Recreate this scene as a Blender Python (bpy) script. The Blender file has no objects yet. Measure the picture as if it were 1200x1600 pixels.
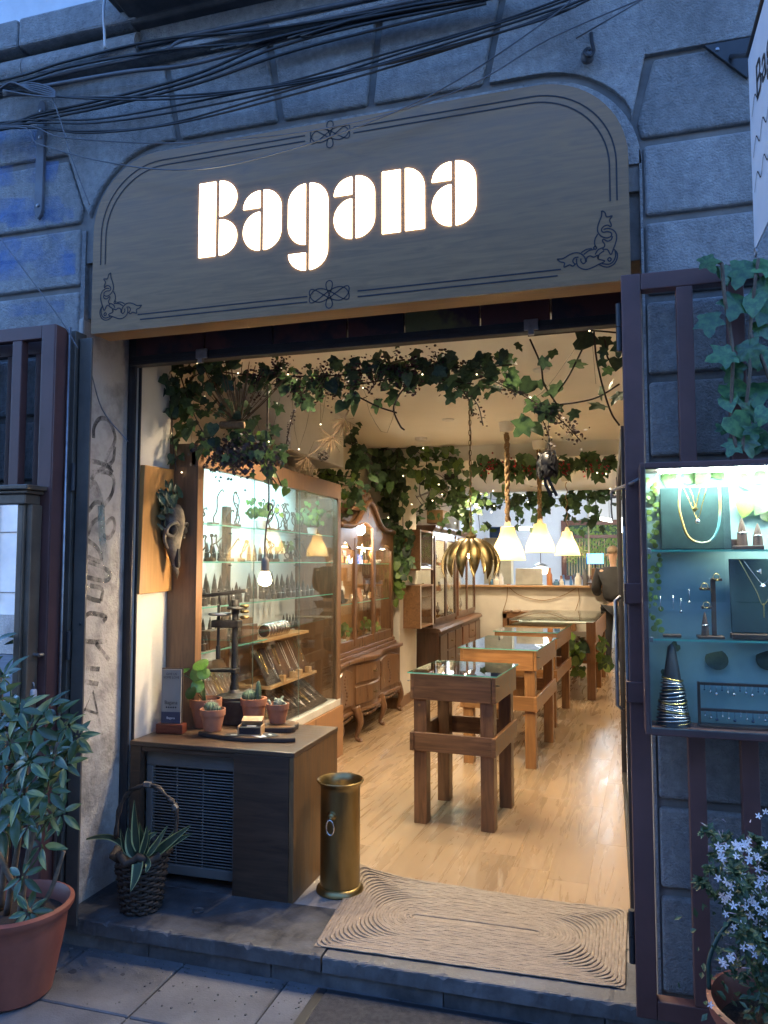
import bpy, math, random
from mathutils import Vector, Matrix, Euler
R = math.radians
sc = bpy.context.scene
COL = sc.collection
random.seed(7)
# ------------------------------------------------------------------ camera
CAM = Vector((0.0, -2.82, 1.62)); YAW = R(16.5); PITCH = R(3.9); FPX = 1190.0
cam = bpy.data.cameras.new('camera'); camo = bpy.data.objects.new('camera', cam); COL.objects.link(camo)
camo.location = CAM; camo.rotation_euler = (R(90) + PITCH, 0, YAW)
cam.sensor_fit = 'VERTICAL'; cam.sensor_height = 36; cam.lens = FPX / 1600 * 36
cam.clip_start = 0.05; cam.clip_end = 3000
sc.camera = camo
# ------------------------------------------------------------------ sky, sun, exposure (dusk, sun gone behind the building)
SUN_EL, SUN_AZ = R(17.0), R(0)
w = bpy.data.worlds.new('World'); sc.world = w; w.use_nodes = True
nt = w.node_tree; sky = nt.nodes.new('ShaderNodeTexSky'); sky.sky_type = 'NISHITA'; sky.sun_disc = False
sky.sun_elevation = SUN_EL; sky.sun_rotation = SUN_AZ; sky.ozone_density = 8.0; sky.air_density = 1.2; sky.dust_density = 0.1
wb = nt.nodes.new('ShaderNodeMix'); wb.data_type = 'RGBA'; wb.blend_type = 'MULTIPLY'; wb.inputs['Factor'].default_value = 1; wb.inputs['B'].default_value = (1.24, 1.02, 1.05, 1)   # camera white balance between lamp light and dusk
nt.links.new(sky.outputs[0], wb.inputs['A']); nt.links.new(wb.outputs['Result'], nt.nodes['Background'].inputs[0]); nt.nodes['Background'].inputs[1].default_value = 0.15
sl = bpy.data.lights.new('sun', 'SUN'); sl.energy = 0.03; sl.angle = R(15); sl.color = (0.75, 0.85, 1.0)
so = bpy.data.objects.new('sun', sl); COL.objects.link(so); so.location = (0, 20, 30)
so.rotation_euler = Vector((0, math.cos(SUN_EL), math.sin(SUN_EL))).to_track_quat('Z', 'Y').to_euler()
vs = sc.view_settings; vs.view_transform = 'Standard'; vs.look = 'None'; vs.gamma = 1; vs.use_curve_mapping = False
vs.exposure = 2.82
sc.cycles.max_bounces = 7; sc.cycles.diffuse_bounces = 3; sc.cycles.glossy_bounces = 3; sc.cycles.transparent_max_bounces = 14
sc.cycles.transmission_bounces = 4; sc.cycles.caustics_reflective = False; sc.cycles.caustics_refractive = False
sc.cycles.sample_clamp_indirect = 4; sc.cycles.use_denoising = True
try: sc.cycles.use_light_tree = True
except Exception: pass
# ------------------------------------------------------------------ measuring helper: a point of the photograph at a known depth
FW = Vector((-math.sin(YAW) * math.cos(PITCH), math.cos(YAW) * math.cos(PITCH), math.sin(PITCH)))
RT = Vector((math.cos(YAW), math.sin(YAW), 0)); UP = RT.cross(FW)
def _ray(u, v): return FW + RT * ((u - 600) / FPX) - UP * ((v - 800) / FPX)
def PY(u, v, y): d = _ray(u, v); return CAM + d * ((y - CAM.y) / d.y)
def PX(u, v, x): d = _ray(u, v); return CAM + d * ((x - CAM.x) / d.x)
# ------------------------------------------------------------------ mesh helpers
def frame(d, up=Vector((0, 0, 1))):
    d = Vector(d).normalized()
    if abs(d.dot(up)) > .99: up = Vector((1, 0, 0))
    x = d.cross(up).normalized(); return x, x.cross(d).normalized()
def spline(pts, n=6):
    pts = [Vector(p) for p in pts]
    if len(pts) < 3: return pts
    P = [pts[0] * 2 - pts[1]] + pts + [pts[-1] * 2 - pts[-2]]; out = []
    for i in range(1, len(P) - 2):
        a, b, c, d = P[i - 1:i + 3]
        for k in range(n):
            t = k / n
            out.append(.5 * ((2 * b) + (c - a) * t + (2 * a - 5 * b + 4 * c - d) * t * t + (3 * b - a - 3 * c + d) * t ** 3))
    out.append(pts[-1]); return out
class MB:
    def __init__(s): s.v = []; s.f = []
    def add(s, vs, fs):
        o = len(s.v); s.v += [Vector(p) for p in vs]; s.f += [tuple(i + o for i in f) for f in fs]; return s
    def box(s, x0, x1, y0, y1, z0, z1):
        return s.add([(x0, y0, z0), (x1, y0, z0), (x1, y1, z0), (x0, y1, z0), (x0, y0, z1), (x1, y0, z1), (x1, y1, z1), (x0, y1, z1)],
                     [(0, 3, 2, 1), (4, 5, 6, 7), (0, 1, 5, 4), (1, 2, 6, 5), (2, 3, 7, 6), (3, 0, 4, 7)])
    def obox(s, c, size, rot=(0, 0, 0)):
        m = Euler(rot).to_matrix() if not isinstance(rot, Matrix) else rot; a, b, d = [k / 2 for k in size]; c = Vector(c)
        vs = [c + m @ Vector(p) for p in [(-a, -b, -d), (a, -b, -d), (a, b, -d), (-a, b, -d), (-a, -b, d), (a, -b, d), (a, b, d), (-a, b, d)]]
        return s.add(vs, [(0, 3, 2, 1), (4, 5, 6, 7), (0, 1, 5, 4), (1, 2, 6, 5), (2, 3, 7, 6), (3, 0, 4, 7)])
    def tube(s, pts, r, n=8, close=False, flat=1.0):
        pts = [Vector(p) for p in pts]; m = len(pts); vs = []; fs = []
        rr = r if isinstance(r, (list, tuple)) else [r] * m
        d0 = (pts[1] - pts[0]); x, y = frame(d0); prev = d0.normalized()
        for i in range(m):
            if close: d = pts[(i + 1) % m] - pts[i - 1]
            else: d = pts[min(i + 1, m - 1)] - pts[max(i - 1, 0)]
            if d.length < 1e-9: d = prev
            d = d.normalized(); q = prev.rotation_difference(d); x = q @ x; y = q @ y; prev = d
            for k in range(n):
                a = 2 * math.pi * k / n; vs.append(pts[i] + (x * math.cos(a) + y * math.sin(a) * flat) * rr[i])
        for i in range(m if close else m - 1):
            j = (i + 1) % m
            for k in range(n):
                l = (k + 1) % n; fs.append((i * n + k, i * n + l, j * n + l, j * n + k))
        if not close: fs += [tuple(range(n - 1, -1, -1)), tuple((m - 1) * n + k for k in range(n))]
        return s.add(vs, fs)
    def lathe(s, prof, c=(0, 0, 0), n=24, axis=None, sx=1, sy=1):
        c = Vector(c); vs = []; fs = []
        X, Yv, Zv = Vector((1, 0, 0)), Vector((0, 1, 0)), Vector((0, 0, 1))
        if axis is not None: Zv = Vector(axis).normalized(); X, Yv = frame(Zv)
        for r, z in prof:
            for k in range(n):
                a = 2 * math.pi * k / n; vs.append(c + X * (r * sx * math.cos(a)) + Yv * (r * sy * math.sin(a)) + Zv * z)
        for i in range(len(prof) - 1):
            for k in range(n):
                l = (k + 1) % n; fs.append((i * n + k, i * n + l, (i + 1) * n + l, (i + 1) * n + k))
        if prof[0][0] > 1e-4: fs.append(tuple(range(n - 1, -1, -1)))
        if prof[-1][0] > 1e-4: fs.append(tuple((len(prof) - 1) * n + k for k in range(n)))
        return s.add(vs, fs)
    def ball(s, c, r, n=8, sq=1.0):
        m = max(3, n // 2); return s.lathe([(max(1e-5, r * math.sin(math.pi * i / m)), -r * sq * math.cos(math.pi * i / m)) for i in range(m + 1)], c, n)
    def prism(s, poly, t0, t1, ax='y'):
        f = {'y': lambda a, b, t: (a, t, b), 'x': lambda a, b, t: (t, a, b), 'z': lambda a, b, t: (a, b, t)}[ax]; n = len(poly)
        vs = [f(a, b, t0) for a, b in poly] + [f(a, b, t1) for a, b in poly]
        return s.add(vs, [tuple(range(n)), tuple(range(2 * n - 1, n - 1, -1))] + [(i, i + n, (i + 1) % n + n, (i + 1) % n) for i in range(n)])
    def ribbon(s, pts, wd, nrm=Vector((0, -1, 0))):
        pts = [Vector(p) for p in pts]; vs = []; m = len(pts)
        for i in range(m):
            d = (pts[min(i + 1, m - 1)] - pts[max(i - 1, 0)]).normalized(); x = d.cross(nrm).normalized()
            vs += [pts[i] + x * wd / 2, pts[i] - x * wd / 2]
        return s.add(vs, [(2 * i, 2 * i + 1, 2 * i + 3, 2 * i + 2) for i in range(m - 1)])
    def tf(s, m): s.v = [m @ p for p in s.v]; return s
def mesh(name, mb, mat=None, smooth=False):
    me = bpy.data.meshes.new(name); me.from_pydata([tuple(p) for p in mb.v], [], mb.f); me.validate(); me.update()
    if mat is not None: me.materials.append(mat)
    if smooth:
        me.polygons.foreach_set('use_smooth', [True] * len(me.polygons))
        if smooth == 'auto':
            try: me.set_sharp_from_angle(angle=R(40))
            except Exception: pass
    return me
def link(o, parent=None):
    COL.objects.link(o)
    if parent is not None: o.parent = parent
    return o
def tag(o, label=None, cat=None, group=None, kind=None):
    if label: o['label'] = label
    if cat: o['category'] = cat
    if group: o['group'] = group
    if kind: o['kind'] = kind
    return o
def thing(name, label, cat, loc=(0, 0, 0), rz=0, group=None):
    o = link(bpy.data.objects.new(name, None)); o.location = loc; o.rotation_euler = (0, 0, rz); o.empty_display_size = .1
    return tag(o, label, cat, group)
def inv(o):
    m = Matrix.Translation(o.location) @ o.rotation_euler.to_matrix().to_4x4()
    return ((inv(o.parent).inverted() @ m) if o.parent else m).inverted()
def part(root, name, mb, mat, local=False, smooth=False, bev=0, label=None, kind=None, seg=2):
    if not local: mb.tf(inv(root))
    o = link(bpy.data.objects.new(name, mesh(name, mb, mat, smooth)), root)
    if bev: bevel(o, bev, seg)
    return tag(o, label, kind=kind)
def bevel(o, wd, seg=2):
    b = o.modifiers.new('bevel', 'BEVEL'); b.width = wd; b.segments = seg; b.limit_method = 'ANGLE'; b.angle_limit = R(35)
def single(name, label, cat, mb, mat, group=None, smooth=False, bev=0, kind=None):
    xs = [p.x for p in mb.v]; ys = [p.y for p in mb.v]; b = Vector(((min(xs) + max(xs)) / 2, (min(ys) + max(ys)) / 2, min(p.z for p in mb.v)))
    mb.tf(Matrix.Translation(-b)); o = link(bpy.data.objects.new(name, mesh(name, mb, mat, smooth))); o.location = b
    if bev: bevel(o, bev)
    return tag(o, label, cat, group, kind)
def copy_tree(o, parent=None):
    c = o.copy(); COL.objects.link(c); c.parent = parent
    for ch in list(o.children): copy_tree(ch, c)
    return c
def struct(name, mb, mat, parent=None, smooth=False, bev=0):
    o = link(bpy.data.objects.new(name, mesh(name, mb, mat, smooth)), parent)
    if parent is None: o['kind'] = 'structure'
    if bev: bevel(o, bev)
    return o
def rrect(x0, x1, z0, z1, r, n=10):
    """rounded outline; r = radii TL, TR, BR, BL as (rx, rz) or number; listed counter-clockwise from BL"""
    def rr(k): return (k, k) if not isinstance(k, tuple) else k
    tl, tr, br, bl = map(rr, r); out = []
    for (cx, cz, (rx, rz), a0) in ((x0 + bl[0], z0 + bl[1], bl, 180), (x1 - br[0], z0 + br[1], br, 270), (x1 - tr[0], z1 - tr[1], tr, 0), (x0 + tl[0], z1 - tl[1], tl, 90)):
        if rx < 1e-5: out.append((cx, cz)); continue
        for k in range(n + 1):
            a = R(a0 + 90 * k / n); out.append((cx + rx * math.cos(a), cz + rz * math.sin(a)))
    return out
# ------------------------------------------------------------------ materials
def _n(nt, t, **kw):
    n = nt.nodes.new(t)
    for k, v in kw.items():
        if k in n.inputs: n.inputs[k].default_value = v
        else: setattr(n, k, v)
    return n
def c4(c): return (c[0], c[1], c[2], 1)
def _base(name):
    m = bpy.data.materials.new(name); m.use_nodes = True; nt = m.node_tree; return m, nt, nt.nodes['Principled BSDF']
def _coords(nt, scale=(1, 1, 1), rnd=0):
    tc = _n(nt, 'ShaderNodeTexCoord'); mp = _n(nt, 'ShaderNodeMapping'); mp.inputs['Scale'].default_value = scale
    if rnd:
        oi = _n(nt, 'ShaderNodeObjectInfo'); ml = _n(nt, 'ShaderNodeVectorMath', operation='SCALE'); ml.inputs[0].default_value = (rnd, rnd * .7, rnd * 1.3)
        nt.links.new(oi.outputs['Random'], ml.inputs['Scale']); ad = _n(nt, 'ShaderNodeVectorMath', operation='ADD')
        nt.links.new(tc.outputs['Object'], ad.inputs[0]); nt.links.new(ml.outputs[0], ad.inputs[1]); nt.links.new(ad.outputs[0], mp.inputs[0])
    else: nt.links.new(tc.outputs['Object'], mp.inputs[0])
    return mp.outputs[0]
def _ramp(nt, fac, stops):
    r = _n(nt, 'ShaderNodeValToRGB'); e = r.color_ramp.elements
    e[0].position = stops[0][0]; e[0].color = c4(stops[0][1]); e[1].position = stops[-1][0]; e[1].color = c4(stops[-1][1])
    for p, c in stops[1:-1]: k = e.new(p); k.color = c4(c)
    nt.links.new(fac, r.inputs[0]); return r.outputs[0]
def _objvar(nt, col, amt):
    oi = _n(nt, 'ShaderNodeObjectInfo'); mr = _n(nt, 'ShaderNodeMapRange'); mr.inputs[3].default_value = 1 - amt; mr.inputs[4].default_value = 1 + amt
    nt.links.new(oi.outputs['Random'], mr.inputs[0]); hs = _n(nt, 'ShaderNodeHueSaturation'); nt.links.new(mr.outputs[0], hs.inputs['Value']); nt.links.new(col, hs.inputs['Color'])
    return hs.outputs[0]
def M(name, col, col2=None, rough=.5, metal=0, scale=6, stretch=(1, 1, 1), bump=0, bscale=60, var=0, rvar=0, spec=None, lo=.35, hi=.65, detail=5, rnd=3, coat=0, trans=0, dist=0, bd=.004, stain=0):
    m, nt, b = _base(name); co = _coords(nt, stretch, rnd)
    b.inputs['Roughness'].default_value = rough; b.inputs['Metallic'].default_value = metal
    if spec is not None: b.inputs['Specular IOR Level'].default_value = spec
    if coat: b.inputs['Coat Weight'].default_value = coat; b.inputs['Coat Roughness'].default_value = .15
    if col2 is None: col2 = tuple(k * .8 for k in col)
    nz = _n(nt, 'ShaderNodeTexNoise', Scale=scale, Detail=detail, Roughness=.6, Distortion=dist); nt.links.new(co, nz.inputs['Vector'])
    c = _ramp(nt, nz.outputs[0], [(lo, col2), (hi, col)])
    if stain:
        cs = _coords(nt, (1, 1, .28), .6); n3 = _n(nt, 'ShaderNodeTexNoise', Scale=2.6, Detail=9, Roughness=.68); nt.links.new(cs, n3.inputs['Vector'])
        f = _ramp(nt, n3.outputs[0], [(.34, (1 - stain,) * 3), (.60, (1, 1, 1))]); mxs = _n(nt, 'ShaderNodeMix', data_type='RGBA', blend_type='MULTIPLY'); mxs.inputs['Factor'].default_value = 1
        nt.links.new(c, mxs.inputs['A']); nt.links.new(f, mxs.inputs['B']); c = mxs.outputs['Result']
    if var: c = _objvar(nt, c, var)
    nt.links.new(c, b.inputs['Base Color'])
    if rvar:
        mr = _n(nt, 'ShaderNodeMapRange'); mr.inputs[1].default_value = .3; mr.inputs[2].default_value = .7; mr.inputs[3].default_value = rough - rvar; mr.inputs[4].default_value = rough + rvar
        nt.links.new(nz.outputs[0], mr.inputs[0]); nt.links.new(mr.outputs[0], b.inputs['Roughness'])
    if bump:
        n2 = _n(nt, 'ShaderNodeTexNoise', Scale=bscale, Detail=4, Roughness=.6); nt.links.new(co, n2.inputs['Vector'])
        bp = _n(nt, 'ShaderNodeBump', Strength=bump, Distance=bd); nt.links.new(n2.outputs[0], bp.inputs['Height']); nt.links.new(bp.outputs[0], b.inputs['Normal'])
    if trans:
        out = nt.nodes['Material Output']; t = _n(nt, 'ShaderNodeBsdfTranslucent'); nt.links.new(c, t.inputs[0]); mx = _n(nt, 'ShaderNodeMixShader'); mx.inputs[0].default_value = trans
        nt.links.new(b.outputs[0], mx.inputs[1]); nt.links.new(t.outputs[0], mx.inputs[2]); nt.links.new(mx.outputs[0], out.inputs[0])
    return m
def WOOD(name, c1, c2, axis='x', rough=.45, var=.12, fine=1.0, coat=0, bump=.15):
    s = {'x': (1.2, 14, 14), 'y': (14, 1.2, 14), 'z': (14, 14, 1.2)}[axis]
    return M(name, c1, c2, rough=rough, scale=2.2 * fine, stretch=s, bump=bump, bscale=9 * fine, var=var, rvar=.08, lo=.3, hi=.7, detail=7, dist=1.2, coat=coat, bd=.002)
def EMIT(name, col, s, sample=False):
    m, nt, b = _base(name); nt.nodes.remove(b); e = _n(nt, 'ShaderNodeEmission'); e.inputs[0].default_value = c4(col); e.inputs[1].default_value = s
    nt.links.new(e.outputs[0], nt.nodes['Material Output'].inputs[0])
    if not sample: m.cycles.emission_sampling = 'NONE'
    return m
def GLASS(name, tint=(.97, 1, .985), refl=.09, rough=.0):
    m, nt, b = _base(name); nt.nodes.remove(b); t = _n(nt, 'ShaderNodeBsdfTransparent'); t.inputs[0].default_value = c4(tint)
    g = _n(nt, 'ShaderNodeBsdfGlossy'); g.inputs['Roughness'].default_value = rough
    lw = _n(nt, 'ShaderNodeLayerWeight'); lw.inputs[0].default_value = .35; mr = _n(nt, 'ShaderNodeMapRange'); mr.inputs[3].default_value = refl * .6; mr.inputs[4].default_value = min(1, refl * 7)
    pw = _n(nt, 'ShaderNodeMath', operation='POWER'); pw.inputs[1].default_value = 2.2; nt.links.new(lw.outputs['Facing'], pw.inputs[0]); nt.links.new(pw.outputs[0], mr.inputs[0])
    mx = _n(nt, 'ShaderNodeMixShader'); nt.links.new(mr.outputs[0], mx.inputs[0]); nt.links.new(t.outputs[0], mx.inputs[1]); nt.links.new(g.outputs[0], mx.inputs[2])
    nt.links.new(mx.outputs[0], nt.nodes['Material Output'].inputs[0]); return m
STONE = M('facade stone', (.42, .405, .385), (.25, .243, .235), rough=.9, scale=34, bump=1, bscale=120, var=.12, lo=.28, hi=.74, bd=.013, detail=10, stain=.42)
STONE_JOINT = M('stone joint', (.22, .20, .18), (.14, .13, .12), rough=.95, scale=8, bump=.6, bscale=60)
PLASTER_PALE = M('pale upper wall', (.62, .64, .66), (.5, .52, .54), rough=.9, scale=3, bump=.3)
JAMB = M('worn jamb concrete', (.42, .38, .33), (.21, .19, .165), rough=.9, scale=6, bump=1, bscale=40, lo=.36, hi=.56, bd=.008, detail=8)
PAVE = M('granite paving', (.16, .16, .165), (.085, .085, .09), rough=.75, scale=4, bump=.6, bscale=140, var=.16, lo=.25, hi=.75, detail=12, rvar=.12, stain=.4)
STEPST = M('worn step stone', (.13, .13, .133), (.06, .06, .063), rough=.6, scale=9, bump=.9, bscale=40, var=.15, rvar=.15, stain=.45, detail=10)
SILLST = M('threshold stone', (.36, .32, .27), (.22, .19, .16), rough=.7, scale=7, bump=.5, bscale=60)
IRON = M('maroon gate paint', (.115, .052, .046), (.085, .04, .036), rough=.42, scale=7, bump=.12, bscale=40, rvar=.08)
IRON_DK = M('dark painted frame', (.03, .027, .028), (.017, .016, .018), rough=.5, scale=9, bump=.2, bscale=50)
POSTM = M('grey brown post', (.09, .075, .06), (.05, .043, .037), rough=.5, scale=5, bump=.2)
STEEL = M('galvanised steel', (.35, .36, .37), (.22, .22, .23), rough=.4, metal=.9, scale=20)
BLACKM = M('black metal', (.02, .02, .022), (.012, .012, .013), rough=.45, scale=12)
CASTIRON = M('cast iron', (.065, .06, .052), (.03, .027, .024), rough=.5, metal=.6, scale=14, bump=.4, bscale=80)
BRASS = M('aged brass', (.42, .31, .13), (.20, .145, .065), rough=.36, metal=1, scale=5, rvar=.1, stretch=(1, 1, .3))
BRASS_DK = M('dark aged brass', (.22, .16, .07), (.10, .075, .035), rough=.45, metal=1, scale=18)
SILVER = M('silver', (.75, .73, .70), (.55, .53, .5), rough=.22, metal=1)
GOLD = M('gold', (.85, .6, .22), (.7, .48, .16), rough=.22, metal=1)
CABLE = M('black cable', (.02, .02, .022), (.014, .014, .015), rough=.5)
CABLE_G = M('grey cable', (.13, .13, .14), (.07, .07, .075), rough=.5)
CABLE_W = M('white cable', (.6, .6, .6), (.5, .5, .5), rough=.5)
SIGNW = WOOD('sign board wood', (.27, .138, .046), (.165, .083, .027), 'x', rough=.38, var=0, bump=.05, fine=1.5)
SIGNEDGE = WOOD('sign board edge', (.36, .20, .09), (.22, .12, .05), 'x', rough=.5, var=0)
ENGRAVE = M('engraved groove', (.02, .02, .024), rough=.8)
LETTER = EMIT('lit letter', (1, .87, .60), 1.5, True)
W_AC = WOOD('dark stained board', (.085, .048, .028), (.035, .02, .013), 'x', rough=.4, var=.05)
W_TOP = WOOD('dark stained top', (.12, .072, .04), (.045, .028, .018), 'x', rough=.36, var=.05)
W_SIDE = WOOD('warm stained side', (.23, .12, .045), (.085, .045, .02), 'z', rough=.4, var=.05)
W_CAB = WOOD('cabinet walnut', (.24, .125, .06), (.13, .066, .032), 'z', rough=.42, var=.08)
W_HEAD = WOOD('cabinet header walnut', (.30, .165, .085), (.21, .11, .055), 'z', rough=.45, var=.05, fine=1.6)
W_ANT = WOOD('antique carved walnut', (.20, .095, .04), (.085, .04, .018), 'z', rough=.33, var=.1, coat=.2)
W_DK = WOOD('dark oak', (.10, .05, .026), (.045, .023, .013), 'z', rough=.36, var=.1, coat=.15)
W_T1 = WOOD('table pine dark', (.25, .122, .05), (.075, .035, .015), 'x', rough=.36, var=.12, coat=.15)
W_T1Z = WOOD('table leg dark', (.25, .12, .05), (.09, .042, .018), 'z', rough=.36, var=.15, coat=.15)
W_T2 = WOOD('table pine amber', (.34, .16, .054), (.19, .083, .027), 'x', rough=.36, var=.12, coat=.15)
W_T2Z = WOOD('table leg amber', (.33, .155, .052), (.18, .08, .026), 'z', rough=.36, var=.12, coat=.15)
W_PLQ = WOOD('plaque plywood', (.52, .27, .085), (.36, .17, .05), 'z', rough=.45, var=0, fine=.8)
W_BOX = WOOD('wall box oak', (.30, .155, .065), (.16, .08, .034), 'y', rough=.4)
W_LITE = WOOD('light pine', (.55, .34, .16), (.40, .23, .10), 'x', rough=.5)
W_FLOOR = WOOD('oak laminate', (.36, .24, .135), (.275, .178, .098), 'y', rough=.29, var=.09, fine=.4, bump=.02)
WALL = M('cream wall', (.68, .63, .53), (.60, .55, .46), rough=.85, scale=3, bump=.25, bscale=30)
CEIL = M('ceiling paint', (.84, .81, .74), (.80, .77, .70), rough=.9, scale=2)
WHITE = M('white paint', (.72, .71, .68), (.66, .65, .62), rough=.5)
TERRA = M('terracotta', (.50, .20, .095), (.38, .15, .075), rough=.8, scale=12, bump=.3, bscale=90, var=.1, stain=.25)
TERRAPL = M('terracotta plastic', (.27, .085, .055), (.215, .066, .043), rough=.45, scale=6, stain=.3, bump=.1)
SOIL = M('potting soil', (.035, .024, .016), (.015, .01, .008), rough=.95, scale=60, bump=1, bscale=150)
JUTE = M('braided jute', (.38, .30, .215), (.25, .195, .138), rough=.95, scale=22, bump=1, bscale=160, lo=.3, hi=.7)
MATDK = M('dark street mat', (.055, .05, .048), (.03, .028, .027), rough=.95, scale=40, bump=1, bscale=220)
LEAF_D = M('dark ivy leaf', (.065, .11, .05), (.03, .058, .03), rough=.42, var=.5, scale=3, trans=.25)
LEAF_G = M('garland leaf', (.11, .19, .065), (.055, .11, .045), rough=.45, var=.45, scale=3, trans=.25)
LEAF_L = M('light pothos leaf', (.17, .27, .05), (.10, .17, .04), rough=.42, var=.3, scale=9, trans=.25)
LEAF_IVY = M('silk ivy leaf', (.075, .17, .055), (.03, .085, .035), rough=.3, var=.35, scale=3.5, trans=.1, lo=.4, hi=.6)
LEAF_PILEA = M('pilea leaf', (.09, .20, .03), (.05, .13, .02), rough=.28, var=.4, scale=8, trans=.15)
LEAF_SCH = M('umbrella plant leaf', (.062, .10, .036), (.042, .074, .03), rough=.27, var=.4, scale=3, trans=.08)
LEAF_SCHY = M('variegated leaf', (.30, .30, .10), (.05, .105, .05), rough=.34, var=.25, scale=2.2, stretch=(.5, 2.5, 1), trans=.12, lo=.46, hi=.58, detail=2)
LEAF_SNAKE = M('snake plant leaf', (.05, .085, .045), (.028, .05, .03), rough=.42, scale=22, stretch=(1, 1, .3), var=.15)
LEAF_EDGE = M('pale leaf margin', (.42, .42, .16), (.34, .34, .13), rough=.45)
LEAF_JAS = M('jasmine leaf', (.075, .14, .06), (.04, .08, .04), rough=.45, var=.4, trans=.2)
EUCA = M('dried eucalyptus', (.09, .06, .05), (.05, .035, .03), rough=.6, var=.3, trans=.15)
DRIED = M('dried grass', (.22, .14, .07), (.12, .075, .04), rough=.8, var=.2)
DRYFLOWER = M('dried hydrangea', (.09, .075, .075), (.045, .04, .045), rough=.7, var=.4, trans=.1)
PETAL = M('jasmine petal', (.85, .84, .88), (.62, .58, .68), rough=.6, trans=.25)
BUD = M('jasmine bud', (.50, .36, .40), (.4, .25, .3), rough=.6)
STEM = M('stem bark', (.16, .115, .075), (.09, .065, .045), rough=.8, scale=30, bump=.5)
STEM_G = M('green stem', (.10, .15, .05), (.06, .10, .035), rough=.6)
STEM_DK = M('dark twig', (.045, .032, .024), (.025, .018, .014), rough=.8)
WICKER = M('dark wicker', (.05, .034, .024), (.025, .018, .013), rough=.7, scale=25, bump=.6)
CACTUS = M('cactus skin', (.09, .15, .07), (.05, .09, .05), rough=.6)
SPINE = M('cactus spines', (.5, .46, .36), rough=.7)
BONE = M('weathered bone', (.24, .19, .13), (.035, .028, .022), rough=.7, scale=9, bump=.8, bscale=50, lo=.40, hi=.66)
BONE_SHADE = M('skull hollow shade', (.02, .016, .013), rough=.9)  # near-black colour stands in for shade inside the skull's hollows
VELVET = M('green velvet', (.018, .05, .05), (.01, .032, .034), rough=.95, scale=20)
VELV_BK = M('black velvet', (.018, .018, .02), (.01, .01, .011), rough=.95, scale=20)
MOUND = M('dark mango wood', (.10, .05, .028), (.05, .026, .016), rough=.45, scale=14, stretch=(1, 1, .2))
GLASSM = GLASS('clear glass', (.985, .99, .985), .058)
GLASS_CAB = GLASS('sliding cabinet glass', (.985, .99, .985), .08)
GLASSD = GLASS('display glass', (.975, .99, .985), .04)
GLASS_T = GLASS('table glass', (.86, .93, .90), .34)
GLASS_E = M('glass edge', (.22, .62, .48), (.16, .5, .4), rough=.15, trans=.3)
SHADE = M('milk glass shade', (.95, .86, .68), (.94, .85, .67), rough=.35, trans=.66)
BULB = EMIT('lamp bulb', (1, .78, .45), 45)
BULBW = EMIT('white lamp bulb', (1, .93, .8), 4)
FAIRY = EMIT('fairy light', (1, .80, .45), 1.3)
LED = EMIT('cool led strip', (.50, .92, 1), 19, True)
LEDW = EMIT('warm led strip', (1, .84, .58), 15, True)
ROPE = M('jute rope', (.36, .24, .12), (.22, .14, .07), rough=.9, scale=60, bump=.8, bscale=120)
PAPER = M('white card', (.7, .68, .63), (.66, .64, .6), rough=.6)
BLACKCARD = M('black card', (.02, .02, .022), rough=.5)
MIRROR = M('mirror glass', (.9, .92, .93), (.9, .92, .93), rough=.01, metal=1)
FRAME_M = M('worn brown mirror frame', (.16, .12, .085), (.10, .075, .055), rough=.4, scale=6, bump=.2, metal=.25)
FEATHER = M('black feathers', (.012, .013, .018), rough=.45, var=.3)
BERRY = M('red berry', (.35, .03, .03), (.2, .015, .02), rough=.35)
def point(name, loc, watts, col=(1, .76, .45), r=.04):
    l = bpy.data.lights.new(name, 'POINT'); l.energy = watts * 1.7; l.color = col; l.shadow_soft_size = r
    o = link(bpy.data.objects.new(name, l)); o.location = loc; return o
WARM = (1, .82, .57)
# ================================================================== SETTING
pav = struct('pavement', MB().add([(-150, -150, -.012), (150, -150, -.012), (150, 40, -.012), (-150, 40, -.012)], [(0, 1, 2, 3)]), M('paving bed', (.16, .16, .165), (.11, .11, .115), rough=.9, scale=3))
slabm = mesh('paving_slab', MB().box(-.225, .225, -.222, .222, -.02, 0), PAVE)
for i in range(-5, 9):
    for j in range(5):
        o = link(bpy.data.objects.new('paving_slab', slabm), pav); o.location = (-1.463 + .456 * i, -.125 - .45 * j + (.0 if i % 2 else 0), random.uniform(-.002, .001))
        o.rotation_euler = (random.uniform(-.003, .003), random.uniform(-.003, .003), 0); bevel(o, .005, 1)
m_ = MB(); rg = random.Random(5)
for k in range(900):
    x, y = rg.uniform(-3.2, 1.2), min(.0, rg.gauss(-.03, .12)) if k % 3 else rg.uniform(-1.2, 0); r = rg.uniform(.0012, .004); m_.obox((x, y, r * .4), (r * 2, r * 1.6, r), (0, 0, rg.uniform(0, 3)))
g_ = struct('grit', m_, M('street grit', (.16, .15, .14), (.05, .05, .05), rough=.9, scale=30), pav); g_['kind'] = 'stuff'
GUM = M('old gum', (.05, .05, .052), (.035, .035, .037), rough=.8)
for k in range(26):
    x, y, r = rg.uniform(-2.6, .4), rg.uniform(-.9, -.04), rg.uniform(.006, .017); ph = rg.uniform(0, 6)
    struct('gum_spot', MB().prism([(x + r * (1 + .2 * math.sin(3 * a + ph)) * math.cos(a), y + r * (1 + .15 * math.sin(2 * a + ph)) * math.sin(a)) for a in [i * .5236 for i in range(12)]], .0005, .0022, 'z'), GUM, pav)
step = struct('doorstep', MB().box(-2.42, .60, .06, .74, -.02, .085), STEPST)
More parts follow.
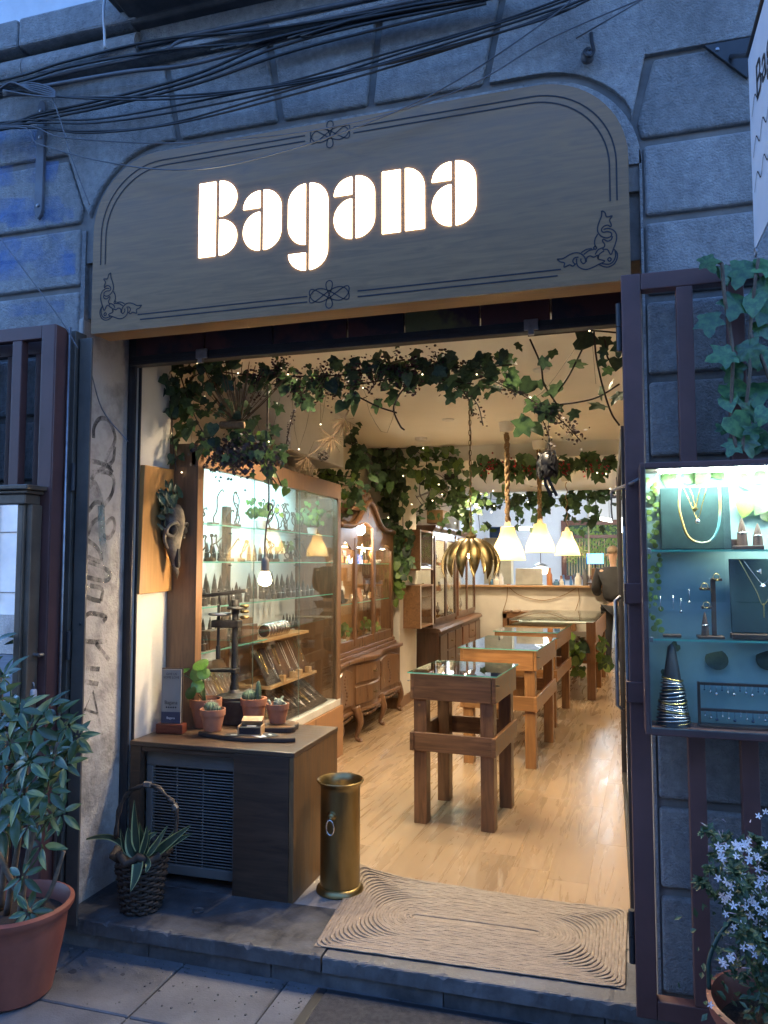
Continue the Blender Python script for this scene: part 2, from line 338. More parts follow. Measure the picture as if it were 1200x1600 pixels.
def stp(x0, x1, y0, y1, z0, z1, m, bev=.008):
    if y0 < .1:      # street edge: worn, chipped arris
        n = max(6, int((x1 - x0) / .018)); vs = []
        for i in range(n + 1):
            x = x0 + (x1 - x0) * i / n; c1, c2 = abs(random.gauss(0, .004)) + .004, abs(random.gauss(0, .004)) + .004
            if random.random() < .05: c1 += .012; c2 += .01
            vs += [(x, y0 + random.gauss(0, .0012), z0), (x, y0 + random.gauss(0, .0012), z1 - c1), (x, y0 + c2 * .5, z1 - c1 * .3), (x, y0 + c2 + .004, z1 + random.gauss(0, .0006)), (x, y1, z1), (x, y1, z0)]
        struct('step_stone', MB().add(vs, [(i * 6 + k, i * 6 + 6 + k, i * 6 + 6 + (k + 1) % 6, i * 6 + (k + 1) % 6) for i in range(n) for k in range(6)] + [(5, 4, 3, 2, 1, 0), tuple(n * 6 + k for k in range(6))]), m, step); return
    o = struct('step_stone', MB().box(x0, x1, y0, y1, z0, z1), m, step); bevel(o, bev, 3)
stp(-2.41, -1.093, .012, .405, .062, .12, STEPST, .012); stp(-1.085, .60, .012, .30, .062, .118, STEPST, .012)
for a, b in ((-2.40, -1.86), (-1.855, -1.31), (-1.305, -.62), (-.615, -.05), (-.045, .56)): stp(a, b, .03, .12, -.01, .06, STEPST)
stp(-1.40, .12, .412, .76, .06, .117, SILLST); stp(-2.27, -1.41, .412, .76, .06, .117, STEPST); stp(-1.083, .12, .305, .408, .06, .1165, SILLST)
floor = struct('shop_floor', MB().box(-2.9, 1.2, .70, 12, .02, .098), M('floor underlay', (.1, .06, .03)))
plank = mesh('floor_plank', MB().box(-.0949, .0949, -.6, .6, 0, .013), W_FLOOR)
mrot = Matrix.Rotation(R(-2.6), 4, 'Z')
for i in range(-11, 14):
    off = random.uniform(0, 1.2)
    for j in range(-1, 10):
        p = mrot @ Vector((i * .19, off + j * 1.201, 0)) + Vector((-1, .62, .1))
        if p.x < -2.65 or p.x > 1.15 or p.y > 12.2 or p.y < .2: continue
        if p.y - .6 < .72:      # the first board of a row is sawn off at the stone threshold
            y1 = p.y + .6; L = y1 - .765
            if L < .03: continue
            o = link(bpy.data.objects.new('floor_plank', mesh('floor_plank', MB().box(-.0948, .0948, -L / 2, L / 2, 0, .013), W_FLOOR)), floor); yn = .765 + L / 2; p.x += (yn - p.y) * math.tan(R(2.6)); p.y = yn
        else: o = link(bpy.data.objects.new('floor_plank', plank), floor)
        o.location = p; o.rotation_euler = (0, 0, R(-2.6)); bevel(o, .0007, 1)
struct('wall_front_left', MB().box(-2.75, -2.25, .44, .735, .1, 3.0), WALL)
struct('wall_left', MB().box(-2.9, -2.5, .735, 5.05, .1, 3.0), WALL)
struct('wall_left_rear', MB().box(-2.9, -2.3, 5.7, 9.0, .1, 3.0), WALL)
struct('column', MB().box(-2.9, -2.14, 4.98, 5.72, .1, 3.0), WALL, bev=.008)
struct('column_skirting', MB().box(-2.3, -2.125, 4.96, 5.735, .11, .22), W_CAB, bev=.004)
struct('wall_left_skirting', MB().box(-2.52, -2.485, 2.98, 4.96, .11, .2), W_CAB, bev=.004)
struct('wall_right', MB().box(1.0, 1.3, .44, 12.2, .1, 3.0), WALL)
struct('wall_front_right', MB().box(.12, 1.1, .43, .6, .1, 3.0), WALL)
struct('ceiling', MB().box(-2.9, 1.3, .44, 5.05, 2.85, 3.05), CEIL)
struct('ceiling_rear', MB().box(-2.9, 1.3, 5.0, 9.0, 2.70, 3.0), CEIL)
struct('ceiling_workshop', MB().box(-2.9, 1.3, 9.0, 12.3, 2.86, 3.05), WHITE)
struct('lintel', MB().box(-2.5, 1.1, .47, .60, 2.70, 3.0), WHITE, bev=.004)
struct('ceiling_trim', MB().box(-2.4, 1.1, .62, .72, 2.80, 2.849), WHITE, bev=.004)
struct('half_wall', MB().box(-2.35, .0, 8.8, 8.95, .1, 1.27), WALL)
struct('half_wall_skirting', MB().box(-2.3, .0, 8.775, 8.8, .112, .21), WHITE, bev=.003)
WSHOP = M('workshop wall', (.70, .74, .80), (.64, .68, .74), rough=.8, scale=2)
struct('wall_workshop_back', MB().box(-2.9, 1.3, 11.6, 11.9, .1, 3.0), WSHOP)
struct('wall_workshop_left', MB().box(-2.9, -2.3, 9.0, 11.7, .1, 3.0), WSHOP)
struct('wall_duct', MB().box(-2.5, -2.12, 2.05, 3.15, 2.42, 2.849), WHITE, bev=.006)
# ------------------------------------------------------------------ the building's street front
FAC = thing('stone_building', 'grey rusticated stone street front around the shop opening', 'building', (-1.05, .3, 0))
part(FAC, 'wall', MB().box(-9, -2.30, .07, .44, -.05, 12).box(.13, 7, .07, .43, -.05, 12).box(-2.30, .13, .09, .44, 2.745, 3.0).box(-2.30, .13, .07, .44, 3.0, 12).box(-9, -2.75, .44, .8, -.05, 12).box(-9, 7, .44, 1.2, 3.06, 12), STONE_JOINT)
part(FAC, 'roof', MB().box(-9, 7, 1.0, 13, 11.8, 12), STONE_JOINT)  # unseen roof, added to keep sky light out of the interior
part(FAC, 'jamb', MB().box(-2.31, -2.282, .055, .41, .1, 2.74), JAMB, bev=.01)
def off_sign(d, a=None):
    return rrect(-2.196 - d, .092 + d, 2.3, 3.43 + d, (.33 + d, .33 + d, 0, 0), 12)
def stone(poly, y=.05, nm='stone_block', bev=.013):
    o = part(FAC, nm, MB().prism(poly, y, .2), STONE); bevel(o, bev, 3); return o
# narrow margin of stone that frames the sign
outer = off_sign(.048); inner = off_sign(.004)
mg = outer[1:] ; ig = inner[1:]
mg = [(.14, 2.3)] + outer[1:-1]; 
po = outer[2:]; pi = inner[2:]
m_ = MB(); n_ = len(po)
m_.add([(a, .06, b) for a, b in po] + [(a, .06, b) for a, b in pi] + [(a, .12, b) for a, b in po] + [(a, .12, b) for a, b in pi],
       [(i, i + 1, n_ + i + 1, n_ + i) for i in range(n_ - 1)] + [(2 * n_ + i, 2 * n_ + i + 1, i + 1, i) for i in range(n_ - 1)] + [(n_ + i, n_ + i + 1, 3 * n_ + i + 1, 3 * n_ + i) for i in range(n_ - 1)])
part(FAC, 'stone_margin', m_, STONE)
part(FAC, 'stone_margin', MB().box(-2.305, -2.283, .06, .12, 2.3, 3.15), STONE); part(FAC, 'stone_margin', MB().box(.132, .141, .06, .12, .1, 3.15), STONE)
# left and right piers
LB = [3.51, 3.175, 2.88, 2.585, 2.29, 1.99, 1.69, 1.39, 1.09, .79, .49, .14]
for k in range(11):
    z1, z0 = LB[k] - .015, LB[k + 1] + .015
    if k == 0:
        stone([(-3.6, z0), (-2.315, z0), (-2.30, 3.255), (-2.388, z1), (-3.6, z1)]); stone([(.14, z0), (1.35, z0), (1.35, z1 - .01), (.19, z1 - .01), (.128, 3.25)])
    else:
        s = .35 if k % 2 else 0
        stone([(-2.9 - s, z0), (-2.305, z0), (-2.305, z1), (-2.9 - s, z1)]); stone([(-3.9, z0), (-2.93 - s, z0), (-2.93 - s, z1), (-3.9, z1)])
        stone([(.148, z0), (.95 + s, z0), (.95 + s, z1), (.148, z1)]); stone([(.98 + s, z0), (2.2, z0), (2.2, z1), (.98 + s, z1)])
cur = [(a, b) for a, b in off_sign(.078) if b > 3.2]
cr = [(min(p[0], .108), p[1]) for p in cur if p[0] > -1 and p[1] > 3.27]; cl = [p for p in cur if p[0] < -1]
T = 3.875
stone([(-3.6, 3.53), (-2.395, 3.53), (-2.30, 3.275)] + cl[::-1] + [(-1.823, 3.508), (-1.893, T), (-3.6, T)])
stone([(-1.795, 3.508), (-1.327, 3.508), (-1.385, T), (-1.863, T)]); stone([(-1.297, 3.508), (-.927, 3.508), (-.887, T), (-1.355, T)])
stone([(-.897, 3.508), (-.45, 3.508), (-.372, T), (-.857, T)])
stone([(-.42, 3.508)] + cr[::-1] + [(.108, 3.27), (.160, 3.507), (1.6, 3.507), (1.6, T), (-.342, T)])
# cornice, moulding, pale wall above, balcony slab
for a, b in ((-5.2, -3.4), (-3.39, -2.63), (-2.62, -1.98)): part(FAC, 'cornice_stone', MB().box(a, b, -.03, .2, 4.045, 4.185), STONE, bev=.012)
part(FAC, 'cornice_moulding', MB().tube([(-5.2, .055, 3.965), (-2.62, .055, 3.965)], .068, 16).tube([(-2.615, .055, 3.965), (-2.0, .055, 3.965)], .068, 16), STONE, smooth='auto')
part(FAC, 'cornice_fillet', MB().box(-5.2, 1.8, .0, .2, 3.885, 3.905).box(-2.0, 3, .03, .2, 3.905, 4.04), STONE, bev=.004)
part(FAC, 'upper_wall', MB().box(-5.2, 3, .03, .3, 4.19, 6.5), PLASTER_PALE)
SLATE = M('balcony slab', (.10, .095, .09), (.055, .053, .052), rough=.8, scale=6, bump=.4)
part(FAC, 'balcony_slab', MB().prism([(-.02, 4.035), (.1, 4.035), (.1, 4.2), (-.24, 4.2), (-.24, 4.14), (-.19, 4.09), (-.15, 4.06), (-.02, 4.055)], -2.02, 1.9, 'x').box(-2.07, -1.96, -.26, .02, 4.09, 4.2), SLATE, bev=.012)
# ------------------------------------------------------------------ house across the street, seen only in the mirror and the glass
OP = thing('opposite_house', 'pale house across the street seen in mirror', 'building', (-2, -9, 0))
OPW = M('opposite render', (.60, .60, .58), (.5, .5, .49), rough=.9, scale=2)
part(OP, 'wall', MB().box(-14, 12, -9.4, -9, 0, 7.5), OPW)
part(OP, 'plinth', MB().box(-14, 12, -9, -8.95, 0, .7), STONE)
for i in range(8):
    for j in range(2):
        x = -12 + i * 3.1; z = 1.1 + j * 3.2
        o = part(OP, 'window', MB().box(x, x + 1.1, -9, -8.96, z, z + 1.9), IRON_DK)
        part(OP, 'window_frame', MB().box(x - .12, x, -9, -8.9, z - .1, z + 2).box(x + 1.1, x + 1.22, -9, -8.9, z - .1, z + 2).box(x - .12, x + 1.22, -9, -8.9, z + 1.9, z + 2.05).box(x - .15, x + 1.25, -9, -8.85, z - .12, z), WHITE)
for k in range(1, 7): part(OP, 'joint', MB().box(-14, 12, -9, -8.985, k * 1.1 - .01, k * 1.1 + .01), STONE_JOINT)
# ================================================================== SIGN
SG = thing('shop_sign', 'wide wooden shop sign with lit stencil letters above the opening', 'shop sign', (-1.052, 0, 2.64))
rr_ = rrect(-2.196, .092, 2.64, 3.43, (.33, .33, .004, .004), 16)
part(SG, 'board', MB().prism(rr_, 0, .045), SIGNW)
part(SG, 'board_edge', MB().prism(rrect(-2.193, .089, 2.643, 3.427, (.327, .327, .004, .004), 16), .0455, .125), SIGNEDGE)
def inlay(pts_xz, wd=.004, nm='engraved_line', closed=False):
    return [Vector((a, -.0012, b)) for a, b in pts_xz]
def gro(curves, nm, wd=.0055):
    m = MB()
    for c in curves: m.ribbon([(a, -.0012, b) for a, b in c], wd)
    return part(SG, nm, m, ENGRAVE)
def arcs(ins, x0, x1):   # border line: up the side, round the corner, along the top
    xl, xr, zt = -2.196 + ins, .092 - ins, 3.43 - ins; r = .33 - ins * .6
    L = [(xl, 2.95)] + [(xl + r - r * math.cos(R(a)), zt - r + r * math.sin(R(a))) for a in range(0, 91, 6)] + [(x0, zt)]
    Q = [(xr, 2.94)] + [(xr - r + r * math.cos(R(a)), zt - r + r * math.sin(R(a))) for a in range(0, 91, 6)] + [(x1, zt)]
    return L, Q
for ins in (.042, .066):
    a, b = arcs(ins, -1.175, -.965); gro([a], 'engraved_line'); gro([b], 'engraved_line')
for z, dx in ((2.683, 0), (2.706, -.012)):
    gro([[(-1.945 + dx, z), (-1.16, z)]], 'engraved_line'); gro([[(-.945, z), (-.165 - dx, z)]], 'engraved_line')
for cz in (3.375, 2.705):
    cx = -1.066; K = [k * math.pi * 2 / 48 for k in range(49)]
    gro([[(cx + .086 * math.sin(t), cz + .028 * math.sin(2 * t + .55)) for t in K], [(cx + .086 * math.sin(t), cz - .028 * math.sin(2 * t + .55)) for t in K],
         [(cx + .014 * math.sin(2 * t), cz + .057 * math.sin(t)) for t in K]], 'knot_ornament', .0045)
ORN = ["800,95 800,170 770,250 740,340 740,420 790,490 880,520 950,490 950,440 890,420 830,430 800,410 805,370 850,330 900,320 940,345 950,310 925,240 965,175 880,190 850,120 800,95",
       "830,385 900,370 970,390 1020,440 1035,520 1015,610 985,690 945,780 890,700 820,700 850,630 815,570 830,540 890,570 950,545 970,490",
       "740,460 700,530 690,610 710,660", "725,675 700,700 675,675 700,650 725,675", "955,855 925,885 895,855 925,825 955,855",
       "985,690 1040,750 1045,830 1000,920 920,970 840,970 760,935", "1010,720 1020,800 980,890 910,930 800,920",
       "105,850 200,840 300,780 400,750 480,770 540,830 545,900 510,920 475,880 480,840", "105,850 150,890 220,910 215,975 300,940 350,960 400,920",
       "440,820 380,830 350,880 380,930", "410,840 410,900 430,960 490,1000 570,1010 660,980 750,935 850,880 750,850 740,790 680,820 620,800 570,830 560,900",
       "480,750 560,700 650,685", "520,780 600,720 680,700", "700,780 740,710 820,670", "745,850 760,780 840,720"]
cs = []
for s in ORN:
    p3 = [PY(860 + float(a) * .1, 320 + float(b) * .1, 0) for a, b in (q.split(',') for q in s.split())]
    cs.append([(q.x, q.z) for q in spline(p3, 4)])
gro(cs, 'corner_ornament', .005); gro([[(2 * -1.052 - a, b) for a, b in c][::-1] for c in cs], 'corner_ornament', .005)
g_ = .0; xb, xm, xt, xd = 2.925, 3.180, 3.249, 2.817   # baseline, x-height, cap height, descender
def glyph(pieces):
    for x0, x1, z0, z1, r in pieces:
        o = part(SG, 'lit_letter_piece', MB().prism(rrect(x0, x1, z0, z1, r, 10), -.004, .0), LETTER)
def ga(x): w1, w2 = .076, .079; xr = x + w1 + .0175; glyph([(x, x + w1, 3.108, xm, ((w1, .072), 0, 0, 0)), (x, x + w1, xb, 3.089, ((w1, .082), 0, 0, (w1, .082))), (xr, xr + w2, xb, xm + .001, (0, (w2, .078), (w2, .078), 0))])
glyph([(-1.661, -1.583, xb, xt, (0, 0, 0, 0)), (-1.564, -1.484, 3.0945, xt, (0, (.08, .077), (.08, .077), 0)), (-1.564, -1.482, xb, 3.079, (0, (.08, .077), (.08, .077), 0))])
ga(-1.452)
glyph([(-1.247, -1.171, xb, xm, ((.076, .08), 0, 0, (.076, .08))), (-1.245, -1.169, xd, 2.889, (0, 0, 0, (.076, .072))), (-1.152, -1.073, xd, xm, (0, (.079, .08), (.079, .08), 0))])
ga(-1.046)
glyph([(-.842, -.767, xb + .002, xm, (0, 0, 0, 0)), (-.747, -.669, xb + .003, xm + .001, (0, (.078, .085), 0, 0))])
ga(-.639)
# ================================================================== ROLLER SHUTTER ROLLED UP BEHIND THE SIGN
SH = thing('roller_shutter', 'rolled-up painted steel shutter under the sign', 'shutter', (-1.1, .42, 2.6))
SH1 = M('shutter paint', (.10, .035, .032), (.028, .022, .03), rough=.5, scale=3.0, lo=.44, hi=.54, rnd=7, bump=.2)
SH2 = M('shutter paint yellow', (.17, .15, .05), (.06, .03, .04), rough=.5, scale=2.2, lo=.5, hi=.56, rnd=5, bump=.2)
xs_ = [-2.25, -1.86, -1.50, -1.13, -.86, -.52, -.22, .14]
for i in range(7): part(SH, 'slat', MB().box(xs_[i] + .004, xs_[i + 1] - .004, .40, .425, 2.648, 2.78), SH2 if i == 4 else SH1, bev=.004)
part(SH, 'bottom_bar', MB().box(-2.27, .14, .395, .43, 2.622, 2.648).box(-2.27, .14, .385, .44, 2.60, 2.621), IRON_DK, bev=.003)
for x in (-1.86, -.30): part(SH, 'lock_tab', MB().box(x - .03, x + .03, .372, .384, 2.603, 2.65).box(x - .012, x + .012, .36, .384, 2.58, 2.602), STEEL, bev=.003)
part(SH, 'guide_rail', MB().box(-2.281, -2.262, .40, .455, .12, 2.75).box(-2.262, -2.238, .40, .412, .12, 2.75).box(-2.262, -2.238, .443, .455, .12, 2.75), IRON_DK, bev=.002)
part(SH, 'guide_rail', MB().box(.10, .13, .40, .455, .12, 2.75), IRON_DK, bev=.002)
# ================================================================== LEFT GATE (two folded leaves) AND POSTS
def gate(name, label, x0, x1, y, z0, z1, bars, sw=.07, bw=.05, d=.045, rail=.06, mid=()):
    g = thing(name, label, 'gate', ((x0 + x1) / 2, y, z0))
    part(g, 'stile', MB().box(x0, x0 + sw, y, y + d, z0, z1), IRON, bev=.004); part(g, 'stile', MB().box(x1 - sw, x1, y, y + d, z0, z1), IRON, bev=.004)
    for a, b in ((z0, z0 + rail), (z1 - rail, z1)) + tuple(mid): part(g, 'rail', MB().box(x0 + sw, x1 - sw, y + .001, y + d - .001, a, b), IRON, bev=.004)
    for b in bars: part(g, 'bar', MB().box(b, b + bw, y + .002, y + d - .002, z0 + rail, z1 - rail), IRON, bev=.003)
    return g
G1 = gate('iron_gate', 'maroon iron gate leaf with vertical bars behind the mirror', -3.12, -2.285, -.12, .10, 2.66, [-2.51 - .155 * k for k in range(4)])
G2 = gate('iron_gate', 'inner maroon gate leaf folded against the stone behind the front leaf', -3.10, -2.31, -.035, .12, 2.62, [-2.46 - .155 * k for k in range(4)])
part(G1, 'closing_plate', MB().box(-2.2845, -2.279, -.118, -.03, .11, 2.655), IRON, bev=.001)
part(G2, 'hinge_bar', MB().tube([(-2.262, -.055, .14), (-2.262, -.055, 2.66)], .006, 8), STEEL, smooth=True)
GP = thing('gate_post', 'grey brown steel gate post at the left of the opening', 'post', (-2.22, 0, .1))
part(GP, 'angle_post', MB().box(-2.288, -2.255, -.025, .05, .1, 2.655), POSTM, bev=.003)
part(GP, 'flat_post', MB().box(-2.243, -2.18, -.012, .0, .1, 2.62).box(-2.243, -2.231, .0, .05, .1, 2.62), POSTM, bev=.003)
for z in (.55, 1.27, 2.0): part(GP, 'hinge', MB().tube([(-2.249, -.024, z - .06), (-2.249, -.024, z + .06)], .011, 10), IRON_DK, smooth='auto')
part(GP, 'bolt', MB().lathe([(.001, 0), (.006, 0), (.006, .004), (.001, .005)], (-2.2, -.012, 1.36), 10, axis=(0, -1, 0)), BLACKM)
# ================================================================== RIGHT GATE
G3 = gate('iron_gate', 'open maroon gate leaf at the right that carries the lit display case', .055, .93, -.085, .135, 2.63, [.235, .395, .555, .715], sw=.065, bw=.053, d=.05)
for z in (.38, 2.45): part(G3, 'hinge', MB().tube([(.047, -.06, z - .085), (.047, -.06, z)], .012, 10).tube([(.047, -.06, z + .003), (.047, -.06, z + .085)], .012, 10), BLACKM, smooth='auto')
for z in (1.52, 1.19): part(G3, 'clamp', MB().box(.045, .11, -.10, -.085, z - .035, z + .035).box(.045, .052, -.10, -.03, z - .035, z + .035), IRON, bev=.003)
part(G3, 'latch_bar', MB().box(.044, .054, -.05, -.035, 1.15, 1.75), STEEL, bev=.002)
# ------------------------------------------------------------------ glazed door standing open inside the right jamb
DR = thing('glass_door', 'dark framed glass door standing open along the right', 'door', (.06, 1.6, .14))
part(DR, 'stile', MB().box(.055, .085, .62, .70, .14, 2.22), IRON_DK, bev=.003); part(DR, 'stile', MB().box(.05, .082, 2.66, 2.74, .14, 2.22), IRON_DK, bev=.003)
part(DR, 'rail', MB().box(.054, .084, .70, 2.66, .14, .22), IRON_DK, bev=.003); part(DR, 'rail', MB().box(.054, .084, .70, 2.66, 2.14, 2.22), IRON_DK, bev=.003)
part(DR, 'pane', MB().box(.066, .072, .70, 2.66, .22, 2.14), GLASS('door glass', (.25, .28, .32), .12))
part(DR, 'pull_handle', MB().tube([(.045, .9, .95), (.02, .9, .97), (.02, .9, 1.45), (.045, .9, 1.47)], .009, 8), STEEL, smooth=True)
# ================================================================== MIRROR
MR = thing('wall_mirror', 'brown framed mirror hung on the left gate', 'mirror', (-2.6, -.19, 1.0))
part(MR, 'glass', MB().box(-3.02, -2.375, -.19, -.186, .95, 1.87), MIRROR)
part(MR, 'frame', MB().box(-2.378, -2.345, -.205, -.14, .93, 1.87).box(-2.345, -2.318, -.19, -.125, .93, 1.87).box(-3.05, -3.02, -.205, -.14, .93, 1.87).box(-3.05, -2.32, -.205, -.13, .88, .93), FRAME_M, bev=.006)
part(MR, 'cornice', MB().box(-3.07, -2.33, -.215, -.125, 1.87, 1.912).box(-3.08, -2.315, -.225, -.122, 1.913, 1.928).box(-3.10, -2.30, -.24, -.12, 1.929, 1.95), FRAME_M, bev=.005)
PL = thing('padlock', 'white padlock hanging on the left gate', 'padlock', (-2.325, -.145, 1.06))
part(PL, 'body', MB().box(-2.345, -2.305, -.165, -.135, 1.05, 1.10), M('white lock body', (.6, .6, .62)), bev=.008)
part(PL, 'shackle', MB().tube([(-2.337, -.15, 1.10)] + [(-2.325 - .012 * math.cos(R(a)), -.15, 1.115 + .012 * math.sin(R(a))) for a in range(0, 181, 30)] + [(-2.313, -.15, 1.10)], .004, 8), STEEL, smooth=True)
single('gate_bolt', 'short steel bolt on the left gate above the padlock', 'bolt', MB().tube([(-2.36, -.15, 1.245), (-2.29, -.15, 1.24)], .008, 8).tube([(-2.295, -.15, 1.24), (-2.295, -.125, 1.24)], .008, 8), STEEL, smooth='auto')
# ================================================================== WALL FITTINGS
ST = thing('iron_strap', 'painted iron strap bolted to the stone left of the sign', 'bracket', (-2.53, .04, 3.2))
part(ST, 'plate', MB().prism([(-2.552, 3.27), (-2.545, 3.245), (-2.53, 3.225), (-2.515, 3.245), (-2.508, 3.27), (-2.508, 3.77), (-2.52, 3.80), (-2.54, 3.80), (-2.552, 3.77)], .03, .048), M('blue grey strap', (.13, .135, .15), (.08, .08, .09), rough=.55), bev=.003)
for z in (3.29, 3.62, 3.70, 3.75): part(ST, 'rivet', MB().lathe([(.009, 0), (.008, .005), (.001, .008)], (-2.53, .03, z), 10, axis=(0, -1, 0)), STEEL, smooth='auto')
HK = thing('iron_hook', 'curled iron hook on the stone above the sign', 'hook', (-.03, .03, 3.5))
part(HK, 'arm', MB().tube(spline([(-.03, .05, 3.63), (-.028, .03, 3.58), (-.022, .01, 3.53), (-.035, -.01, 3.50), (-.055, -.005, 3.52), (-.045, .005, 3.54), (-.032, 0, 3.53)], 5), .007, 8), IRON_DK, smooth=True)
part(HK, 'insulator', MB().lathe([(.012, 0), (.024, .008), (.024, .03), (.014, .04)], (-.045, .04, 3.52), 14, axis=(0, -1, 0)), CABLE_G, smooth='auto')
# ------------------------------------------------------------------ hanging banner at the right edge
BN = thing('hanging_banner', 'white vertical banner with dark lettering at the upper right edge', 'banner', (.45, -.3, 2.58))
BM = M('banner cloth', (.55, .62, .70), (.5, .57, .65), rough=.6)
part(BN, 'cloth', MB().prism([(-.30, 2.585), (-.96, 2.585), (-.96, 3.20), (-.30, 3.20)], .446, .449, 'x'), BM); part(BN, 'arm', MB().tube([(.45, .03, 3.43), (.447, -.30, 3.215), (.447, -.98, 3.215)], .008, 8), BLACKM, smooth=True)
part(BN, 'bracket', MB().prism([(.36, 3.49), (.62, 3.49), (.50, 3.34)], .03, .045), BLACKM, bev=.002)
part(BN, 'screw', MB().lathe([(.008, 0), (.006, .004), (.001, .005)], (.405, .03, 3.465), 10, axis=(0, -1, 0)), STEEL)
part(BN, 'ring', MB().tube([(.447, -.31 + .012 * math.cos(t * .5236), 2.575 + .014 * math.sin(t * .5236)) for t in range(12)], .003, 6, close=True), STEEL, smooth=True)
def text_mesh(txt, size, depth=.0):
    cu = bpy.data.curves.new('txt', 'FONT'); cu.body = txt; cu.size = size; cu.align_x = 'CENTER'; cu.extrude = depth
    o = bpy.data.objects.new('txt', cu); COL.objects.link(o); bpy.context.view_layer.update()
    me = bpy.data.meshes.new_from_object(o); bpy.data.objects.remove(o); bpy.data.curves.remove(cu)
    m = MB(); m.add([tuple(v.co) for v in me.vertices], [tuple(p.vertices) for p in me.polygons]); bpy.data.meshes.remove(me); return m
t_ = text_mesh('Bagana', .16)
t_.tf(Matrix.Translation((.4445, -.63, 2.99)) @ Matrix.Rotation(R(-90), 4, 'Z') @ Matrix.Rotation(R(90), 4, 'X')); part(BN, 'lettering', t_, ENGRAVE)
m_ = MB()
for z0 in (3.08, 2.95, 2.84): m_.ribbon(spline([(.4445, -.34 - .05 * k, z0 - .08 + (.03 if k % 2 else -.01)) for k in range(11)], 4), .005, Vector((-1, 0, 0)))
part(BN, 'flourish', m_, ENGRAVE)
# ================================================================== OVERHEAD CABLES
def cab(pts, y, r, m, label, name='overhead_cable', group='cables strung over the shop front', nn=6):
    q = [PY(u, v, y if not isinstance(y, list) else y[i]) for i, (u, v) in enumerate(pts)]
    if pts[0][0] <= -10 and name != 'cable_loop': q = [q[0] + Vector((-1.6, .01, .06 - .02 * (len(pts) % 3)))] + q      # the run goes on along the street
    return single(name, label, 'cable', MB().tube(spline(q, nn), r, 6), m, group, smooth=True)
CB = 'dark cable strung above the shop sign among others'
for i, pts in enumerate([
    [(-20, 130), (100, 97), (250, 62), (420, 45), (640, 8), (760, -25)], [(-20, 138), (110, 104), (260, 78), (430, 62), (650, 20), (800, -20)],
    [(-20, 200), (60, 178), (160, 156), (300, 118), (420, 68), (520, 40), (700, 5), (800, -18)], [(-20, 203), (60, 182), (170, 160), (310, 122), (430, 75), (560, 40), (720, 8), (820, -15)],
    [(-20, 207), (70, 186), (180, 163), (310, 130), (440, 85), (580, 48), (760, 5)],
    [(-20, 194), (150, 186), (300, 160), (450, 128), (600, 85), (760, 40), (900, -10)], [(-20, 199), (150, 192), (300, 170), (470, 132), (620, 85), (800, 30), (920, -12)],
    [(-20, 203), (130, 205), (250, 196), (420, 150), (600, 98), (740, 55), (880, 10), (930, -8)], [(-20, 204), (140, 208), (280, 192), (450, 150), (620, 102), (760, 58), (900, 10)],
    [(-10, 146), (60, 150), (160, 152), (300, 148), (420, 135), (560, 108), (640, 92), (800, 45), (920, -5)],
    [(0, 132), (80, 150), (220, 156), (340, 148), (520, 120), (700, 72), (850, 30), (940, -10)]]):
    cab(pts, [-.015 - .004 * i - .008 * math.sin(k * 2.1 + i) for k in range(len(pts))], .0042 if i > 4 else .006, CABLE, CB)
for pts, yy, lb in (([(-10, 198), (100, 215), (260, 224), (430, 212), (560, 190), (680, 155), (760, 120), (860, 60), (1010, -5)], -.075, 'slack dark cable sagging across the top edge of the sign'),
                    ([(-10, 200), (60, 225), (140, 248), (240, 264), (330, 262), (430, 240), (540, 205), (640, 165), (740, 110), (870, 20), (900, -10)], -.09, 'thin pale cable sagging across the sign board'),
                    ([(80, 148), (95, 190), (115, 255), (140, 320)], -.07, 'thin cable dropping from the bundle to the sign corner'),
                    ([(0, 372), (40, 425), (95, 500), (122, 545)], -.10, 'thin cable slanting down the stone to the left gate'),
                    ([(122, 545), (140, 575), (160, 640), (200, 690)], .1, 'thin cable slanting down the graffitied jamb'),
                    ([(900, 60), (1020, -10)], -.05, 'short dark cable at the upper right of the bundle')):
    cab(pts, yy, .0028, CABLE_G, lb, group=None)
for i, (pts, r) in enumerate((([(-20, 120), (40, 108), (180, 80), (420, 30), (640, -15)], .011), ([(-20, 127), (40, 116), (200, 92), (430, 45), (650, 0)], .009), ([(30, 132), (130, 108), (250, 82), (290, 62), (420, 42)], .008), ([(60, 136), (200, 112), (300, 100), (450, 60), (640, 15)], .009))):
    cab(pts, .02 - .01 * i, r, CABLE_G, 'grey conduit running along under the cornice, %s' % ('topmost', 'second from top', 'third from top', 'lowest')[i], 'cable_conduit', 'grey conduits under the cornice')
cab([(165, -20), (162, 20), (163, 48), (164, 75)], -.06, .006, CABLE_W, 'white cable end hanging below the cornice', 'hanging_cable', None)
for i in range(5):
    cab([(-12 + 3 * i, 150 - 3 * i), (20, 137 - 2 * i), (50, 130 + 3 * i), (80, 138 + 3 * i), (84, 148 + i), (50, 149), (5, 149 - 2 * i)], -.03 - .012 * i, .0042, CABLE_G, 'coiled loop of grey cable at the upper left', 'cable_loop', 'loops of the cable coil')
for i in range(9):
    cab([(330 + 20 * i, 78 - 3 * i), (450 + 20 * i, 55 - 5 * i), (620 + 10 * i, 22 - 3 * i), (860, -25 + i)], [-.02 - .006 * (i % 4)] * 4, .006, CABLE, 'dark cable in the thick bundle under the balcony', 'overhead_cable', 'cable bundle under the balcony')
